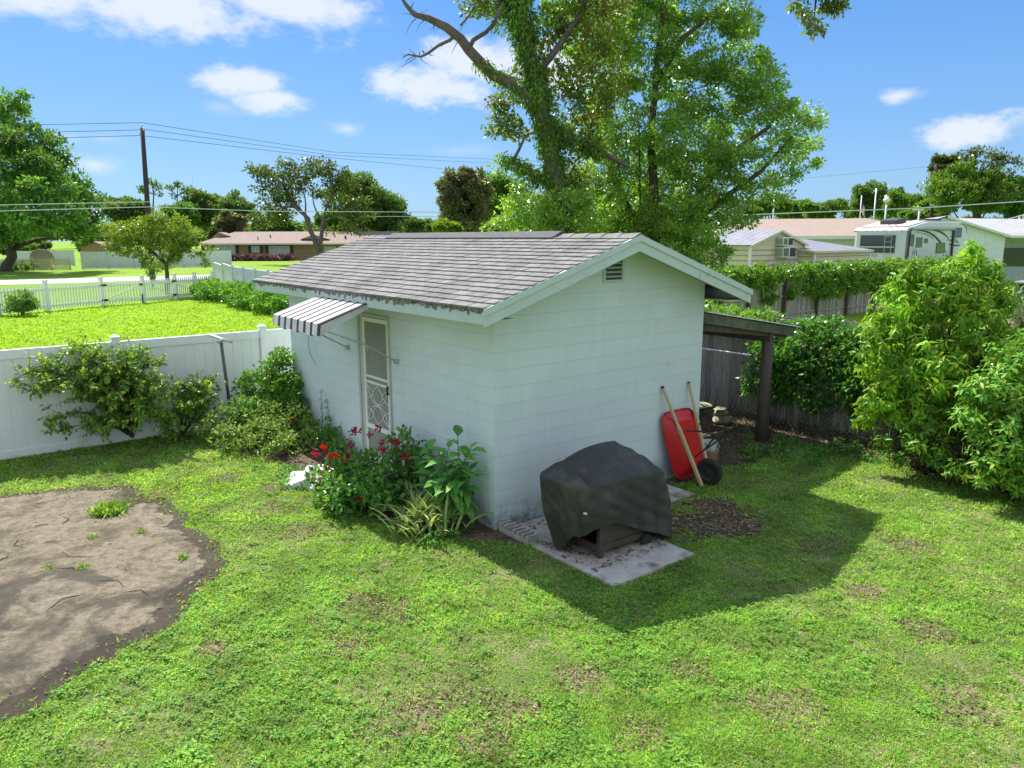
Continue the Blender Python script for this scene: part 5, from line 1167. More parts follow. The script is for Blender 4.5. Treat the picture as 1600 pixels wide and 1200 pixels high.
# --- the leaning vine-wrapped tree
D = 21.0; t = thing('vine_clad_tree', 'tall leaning tree wrapped in creeper with a bare limb reaching left over the shed', 'tree', at(885, 600, D))
mb = MB()
mb.tube(pts([(900, 607), (890, 480), (880, 370), (872, 290), (860, 230), (848, 170), (834, 110), (822, 50), (808, 0), (795, -70), (770, -160)]), [.40, .31, .26, .235, .22, .21, .20, .19, .17, .135, .07], 12)
L1 = [(845, 165), (822, 148, 16.8), (800, 132, 16.6), (770, 115, 16.4), (748, 92, 16.2), (735, 78, 16.1), (722, 60, 16), (700, 42, 15.9), (672, 28, 15.8), (650, 22, 15.7), (638, 8, 15.7), (628, -8, 15.7)]
mb.tube(pts(L1), [.16, .15, .145, .14, .135, .13, .12, .11, .085, .065, .05, .03], 9)
mb.tube(pts([(735, 77, 16.1), (742, 62, 16), (762, 50, 16), (775, 36, 15.9), (781, 20, 15.9), (790, 5, 15.9)]), [.06, .06, .055, .05, .04, .03], 7)
mb.tube(pts([(716, 52, 16), (706, 62, 15.9), (688, 70, 15.9), (672, 82, 15.8), (660, 88, 15.8), (640, 84, 15.8), (631, 90, 15.8)]), [.045, .045, .04, .035, .03, .02, .01], 6)
mb.tube(pts([(722, 40), (735, 25), (745, 10), (755, -10)]), [.03, .025, .02, .015], 6)
mb.tube(pts([(862, 190), (880, 215), (900, 222), (925, 228), (945, 240), (985, 262)]), [.13, .11, .10, .09, .07, .05], 9)
mb.tube(pts([(872, 283), (848, 280), (832, 272), (815, 258), (795, 252), (783, 253)]), [.10, .09, .08, .06, .05, .03], 8)
mb.tube(pts([(803, 252), (812, 235), (820, 218), (828, 208)]), [.05, .045, .035, .02], 6)
mb.tube(pts([(838, 120), (870, 80), (905, 30), (930, -30)]), [.10, .09, .07, .05], 8)
for i in range(46):       # dead twigs
    seg = random.choice([[(700, 42), (650, 22)], [(688, 70), (631, 90)], [(660, 88), (640, 84)], [(775, 36), (781, 20)], [(735, 77), (716, 52)], [(708, 62), (670, 84)], [(672, 28), (638, 8)], [(742, 62), (775, 36)], [(730, 30), (745, 5)]])
    f = random.random(); x = seg[0][0]*(1-f)+seg[1][0]*f; y = seg[0][1]*(1-f)+seg[1][1]*f; P = [(x, y, 15.9)]; dx, dy = random.uniform(-1, 1), random.uniform(-.6, 1)
    for k in range(4): dx += random.uniform(-.6, .6); dy += random.uniform(-.5, .6); x += dx*5; y += dy*5; P.append((x, y, 15.9+random.uniform(-.15, .15)))
    mb.tube(pts(P), [.014, .012, .009, .006, .003], 4, False)
mb.build('trunk', M['barkpurple'], t, smooth=True)
# creeper on the trunk and the limbs
def wrap(chain, rads, dens, size, D0=21.0):
    Ps = pts(chain, D0); out = []
    for a, b, r in zip(Ps[:-1], Ps[1:], rads):
        n = int(np.linalg.norm(b-a)*dens*r*8)+2; f = rng.random(n); c = a+(b-a)*f[:, None]; d = rdir(n); ax = (b-a)/np.linalg.norm(b-a); d -= ax*(d@ax)[:, None]; d = unit(d)
        out.append((c+d*r*(.85+.55*rng.random(n)**2)[:, None], d))
    return np.concatenate([o[0] for o in out]), np.concatenate([o[1] for o in out])
Pw, dw = wrap([(885, 365), (872, 290), (860, 230), (848, 170), (834, 110), (822, 50), (808, 0), (798, -60)], [.20, .21, .23, .25, .26, .27, .28], 520, .06)
P2, d2 = wrap([(862, 190), (880, 215), (900, 222), (925, 228), (945, 240)], [.16, .16, .16, .14], 500, .06)
P3, d3 = wrap([(845, 165, 17), (822, 148, 16.8), (800, 132, 16.6), (770, 115, 16.4), (748, 92, 16.2)], [.17, .15, .13, .12], 260, .06)
P4, d4 = wrap([(872, 283), (848, 280), (832, 272), (815, 258), (795, 252), (783, 253)], [.14, .13, .13, .12, .12], 500, .06)
Pw = np.concatenate([Pw, P2, P3, P4]); dw = np.concatenate([dw, d2, d3, d4]); n = len(Pw)
Pw = Pw+dw*(.12*rng.random(n)**4)[:, None]; A = dw*.6+rng.normal(size=(n, 3))*.5+np.array([0, 0, -.9]); V, F = leaf_quads(Pw, A, dw+rng.normal(size=(n, 3))*.5, .13*(.4+1.1*rng.random(n)), .05*(.6+.8*rng.random(n)), .2)
mesh_np('creeper', V, F, 4, M['lf_vdark'], t)
# loose bronze foliage of this tree
bl = [PB(x, y, 21.3, r, .8) for x, y, r in [(790, 155, 22), (785, 190, 22), (800, 200, 20), (775, 200, 16), (905, 130, 30), (930, 170, 34), (890, 95, 26), (900, 200, 26), (885, 160, 22), (940, 95, 34), (915, 60, 36), (870, 40, 28), (780, 10, 24), (755, 12, 18), (740, -5, 20), (800, -20, 36), (905, 10, 36), (830, 150, 18), (860, 120, 26), (880, 240, 24), (905, 275, 30), (925, 225, 26), (955, 140, 30), (950, 20, 36), (800, 120, 14), (820, 210, 12), (850, 60, 20),
                                     (780, -70, 40), (850, -90, 46), (730, -80, 34), (800, -150, 50)]]
foliage('crown', M['lf_sparse'], bl, .27, 34, .13, t, k=1.2, shell=.2, flat=.7, wr=.55, up=.3)
bl = [PB(x, y, 21, r, .8) for x, y, r in [(795, 25, 22), (790, 50, 16), (870, 25, 30), (890, 300, 34), (850, 310, 36), (815, 330, 34), (800, 345, 26), (790, 258, 14), (820, 280, 20), (845, 340, 40), (900, 345, 44), (775, 350, 18), (900, 325, 34), (830, 318, 26)]]+[PB(x, y, 20.3, r, .8) for x, y, r in [(872, 335, 26), (885, 355, 36), (862, 310, 16), (905, 300, 26), (850, 350, 30)]]
foliage('lower_foliage', M['lf_vine'], bl, .3, 60, .105, t, k=.95, shell=.3, up=.3)

# --- the dense bright tree beside it
D = 25.0; t = thing('leafy_tree', 'broad bright green leafy tree standing behind the right end of the shed', 'tree', at(1040, 590, D))
mb = MB()
mb.tube(pts([(1040, 597), (1035, 480), (1028, 365), (1022, 280), (1018, 220), (1024, 160), (1030, 90), (1040, 20), (1045, -60)], D), [.30, .24, .20, .15, .12, .11, .10, .09, .07], 10)
mb.tube(pts([(1035, 470), (1060, 370), (1110, 280), (1160, 230), (1205, 200)], D), [.18, .16, .12, .09, .05], 8)
mb.tube(pts([(1032, 420), (990, 340), (960, 280), (940, 200), (935, 120)], D), [.15, .12, .10, .08, .05], 8)
mb.tube(pts([(1060, 370), (1120, 320), (1190, 270), (1240, 215)], D), [.12, .10, .07, .04], 7)
mb.tube(pts([(1028, 130), (1070, 60), (1120, 20), (1150, -10)], D), [.09, .07, .06, .04], 7)
mb.tube(pts([(952, 240), (952, 340)], D), [.03, .035], 6); mb.tube(pts([(1000, 190), (1002, 330)], D), [.03, .03], 6)
mb.build('trunk', M['bark'], t, smooth=True)
spec = [(930, 30, 40), (915, 90, 30), (950, 230, 44), (970, 20, 50), (915, 335, 50), (930, 190, 30), (860, 345, 44), (820, 350, 30), (940, 370, 60), (1000, 380, 60), (1060, 370, 60), (880, 310, 34), (905, 60, 26), (880, 5, 24), (1010, 40, 70), (960, 60, 50), (1080, 30, 62), (1140, 30, 42), (1165, 60, 26), (1000, 120, 68), (940, 150, 30), (1080, 130, 74), (1150, 120, 58), (1195, 110, 36), (980, 210, 58), (1050, 210, 66), (1120, 200, 66), (1180, 180, 48), (1215, 160, 30), (1240, 185, 34), (1268, 205, 22), (1255, 235, 26), (1225, 230, 34),
        (1240, 270, 22), (1275, 262, 9), (960, 290, 50), (1020, 290, 66), (1090, 280, 66), (1150, 260, 54), (1190, 285, 36), (1215, 305, 18), (930, 330, 46), (985, 350, 60), (1050, 345, 64), (1105, 340, 50), (1150, 320, 36), (1170, 345, 20), (1085, 390, 42), (1115, 395, 30), (1132, 425, 16), (1050, 400, 40), (960, 400, 50), (890, 370, 46), (925, 280, 34), (905, 320, 34), (1165, 30, 22), (1178, 48, 12), (915, 240, 24),
        (1000, -40, 70), (1080, -60, 70), (1150, -30, 40), (1020, -130, 60), (940, -60, 50)]
bl = [PB(x, y, D+((i*.61) % 1-.5)*3.6, r*.94, .85, 1.0) for i, (x, y, r) in enumerate(spec)]
foliage('crown', M['lf_vine'], bl, .33, 92, .122, t, k=.9, shell=.2, flat=.65, up=.35, wr=.5)
# twig sprays hanging in from above right of the tree
t = thing('overhanging_branch', 'small leafy branch hanging into the sky at the top right', 'branch', at(1290, -60, 15))
mb = MB(); mb.tube(pts([(1290, -110), (1283, -40), (1278, 0), (1274, 35)], 15), [.04, .03, .02, .008], 6); mb.tube(pts([(1280, -20), (1310, 5), (1325, 12)], 15), [.02, .015, .008], 6); mb.tube(pts([(1285, -30), (1255, 0), (1240, 8)], 15), [.02, .015, .008], 6); mb.build('twig', M['bark'], t)
bl = [PB(x, y, 15, r, .9) for x, y, r in [(1275, 38, 13), (1262, 10, 11), (1290, 12, 12), (1310, 14, 12), (1240, 5, 9), (1318, 2, 12), (1280, -10, 16), (1250, -12, 16), (1300, -15, 18), (1280, 50, 6)]]
foliage('leaves', M['lf_sparse'], bl, .13, 26, .10, t, k=1.0, shell=.1, hang=.5)

# --- trees of the distance
def pxcrown(x, y, D, rx, ry, n, br, seed):
    c = at(x, y, D); s = D/1162.37; return blobcrown(c, (rx*s, rx*s*.8, ry*s), n, br*s, seed)
def gbase(x, D): p = at(x, 420, D); return (p[0], D, 0)
# big oak, left
bl = [PB(x, y, 80+dd, r, .85) for x, y, r, dd in [(10, 170, 30, 0), (-30, 200, 70, 3), (40, 215, 38, -3), (80, 240, 34, 0), (0, 250, 60, -6), (60, 275, 46, -6), (110, 285, 34, 0), (125, 320, 30, 2), (100, 328, 34, -6), (40, 318, 46, -9), (-40, 300, 66, 0), (60, 350, 26, -4), (110, 352, 20, 0), (0, 345, 34, -4), (150, 312, 12, 0), (140, 350, 18, 3), (90, 215, 10, 1), (-90, 260, 80, 3), (-80, 340, 40, 0), (-110, 180, 60, 4), (135, 370, 12, 1), (30, 150, 14, 0)]]
tree('oak_tree', 'huge dark green oak filling the left edge beyond the road', gbase(12, 80), bl, .5, 'lf_oak', .95, 80, .42, fork=.25, k=1.1, shell=.35, flat=.7, up=.5)
# crepe tree beyond the picket fence
bl = [PB(x, y, 45, r, .7) for x, y, r in [(250, 350, 24), (215, 350, 22), (185, 360, 20), (290, 360, 22), (235, 370, 24), (270, 380, 26), (200, 378, 22), (300, 385, 16), (180, 380, 14), (225, 395, 16), (265, 402, 18), (315, 395, 10), (245, 336, 12), (168, 352, 9), (240, 415, 12), (320, 408, 6), (290, 342, 12), (330, 385, 5)]]
t = thing('crepe_myrtle', 'small yellow green tree standing just beyond the picket fence gate', 'tree', gp(262, 457))
b0 = gp(262, 457); mb = MB()
mb.tube([b0, at(262, 425, 45), at(260, 408, 45)], [.16, .12, .11], 8)
for q in [(235, 385), (285, 378), (250, 360), (215, 372), (300, 385), (270, 350)]: limb(mb, at(261, 412, 45), at(q[0], q[1], 45), .08, .03, .03)
mb.build('trunk', M['bark'], t, smooth=True); foliage('crown', M['lf_myrtle'], bl, .32, 44, .16, t, k=1.0, shell=.3, up=.5)
t = thing('young_tree', 'slim bushy sapling left of the yellow green tree by the gate', 'tree', gbase(238, 52)); MB().tube([gbase(238, 52), at(236, 400, 52)], [.10, .05], 7).build('trunk', M['bark'], t); foliage('crown', M['lf_oak'], [PB(238, 418, 52, 9, 1.4), PB(250, 412, 52, 8, 1)], .25, 26, .16, t, k=1)
# airy tree in front of the ranch house
t = thing('airy_tree', 'open crowned tree with two reddish stems in front of the brick house', 'tree', gbase(500, 100)); mb = MB(); q = lambda L_: [at(x, y, 100) for x, y in L_]
mb.tube([np.array(gbase(500, 100)), *q([(500, 398), (497, 385), (487, 360), (478, 335), (462, 322), (450, 300)])], [.5, .45, .36, .30, .25, .2, .12], 8)
mb.tube(q([(500, 392), (503, 370), (506, 345), (512, 320), (525, 295)]), [.35, .28, .22, .17, .1], 7); mb.tube(q([(497, 385), (484, 358), (485, 340), (475, 330)]), [.22, .2, .15, .1], 6)
for a, b in (((478, 335), (440, 285)), ((478, 335), (470, 280)), ((506, 345), (490, 290)), ((512, 320), (540, 280)), ((506, 345), (545, 330)), ((450, 300), (420, 275)), ((462, 322), (420, 320))): limb(mb, at(*a, 100), at(*b, 100), .15, .04, .05)
mb.build('trunk', M['barkpurple'], t, smooth=True)
bl = [PB(x, y, 100, r, .75) for x, y, r in [(405, 268, 15), (430, 270, 22), (447, 255, 14), (470, 275, 24), (500, 262, 22), (530, 272, 20), (545, 285, 16), (410, 290, 14), (435, 300, 22), (460, 305, 20), (420, 320, 22), (405, 340, 16), (440, 335, 18), (495, 300, 14), (530, 305, 18), (555, 315, 18), (565, 335, 16), (535, 335, 18), (550, 355, 16), (520, 285, 14), (395, 262, 8), (575, 320, 8), (480, 255, 12), (520, 258, 10), (520, 360, 9), (480, 290, 9)]]
foliage('crown', M['lf_thin'], bl, .8, 26, .42, t, k=1.35, shell=.25, flat=.6, up=.4)
far = [  # x, y, D, rx, ry, n, blob, kind, seed, label
    (40, 384, 118, 60, 14, 10, 11, 'lf_far', 'low dark thicket behind the white fence under the oak'),
    (165, 378, 122, 46, 16, 10, 11, 'lf_far', 'low dark thicket behind the small brown shed roof'),
    (285, 372, 130, 46, 18, 10, 12, 'lf_oak', 'leafy thicket left of the brick house behind the small tree'),
    (565, 320, 130, 45, 45, 16, 20, 'lf_far', 'dark round tree behind the brick house with the left flag before it'),
    (600, 335, 132, 36, 36, 12, 17, 'lf_far', 'dark tree joined to the right of the round tree behind the brick house'),
    (648, 352, 170, 14, 12, 7, 8, 'lf_far', 'small distant tree right of the dark round trees'),
    (320, 330, 150, 32, 32, 12, 15, 'lf_far', 'dark rounded tree above the left end of the brick house'),
    (365, 325, 155, 34, 28, 12, 15, 'lf_far', 'dark tree behind the brick house left of the airy tree'),
    (205, 330, 140, 42, 24, 12, 14, 'lf_far', 'low dark tree between the oak and the left pole'),
    (285, 335, 145, 28, 24, 10, 13, 'lf_oak', 'mid green tree right of the left utility pole'),
    (362, 348, 128, 22, 16, 8, 9, 'lf_mag', 'greyish small tree above the brick house roof'),
    (345, 362, 126, 14, 8, 5, 6, 'lf_thin', 'pale yellowish shrub at the left end of the brick house roof'),
    (430, 350, 140, 40, 20, 10, 12, 'lf_far', 'dark tree seen through the airy tree stems on the left'),
    (520, 348, 140, 34, 20, 10, 12, 'lf_oak', 'green tree seen through the airy tree stems on the right'),
    (727, 312, 62, 43, 56, 26, 16, 'lf_mag', 'brownish green magnolia rising behind the shed ridge'),
    (785, 318, 80, 48, 52, 20, 20, 'lf_oak', 'dark tree between the magnolia and the leaning tree'),
    (745, 360, 70, 36, 16, 8, 11, 'lf_far', 'low dark tree under the magnolia behind the pale pole'),
    (840, 340, 60, 50, 34, 12, 20, 'lf_oak', 'green tree behind the leaning tree trunk'),
    (702, 356, 50, 20, 7, 6, 6, 'lf_myrtle', 'bright lime shrub just above the shed ridge'),
    (1000, 340, 90, 70, 40, 16, 24, 'lf_far', 'dark tree showing through the leafy tree'),
    (1200, 325, 140, 30, 20, 9, 12, 'lf_right', 'mid green tree left of the slim pole behind the pink roof'),
    (1240, 332, 150, 30, 16, 9, 10, 'lf_far', 'dark low tree right of the slim pole behind the pink roof'),
    (1290, 330, 135, 36, 18, 9, 12, 'lf_right', 'bright rounded tree left of the hanging flag'),
    (1350, 320, 150, 34, 30, 12, 14, 'lf_far', 'dark tree behind the hanging flag'),
    (1385, 322, 155, 26, 22, 9, 12, 'lf_oak', 'green tree behind the lamp pole right of the flag'),
    (1425, 325, 110, 36, 28, 12, 13, 'lf_right', 'light green tree behind the caravan roof'),
    (1462, 330, 95, 26, 30, 9, 13, 'lf_right', 'bushy tree at the foot of the right utility pole'),
    (1440, 345, 92, 44, 12, 9, 8, 'lf_right', 'low hedge like tree behind the caravan roof'),
    (1520, 305, 84, 62, 42, 22, 19, 'lf_right', 'broad green tree above the grey roof'),
    (1582, 320, 86, 34, 34, 12, 15, 'lf_oak', 'darker green tree at the right edge above the grey roof'),
    (1475, 262, 92, 24, 16, 7, 10, 'lf_thin', 'olive treetop around the right utility pole'),
    (1170, 335, 120, 20, 14, 6, 9, 'lf_far', 'small dark tree left of the pink roof'),
    (1300, 352, 120, 90, 5, 8, 6, 'lf_oak', 'low green tree line along the pink roof ridge'),
    (690, 358, 190, 40, 6, 6, 7, 'lf_far', 'thin distant tree line left of the magnolia'),
    (180, 318, 170, 20, 12, 6, 9, 'lf_far', 'distant dark treetop right beside the oak'),
    (-160, 300, 120, 80, 70, 12, 40, 'lf_far', 'big dark tree beyond the left edge of the yard'),
    (1720, 290, 90, 80, 70, 12, 36, 'lf_right', 'big green tree beyond the right edge of the roofs'),
]
for i, (x, y, Dd, rx, ry, n, br, kind, lab) in enumerate(far):
    s = Dd/1162.37; bl = pxcrown(x, y, Dd, rx*.92, ry*.92, int(n*1.5), br*.8, 100+i); lf = max(.28, .0038*Dd)
    tree('background_tree', lab, gbase(x+random.uniform(-3, 3), Dd), bl, .0024*Dd*(1 if ry > 14 else .5)*(ry/30)**.3, kind, br*s*.45, 70, lf*1.0, 'trees beyond the yard', fork=.45, k=1.25, shell=.3, flat=.7, up=.5, nlimb=5)
bl = []
for x in range(-260, 1900, 16):
    Dd = 230+40*((x*.37) % 1); r = 9+9*((x*.61803) % 1); bl.append((at(x, 366-r*.55+3*math.sin(x*.05), Dd), (r/1162*Dd*1.3, 4, r/1162*Dd*.9)))
o, _ = foliage('distant_woodland', M['lf_far'], bl, 1.2, 60, 1.1, None, loc=bl[0][0], k=.7, shell=.3, up=.5); tagk(o, 'far line of woodland along the horizon', kind='stuff')
mbx = None
# slender pines near the left pole and the spreading tree top right
def spindly(label, x, ytop, Dd, tufts, kind):
    t = thing('tall_thin_tree', label, 'tree', gbase(x, Dd), 0, 'thin tall trees'); mb = MB(); a = np.array(gbase(x, Dd)); b = at(x+2, ytop, Dd); mb.tube([a, (a+b)/2, b], [.28, .2, .06], 7)
    for tx, ty, r in tufts: limb(mb, a+(b-a)*.86, at(tx, ty, Dd), .08, .03, .0)
    mb.build('trunk', M['bark'], t); foliage('crown', M[kind], [PB(tx, ty, Dd, r, .55) for tx, ty, r in tufts], .6, 22, .5, t, k=1, shell=.1)
spindly('thin tree with sparse tufts touching the left utility pole', 240, 285, 150, [(228, 293, 7), (240, 283, 7), (250, 288, 7), (247, 300, 5), (222, 290, 3)], 'lf_far')
spindly('thin flat topped tree right of the left utility pole', 277, 288, 150, [(268, 292, 7), (280, 286, 7), (290, 294, 7), (270, 302, 5), (297, 291, 4)], 'lf_far')
t = thing('spreading_tree', 'tall bare limbed tree with feathery top above the grey roof at the right', 'tree', gbase(1530, 88)); mb = MB()
mb.tube([np.array(gbase(1530, 88)), at(1528, 320, 88), at(1524, 280, 88)], [.5, .35, .25], 8)
spr = [(1505, 245, 8), (1515, 240, 10), (1530, 238, 12), (1525, 252, 12), (1545, 248, 12), (1560, 245, 11), (1558, 258, 14), (1575, 252, 10), (1590, 255, 9), (1540, 262, 10), (1595, 262, 6), (1580, 272, 8), (1590, 285, 7), (1572, 285, 6), (1600, 280, 8), (1510, 256, 5)]
for x, y, r in spr[::1]: limb(mb, at(1526, 285, 88), at(x, y, 88), .14, .04, .05)
mb.build('trunk', M['bark'], t); foliage('crown', M['lf_thin'], [PB(x, y, 88, r, .6) for x, y, r in spr], .6, 26, .36, t, k=.9, shell=.1)

# --- creepers on the fences
def creeper(name, label, blobs, mat, sub, per, size, **kw):
    o, _ = foliage(name, M[mat], blobs, sub, per, size, None, loc=blobs[0][0], **kw); return tagk(o, label, 'creeper')
def vb(u, v, z, ru, rv, rz):      # blob in yard coordinates; ru along gable direction, rv along the door side
    n = max(1, int(max(ru, rv)/max(.3, min(ru, rv, rz))*.8)); out = []
    for k in range(n):
        f = (k+.5)/n*2-1; r = min(ru, rv)
        out.append((np.array(S(u+(ru*f if ru >= rv else 0), v+(rv*f if rv > ru else 0), z)), (max(r, .22), max(r, .22), rz)))
    return out
bl = []; rg = np.random.default_rng(31)
for u in np.arange(8, 41, .55):
    bl += vb(u, 10.25, 1.98+.12*rg.random(), .35, .35, .26+.08*rg.random())
    if rg.random() < .5: bl += vb(u, 10.12, 1.68, .3, .16, .26)
    if rg.random() < .30: bl += vb(u, 10.1, 1.15+.2*rg.random(), .2, .12, .5)
for u in np.arange(23.5, 40, .6): bl += vb(u, 10.1, 1.2+.3*rg.random(), .45, .18, .5)
creeper('creeper', 'bright creeper hanging over the top of the long back fence', bl, 'lf_creeper', .20, 40, .13, k=1.2, shell=.3, hang=.6, up=.3)
bl = []
for v in np.arange(-4.5, 3.3, .38):
    full = max(0, min(1, (1.7-v)/1.1))
    bl += vb(7.35, v, 1.74+.08*rg.random(), .26, .26, .2)
    for z in (1.5, 1.2, .9, .6):
        if rg.random() < (full if z < 1.4 else max(full, .6))*(1 if z > .9 else .75): bl += vb(7.15-.12*rg.random(), v+.1*rg.random(), z, .26, .26, .3)
for v in np.arange(3.3, 9, .4): bl += vb(7.4, v, 1.85, .3, .3, .22)
creeper('ivy', 'dark green ivy smothering the chain link and board fence right of the lean-to post', bl, 'lf_ivy', .17, 46, .09, k=1.3, shell=.35, hang=.5, up=.35)
bl = []
for u in np.arange(4.0, 6.6, .4):
    for v in (.75, 1.15, 1.55, 1.95, 2.35, 2.7):
        if rg.random() < (.6 if v < 1 else .95): bl += vb(u, v+.15*rg.random(), sl2(u)+.06, .28, .28, .11)
creeper('creeper', 'green creeper spreading over the lean-to roof', bl, 'lf_creeper', .15, 26, .075, k=.9, shell=.2, up=.6)
bl = [b for v in (.6, 1.6, 2.4) for b in vb(7.3, v, 1.55+.2*rg.random(), .2, .3, .3)]
creeper('creeper', 'small hanging creeper strands on the boards seen under the lean-to roof', bl, 'lf_ivy', .13, 16, .07, k=.5, shell=.2, hang=.9)
# tangle of dry stems at the foot of the fence
mb = MB(SH)
for i in range(420):
    v = random.uniform(-3.6, 4.5); u = 7.0-random.random()*.9; p = [(u, v, 0)]; dx, dy = random.uniform(-.3, .3), random.uniform(-.35, .35); z = 0
    for k in range(4): u += dx*.25+random.uniform(-.06, .06); v += dy*.25+random.uniform(-.06, .06); z += random.uniform(.02, .22); p.append((min(u, 7.3), v, z))
    mb.tube(p, [.006, .005, .004, .003, .002], 3, False)
tagk(mb.build('dry_stems', M['bark'], None, S(6.8, 0)), 'tangle of dry vine stems along the foot of the chain link fence', kind='stuff')

# --- shrubs on the right
def whorl_shrub(name, label, base, blobs, mat, nwh, per, size, droop, cat='shrub', tr=.05, wr=.30, group=None, upb=.3):
    base = np.array(base, float); t = thing(name, label, cat, base, 0, group); C = []; O = []
    vol = np.array([max(b[1])**2 for b in blobs]); cnt = np.maximum(2, (nwh*vol/vol.sum()).astype(int))
    for (c, r), q in zip(blobs, cnt):
        d = rdir(q); C.append(np.array(c)+d*np.array(r)*(.55+.5*rng.random(q))[:, None]); O.append(d)
    C = np.concatenate(C); O = np.concatenate(O); C[:, 2] = np.maximum(C[:, 2], .12); n = len(C)
    mb = MB(); cc = np.mean([b[0] for b in blobs], 0)
    for k in range(min(60, n)):
        j = rng.integers(n); limb(mb, base+rng.normal(size=3)*np.array([.12, .12, 0]), C[j], .022*tr/.05, .005, .08, 5, 4)
    for k in range(5): mb.tube([base+np.array([rng.normal()*.1, rng.normal()*.1, -.05]), base+(cc-base)*.4+rng.normal(size=3)*.12, base+(cc-base)*.75+rng.normal(size=3)*.15], [tr*.8, tr*.5, tr*.15], 7)
    mb.build('stems', M['bark'], t, smooth=True)
    idx = np.repeat(np.arange(n), per); m = len(idx); a = np.tile(np.arange(per), n)*2.4+np.repeat(rng.random(n)*6.28, per)
    ax = unit(O+np.array([0, 0, upb+.3])+rng.normal(size=(n, 3))*.25)[idx]; e1 = unit(np.cross(ax, np.tile([[.3, .5, .8]], (m, 1)))); e2 = np.cross(ax, e1)
    lev = np.tile(np.arange(per)/per, n); P = C[idx]-ax*(lev*size*1.1)[:, None]+rng.normal(size=(m, 3))*.012
    A = e1*np.cos(a)[:, None]+e2*np.sin(a)[:, None]+ax*(.75-1.1*lev)[:, None]; A[:, 2] -= droop*(.5+.8*rng.random(m))
    Nn = ax+rng.normal(size=(m, 3))*.2+np.array([0, 0, .3]); Ln = size*(.65+.6*rng.random(m))
    V, F = leaf_fold(P, A, Nn, Ln, Ln*wr, .28); mesh_np('foliage', V, F, 4, M[mat], t); return t
bl = [PB(x, y, Dd, r, 1.0) for x, y, r, Dd in [(1440, 470, 60, 10.9), (1400, 490, 45, 10.8), (1482, 452, 46, 10.9), (1530, 450, 50, 10.9), (1555, 480, 35, 11), (1520, 400, 22, 11), (1440, 438, 22, 11), (1400, 560, 60, 10.6), (1450, 570, 60, 10.4), (1510, 520, 60, 10.7), (1380, 620, 42, 10.5), (1440, 640, 50, 10.3), (1370, 520, 30, 10.7), (1550, 430, 24, 11), (1480, 590, 50, 10.1), (1420, 430, 26, 10.9), (1560, 540, 40, 10.9), (1350, 650, 24, 10.5), (1465, 680, 34, 10.2), (1520, 385, 12, 11)]]
whorl_shrub('tall_shrub', 'tall bright green shrub with drooping leaves hiding the caravan front', gp(1445, 712), bl, 'lf_shrub', 1020, 13, .118, .85, tr=.055)
bl = [PB(x, y, Dd, r, 1.0) for x, y, r, Dd in [(1560, 620, 55, 9.3), (1600, 580, 50, 9.4), (1530, 660, 40, 9.2), (1570, 690, 55, 9.0), (1620, 660, 60, 9.2), (1600, 730, 50, 8.9), (1550, 735, 36, 8.9), (1640, 740, 60, 9), (1520, 610, 22, 9.3), (1560, 555, 22, 9.6), (1660, 620, 60, 9.4), (1610, 540, 30, 9.8)]]
whorl_shrub('leafy_shrub', 'rounded lower green shrub with pointed leaves at the right edge of the lawn', gp(1585, 775), bl, 'lf_shrub2', 900, 10, .105, .25, tr=.04, wr=.34)
bl = [PB(x, y, Dd, r, .9) for x, y, r, Dd in [(1430, 690, 26, 9.9), (1465, 710, 26, 9.8), (1410, 720, 16, 10), (1380, 690, 16, 10.2), (1495, 735, 22, 9.4), (1445, 665, 20, 10)]]
whorl_shrub('small_shrub', 'small leafy seedling shrub under the tall bright shrub', gp(1440, 735), bl, 'lf_shrub2', 130, 8, .10, .3, tr=.02, wr=.34)
bl = [PB(x, y, Dd, r, 1.0) for x, y, r, Dd in [(1590, 520, 40, 12), (1570, 500, 22, 12.2), (1620, 500, 50, 12.4), (1600, 560, 40, 12)]]
t = whorl_shrub('flowering_shrub', 'dark green shrub with cream flower clusters behind the right hand shrubs', at(1600, 680, 12)*np.array([1, 1, 0]), bl, 'lf_ivy', 260, 10, .10, .2, tr=.03, wr=.4)
foliage('flowers', M['petal_white'], [PB(x, y, 11.7, r, .8) for x, y, r in [(1580, 492, 9), (1592, 486, 9), (1572, 505, 7), (1600, 500, 9), (1590, 510, 8)]], .07, 22, .05, t, k=1, shell=.2)

# ground-hugging weeds at the lawn's right margin
bl = []
for i in range(46):
    u = random.uniform(4.6, 7.2); v = random.uniform(-3.4, .2)
    if v > -0.9-(u-5.2)*.9: bl.append((np.array(S(u, v, .05)), (.16, .16, .08)))
o, _ = foliage('weeds', M['lf_flower'], bl, .1, 22, .055, None, loc=bl[0][0], k=1.0, shell=.1, up=.8, zmin=.02); tagk(o, 'low leafy weeds growing along the shrub bed margin', kind='stuff')

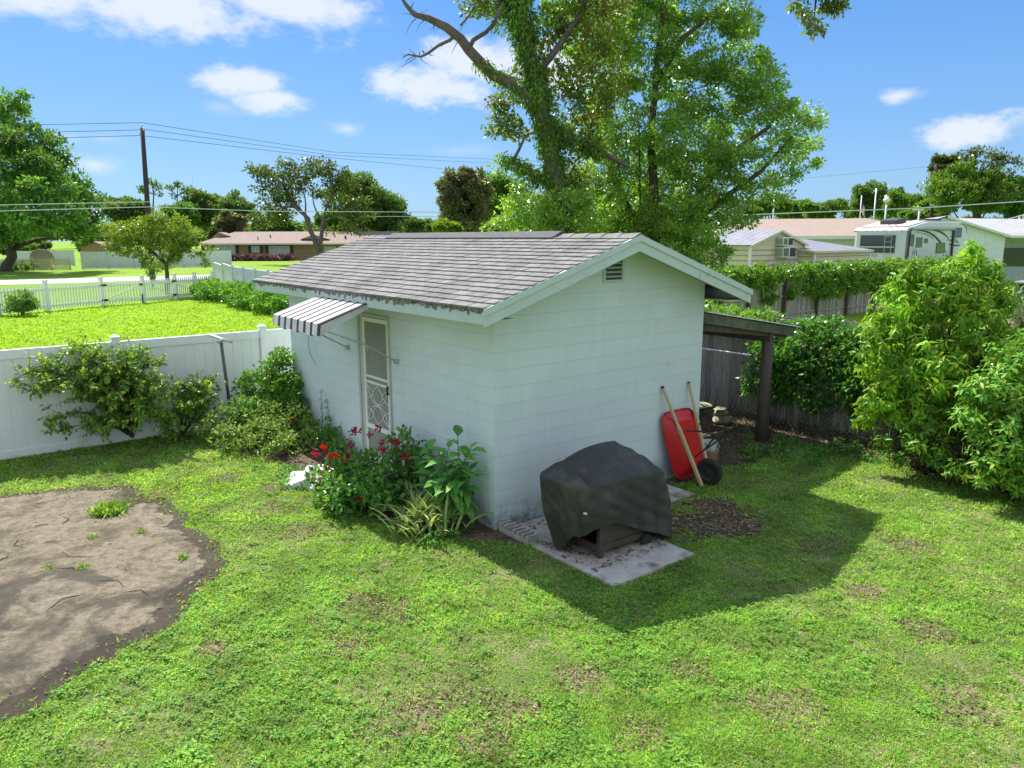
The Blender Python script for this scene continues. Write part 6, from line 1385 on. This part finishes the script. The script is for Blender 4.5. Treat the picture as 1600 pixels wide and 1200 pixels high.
# --- shrub by the white fence, left: arching branches with small leaves
def arching(name, label, base, tips, mat, size, nper, tr=.02, cat='shrub', sag=.25, spread=.11, wr=.5):
    base = np.array(base, float); t = thing(name, label, cat, base); mb = MB(); P = []; Av = []
    for tip in tips:
        tip = np.array(tip, float); off = rng.normal(size=3)*.07; L0 = np.linalg.norm(tip-base); seg = 9; pl = []
        for i in range(seg+1):
            f = i/seg; h = base+(tip-base)*f; h[2] = base[2]+(tip[2]-base[2])*(math.sin(f*math.pi/2)**.8)+sag*math.sin(math.pi*f)*L0*.35; pl.append(h+off*math.sin(f*3.14))
        mb.tube(pl, [tr*(1-.85*i/seg) for i in range(seg+1)], 5)
        for sgn in range(int(6+L0*7)):       # side twigs with leaves
            f = .28+.72*rng.random(); i = min(seg-1, int(f*seg)); p = pl[i]+(pl[i+1]-pl[i])*(f*seg-i); d = (pl[i+1]-pl[i]); d = d/np.linalg.norm(d)
            tw = d*.6+rng.normal(size=3)*.55; tw[2] += .05; tw /= np.linalg.norm(tw); l2 = (.14+.26*rng.random())
            mb.tube([p, p+tw*l2*.5+np.array([0, 0, .01]), p+tw*l2], [.004, .003, .0015], 3, False)
            n = nper; ff = rng.random(n); P.append(p+tw*(l2*ff)[:, None]+rng.normal(size=(n, 3))*.012)
            side = unit(np.cross(tw, rng.normal(size=(n, 3)))); Av.append(side*.8+tw*.6+np.array([0, 0, -.15]))
    mb.build('stems', M['bark'], t)
    P = np.concatenate(P); Av = np.concatenate(Av); n = len(P); P[:, 2] = np.maximum(P[:, 2], .03); Ln = size*(.6+.8*rng.random(n))
    V, F = leaf_fold(P, Av, rng.normal(size=(n, 3))*.5+np.array([0, 0, 1]), Ln, Ln*wr, .25); mesh_np('foliage', V, F, 4, M[mat], t); return t
b = gp(207, 684); q = lambda x, y, Dd: at(x, y, Dd)
tips = [q(x, y, Dd) for x, y, Dd in [(20, 590, 11.0), (45, 608, 11.1), (40, 575, 11.2), (95, 555, 11.5), (120, 545, 11.7), (140, 552, 11.6), (160, 560, 11.5), (185, 545, 11.9), (180, 570, 11.5), (225, 555, 12.1), (205, 580, 11.7), (250, 565, 12.2), (255, 590, 11.8), (270, 600, 11.8), (240, 610, 11.6), (70, 655, 11.1), (85, 672, 11.2), (120, 620, 11.2), (110, 600, 11.2), (150, 600, 11.3), (130, 585, 11.4), (70, 580, 11.3), (170, 630, 11.3), (140, 660, 11.3), (180, 660, 11.4), (215, 640, 11.4), (245, 640, 11.7), (150, 680, 11.3), (230, 600, 11.7), (195, 600, 11.5), (60, 595, 11.1), (260, 620, 11.9), (200, 560, 11.7), (165, 585, 11.5), (265, 650, 11.9)]]
arching('arching_shrub', 'wide arching green shrub growing against the white fence left of the clothesline post', b, tips, 'lf_crepe', .066, 17, .022)
tips = [q(x, y, Dd) for x, y, Dd in [(330, 600, 12.6), (320, 615, 12.4), (300, 605, 12.4), (335, 620, 12.7), (300, 630, 12.2), (280, 620, 12.1), (265, 650, 11.9), (245, 665, 11.8), (310, 645, 12.3), (330, 655, 12.5), (290, 600, 12.4), (325, 605, 12.5), (285, 640, 12.1), (305, 618, 12.3), (260, 670, 11.9)]]
arching('arching_shrub', 'smaller lime tipped shrub between the wide shrub and the clothesline post', gp(285, 680), tips, 'lf_crepe', .062, 20, .014)
# creeper mound in the fence corner
bl = [b for (u, v, z, r, rz) in [(-.25, 5.9, .7, .40, .5), (-.25, 5.95, 1.05, .30, .3), (-.25, 5.6, .45, .42, .4), (-.75, 6.0, .45, .42, .4), (-.22, 6.0, 1.25, .2, .2), (-.3, 5.7, .85, .3, .3), (-.6, 6.2, .8, .3, .3)] for b in vb(u, v, z, r, r, rz)]
creeper('ivy_mound', 'steep mound of ivy climbing the far end of the door wall', bl, 'lf_hedge', .13, 44, .065, k=1.4, shell=.5, up=.4)
# lantana like sprawling bushes with few flowers
def bush(name, label, base, blobs, mat, sub, per, size, fl=None, cat='shrub', k=1.1, **kw):
    t = thing(name, label, cat, base); mb = MB()
    for b in blobs:
        for j in range(5): limb(mb, np.array(base)+rng.normal(size=3)*np.array([.08, .08, 0]), np.array(b[0])+rng.normal(size=3)*np.array(b[1])*.4, .008, .003, .05, 4, 4)
    mb.build('stems', M['bark'], t); foliage('foliage', M[mat], blobs, sub, per, size, t, k=k, zmin=.02, **kw)
    if fl:
        for nm, mt, sp, n, sz in fl: foliage(nm, M[mt], sp, sz*1.0, n, sz*.9, t, k=.6, shell=.0, flat=.4, up=1.2, wr=.8)
    return t
def ub(u, v, z, r, rz=None): return (np.array(S(u, v, z)), (r, r, rz or r*.8))
bl = [ub(-.75, 5.2, .35, .42), ub(-1.1, 5.5, .3, .38), ub(-.35, 4.9, .35, .35), ub(-1.0, 4.8, .25, .34), ub(-.5, 5.6, .5, .35), ub(-1.35, 5.2, .22, .3), ub(-.6, 4.5, .22, .3), ub(-1.0, 5.9, .45, .35), ub(-1.35, 5.9, .35, .28)]
ff = [at(x, y, D_) for x, y, D_ in [(456, 653, 12.0), (427, 664, 11.9), (412, 669, 12.2), (507, 697, 11.2)]]
t = bush('sprawling_bush', 'pale green sprawling bush with a few orange flowers below the ivy mound', S(-.8, 5.2), bl, 'lf_lantana', .13, 30, .06, fold=True)
for i, p in enumerate(ff): foliage('flower', M['petal_red'], [(p, (.05, .05, .03))], .035, 10, .05, t, k=1.2, shell=0, up=1)
bl = [ub(-.1, 4.25, .2, .25, .2), ub(-.15, 3.8, .15, .2, .15), ub(-.3, 3.5, .12, .2, .12), ub(-.1, 4.6, .3, .2, .25)]
bush('ground_weed', 'low dark weedy growth along the wall left of the door', S(-.15, 4.1), bl, 'lf_flower', .1, 30, .05, cat='weed', fold=True)
def stem_plant(label, u, v, h, mat='lf_flower', seed=0, size=.06, n=46):
    t = thing('tall_weed', label, 'weed', S(u, v)); q = np.array(S(u, v)); tip = q+np.array([rng.normal()*.04, rng.normal()*.04, h]); MB().tube([q, (q+tip)/2+rng.normal(size=3)*.02, tip], [.007, .005, .002], 5).build('stem', M['bark'], t)
    f = rng.random(n); P = q+(tip-q)*f[:, None]; A = rng.normal(size=(n, 3)); A[:, 2] = .2; Ln = size*(1.1-.5*f); V, F = leaf_fold(P, A, np.tile([[0, 0, 1.]], (n, 1)), Ln, Ln*.55, .3); mesh_np('leaves', V, F, 4, M[mat], t)
stem_plant('taller slender weed stem against the blue wall left of the door', -.1, 4.72, .95, size=.075); stem_plant('second slender weed stem just right of the tallest one', -.1, 4.38, .85, size=.085, n=60); stem_plant('short slender weed stem nearest the door frame', -.08, 3.98, .55, n=26, size=.04)
# big flower clumps
bl = [ub(-.95, 1.75, .35, .30), ub(-.85, 1.35, .30, .32), ub(-1.05, 2.1, .3, .26), ub(-.75, 1.6, .55, .26), ub(-1.1, 1.6, .22, .3), ub(-.7, 1.95, .45, .24)]
t = bush('flower_bush', 'leafy bush of red and orange flowers in front of the screen door', S(-.9, 1.7), bl, 'lf_flower', .12, 30, .075, fold=True)
for i, (x, y, D_) in enumerate([(515, 712, 9.9), (521, 708, 9.9), (526, 714, 9.8), (506, 697, 10.2), (493, 708, 10.3), (510, 730, 9.8), (505, 737, 9.7), (527, 748, 9.5), (506, 752, 9.6), (511, 770, 9.3), (512, 776, 9.3), (486, 745, 9.8), (507, 792, 9.1), (563, 776, 8.9), (540, 720, 9.5), (520, 738, 9.6)]):
    foliage('flower', M['petal_red' if i % 4 else 'petal_pink'], [(at(x, y, D_-.28), (.04, .04, .025))], .030, 8, .04, t, k=1.2, shell=0, up=1, flat=.5)
bl = [ub(-.5, 1.4, .5, .24), ub(-.5, 1.2, .32, .26), ub(-.35, 1.35, .8, .17), ub(-.32, 1.2, .62, .18), ub(-.3, 1.65, .78, .13)]
t = bush('flower_bush', 'darker taller flower bush with deep red blooms against the wall by the door', S(-.5, 1.15), bl, 'lf_flower', .12, 26, .085, fold=True, k=.95)
for i, (x, y, D_) in enumerate([(551, 675, 9.9), (558, 672, 9.9), (548, 694, 9.7), (544, 708, 9.6), (578, 679, 9.6), (595, 690, 9.3), (614, 690, 9.2), (623, 690, 9.1), (634, 713, 9.0), (590, 668, 9.5), (600, 705, 9.1)]):
    foliage('flower', M['petal_pink'], [(at(x, y, D_-.25), (.03, .03, .02))], .028, 9, .045, t, k=1.2, shell=0, up=1, flat=.5)
# tall broad-leaved plant
t = thing('broad_leaf_plant', 'tall plant with broad dark leaves growing at the shed corner', 'plant', S(-.38, .5)); mb = MB(); P = []; A = []
for (x, y, D_) in [(715, 682, 8.35), (735, 700, 8.25), (700, 700, 8.4), (668, 700, 8.7), (655, 712, 8.8), (690, 720, 8.4), (735, 735, 8.2), (718, 740, 8.2), (680, 735, 8.5), (700, 755, 8.2), (670, 760, 8.5), (727, 715, 8.3), (650, 730, 8.8)]:
    p0 = np.array(S(-.38, .5))+rng.normal(size=3)*np.array([.08, .08, 0]); tip = at(x, y, D_); mid = (p0+tip)/2+rng.normal(size=3)*.04; mb.tube([p0, mid, tip], [.011, .009, .005], 6)
    for k in range(17):
        f = .35+.65*k/16; P.append(mid+(tip-mid)*((f-.5)*2 if f > .5 else 0)); a = k*2.4+rng.random(); A.append([math.cos(a), math.sin(a), .75-1.3*(1-f)*2])
P = np.array(P); A = np.array(A); mb.build('stems', M['lf_flower'], t, smooth=True); n = len(P); Ln = .235*(.6+.6*rng.random(n)); V, F = leaf_fold(P, A, np.tile([[0, 0, 1.]], (n, 1))+rng.normal(size=(n, 3))*.2, Ln, Ln*.46, .45); mesh_np('foliage', V, F, 4, M['lf_broad'], t)
# strappy striped plant
t = thing('spider_plant', 'clump of narrow pale striped leaves at the foot of the broad leaved plant', 'plant', S(-.62, .45)); n = 240; c = np.array(S(-.62, .50)); vv = []; ff_ = []; 
for i in range(n):
    a = random.uniform(0, 6.28); el = random.uniform(.75, 1.45); L0 = random.uniform(.28, .55); w = random.uniform(.012, .023); d = np.array([math.cos(a), math.sin(a), 0]); s_ = np.array([-d[1], d[0], 0]); b0 = c+np.array([random.gauss(0, .15), random.gauss(0, .15), random.random()*.14]); base = len(vv)
    for k in range(7):
        f = k/6; h = L0*(math.sin(el)*f-.62*f*f*math.cos(el)*1.3); p = b0+d*L0*(math.cos(el)*f+.35*f*f)+np.array([0, 0, h]); p[2] = max(p[2], .02); ww = w*(1-f**2)*(.7+.6*math.sin(f*2.6)); vv += [p+s_*ww, p-s_*ww]
    for k in range(6): ff_.append((base+2*k, base+2*k+1, base+2*k+3, base+2*k+2))
mesh_np('leaves', np.array(vv), np.array(ff_), 4, M['lf_lily'], t)
bl = [ub(-.9+.5*random.random(), random.uniform(.1, 2.6), .05, .14, .07) for _ in range(22)]+[ub(random.uniform(-1.35, -.9), random.uniform(1.2, 4.3), .04, .13, .06) for _ in range(20)]
o, _ = foliage('bed_weeds', M['lf_flower'], bl, .1, 20, .045, None, loc=bl[0][0], k=1.0, shell=.1, up=.8, zmin=.02); tagk(o, 'low green weeds between the flower bushes and the lawn', kind='stuff')

# clumps growing on the soil pad
def tuft(label, x, y, r, n, h):
    c = gp(x, y, .03); P = np.stack([c[0]+rng.normal(size=n)*r*.42, c[1]+rng.normal(size=n)*r*.45, np.full(n, .02)+rng.random(n)*h*.4], 1); A = rng.normal(size=(n, 3)); A[:, 2] = np.abs(A[:, 2])+.5; Ln = h*(.5+.8*rng.random(n)); V, F = leaf_quads(P, A, rng.normal(size=(n, 3)), Ln, Ln*.2, .3)
    o = mesh_np('grass_tuft', V, F, 4, M['lf_crepe'], None, c); tagk(o, label, 'grass tuft')
tuft('round green grass tuft on the bare soil patch, largest of its kind', 170, 797, .20, 900, .10)
for x, y, l in [(75, 884, 'tiny weed tuft on the soil pad farthest left'), (130, 884, 'small flat weed tuft right of the tiniest one'), (142, 838, 'dark small weed tuft in the middle of the soil pad'), (218, 830, 'dark little weed tuft nearest the big tuft'), (284, 870, 'small weed tuft near the right rim of the soil pad')]: tuft(l, x, y, .07, 90, .05)
o = None
Pp = np.array(DW); n = 15000; k = rng.integers(len(Pp), size=n); P = np.zeros((n, 3)); P[:, :2] = Pp[k]+rng.normal(size=(n, 2))*.17*(.25+1.3*vnoise(np.c_[Pp[k], Pp[k]], 2.5, 9))[:, None]; A = rng.normal(size=(n, 3)); A[:, 2] = np.abs(A[:, 2])*.6; Ln = .03+.035*rng.random(n); V, F = leaf_quads(P, A, rng.normal(size=(n, 3))+np.array([0, 0, .6]), Ln, Ln*.28, .3)
tagk(mesh_np('edge_grass', V, F, 4, M['grass'], None), 'grass fringe creeping over the rim of the soil pad', kind='stuff')

n = 30000; r = 3.2*(15/3.2)**rng.random(n); a = (rng.random(n)*2-1)*R(42); P = np.stack([r*np.sin(a), r*np.cos(a), np.full(n, .012)], 1); P = P[keep_near(P) & (vnoise(P, .9, 61)*.6+vnoise(P, 2.7, 62)*.4 > .36)]
for x_, y_, r_ in SPOTS: P = P[rng.random(len(P)) > .9*np.exp(-((P[:, 0]-x_)**2+(P[:, 1]-y_)**2)/(r_*r_*.8))]
k = 7; idx = np.repeat(np.arange(len(P)), k); m_ = len(idx); an = np.tile(np.arange(k), len(P))*2.4+rng.random(m_); A = np.stack([np.cos(an), np.sin(an), .25+.5*rng.random(m_)], 1)
Ln = (.015+.017*rng.random(m_))*(.6+.8*np.repeat(rng.random(len(P))**2, k)); V, F = leaf_fold(P[idx]+rng.normal(size=(m_, 3))*np.array([.018, .018, .006])+np.array([0, 0, .014]), A, np.tile([[0, 0, 1.]], (m_, 1)), Ln, Ln*.62, .4)
tagk(mesh_np('lawn_weeds', V, F, 4, M['lf_weed'], None), 'broad leaved weeds scattered through the lawn in small rosettes', kind='stuff')
# leaf litter, chips, twigs
def litter(name, label, polys, n, size, mat='litter', z=.012, extra=None):
    Ps = []
    for poly, m in polys:
        poly = np.array(poly); lo = poly.min(0); hi = poly.max(0); P = lo+(hi-lo)*rng.random((m*2, 2)); P = P[inpoly(P, poly)][:m]; Ps.append(P)
    P = np.concatenate(Ps); n = len(P); u, v = touv(P); on = (u > .04) & (u < 1.27) & (v > -1.9) & (v < -.06); P = np.concatenate([P, np.where(on, .037, z)[:, None]+rng.random((n, 1))*.012], 1); A = rng.normal(size=(n, 3)); A[:, 2] *= .18; Nn = rng.normal(size=(n, 3))*.35+np.array([0, 0, 1]); Ln = size*(.4+1.1*rng.random(n)**1.5)
    V, F = leaf_quads(P, A, Nn, Ln, Ln*.55, .15); return tagk(mesh_np(name, V, F, 4, M[mat], None), label, kind='stuff')
litter('leaf_litter', 'dry brown leaf litter on bare soil round the shed and the lean-to', [(BED, 2600), (BARE, 9000), (BARE2, 1900), (STRIP, 900), ([S(.1, -.5)[:2], S(1.2, -.5)[:2], S(1.2, -1.6)[:2], S(.1, -1.6)[:2]], 420)], 0, .05)
yard = [S(-9, -9)[:2], S(9, -9)[:2], S(9, 0)[:2], S(0, 0)[:2], S(0, 7)[:2], S(-9, 7)[:2]]
litter('fallen_leaves', 'scattered small fallen leaves over the lawn and the soil pad', [(yard, 1600)], 0, .030)
litter('pad_debris', 'crumbs of bark and dead leaf scattered over the soil pad', [(DIRT, 3200)], 0, .022, z=.034)
litter('thatch', 'straw coloured dead grass in the thin spots of the lawn', [([(x-r, y-r), (x+r, y-r), (x+r, y+r), (x-r, y+r)], int(420*r/.25)) for x, y, r in SPOTS], 0, .026)
litter('pad_rim_chips', 'pale chips and leaf bits along the rim of the soil pad', [([(-7.2, 9.3), (-4.6, 9.2), (-4.5, 9.7), (-5.5, 10.0), (-7.0, 9.8)], 700), ([(-3.7, 5.3), (-3.2, 5.5), (-3.1, 7.2), (-3.5, 7.2)], 160)], 0, .04)
mb = MB()
for i in range(34):
    a = random.uniform(0, 6.28); x, y = random.uniform(-8, -3.4), random.uniform(4.4, 9.2); l = random.uniform(.08, .4)
    mb.tube([(x, y, .04), (x+math.cos(a)*l*.5, y+math.sin(a)*l*.5, .05), (x+math.cos(a+.5)*l, y+math.sin(a+.5)*l, .04)], [.005, .005, .002], 4, False)
tagk(mb.build('twigs', M['bark'], None, (-5, 7, 0)), 'thin fallen twigs on the bare soil pad', kind='stuff')

# --- neighbour's plants
bl = []
for k in range(22):
    f = k/21; p = np.array([-17.6, 43.0, 0])*(1-f)+np.array([-9.3, 32.6, 0])*f; bl.append((p+np.array([random.gauss(0, .3)-.2, random.gauss(0, .3), .45+.2*random.random()]), (.75, .75, .55)))
t = thing('hedge', 'leafy green hedge row along the far white fence in the neighbour yard', 'hedge', (-13, 37, 0)); foliage('foliage', M['lf_hedge'], bl, .28, 36, .16, t, k=1.0, shell=.35, up=.5, zmin=.05)
mb = MB(); [limb(mb, (b[0][0], b[0][1], 0), b[0], .03, .01) for b in bl]; mb.build('stems', M['bark'], t)
b = gp(37, 490); t = thing('round_bush', 'small round dark bush in front of the picket fence at the left', 'bush', b); foliage('foliage', M['lf_oak'], [(b+np.array([0, 0, .62]), (.62, .62, .48)), (b+np.array([.3, 0, .4]), (.4, .4, .3)), (b+np.array([-.3, 0, .45]), (.4, .4, .35))], .18, 40, .10, t, k=1.1, shell=.35)
mb = MB(); [limb(mb, b, b+np.array([random.gauss(0, .2), random.gauss(0, .2), .7]), .025, .01) for _ in range(6)]; mb.build('stems', M['bark'], t)
bl = [(np.array([-44+k*.75+random.gauss(0, .15), 114.5, .45]), (.8, .7, .45)) for k in range(15)]
t = thing('purple_hedge', 'purple leaved hedge in front of the brick house windows', 'hedge', (-39, 114.5, 0)); foliage('foliage', M['lf_purple'], bl, .3, 26, .28, t, k=1, shell=.4, zmin=.05); mb = MB(); [limb(mb, (b[0][0], 114.5, 0), b[0], .04, .015) for b in bl]; mb.build('stems', M['bark'], t)
bl = [(np.array([x, 82+random.gauss(0, .5), .35]), (1.2, .8, .4)) for x in np.arange(-63, -52, 1.4)]
t = thing('ground_ivy_patch', 'dark low ivy round the foot of the oak', 'ground cover', (-57, 82, 0)); foliage('foliage', M['lf_oak'], bl, .4, 26, .3, t, k=.8, zmin=.05)
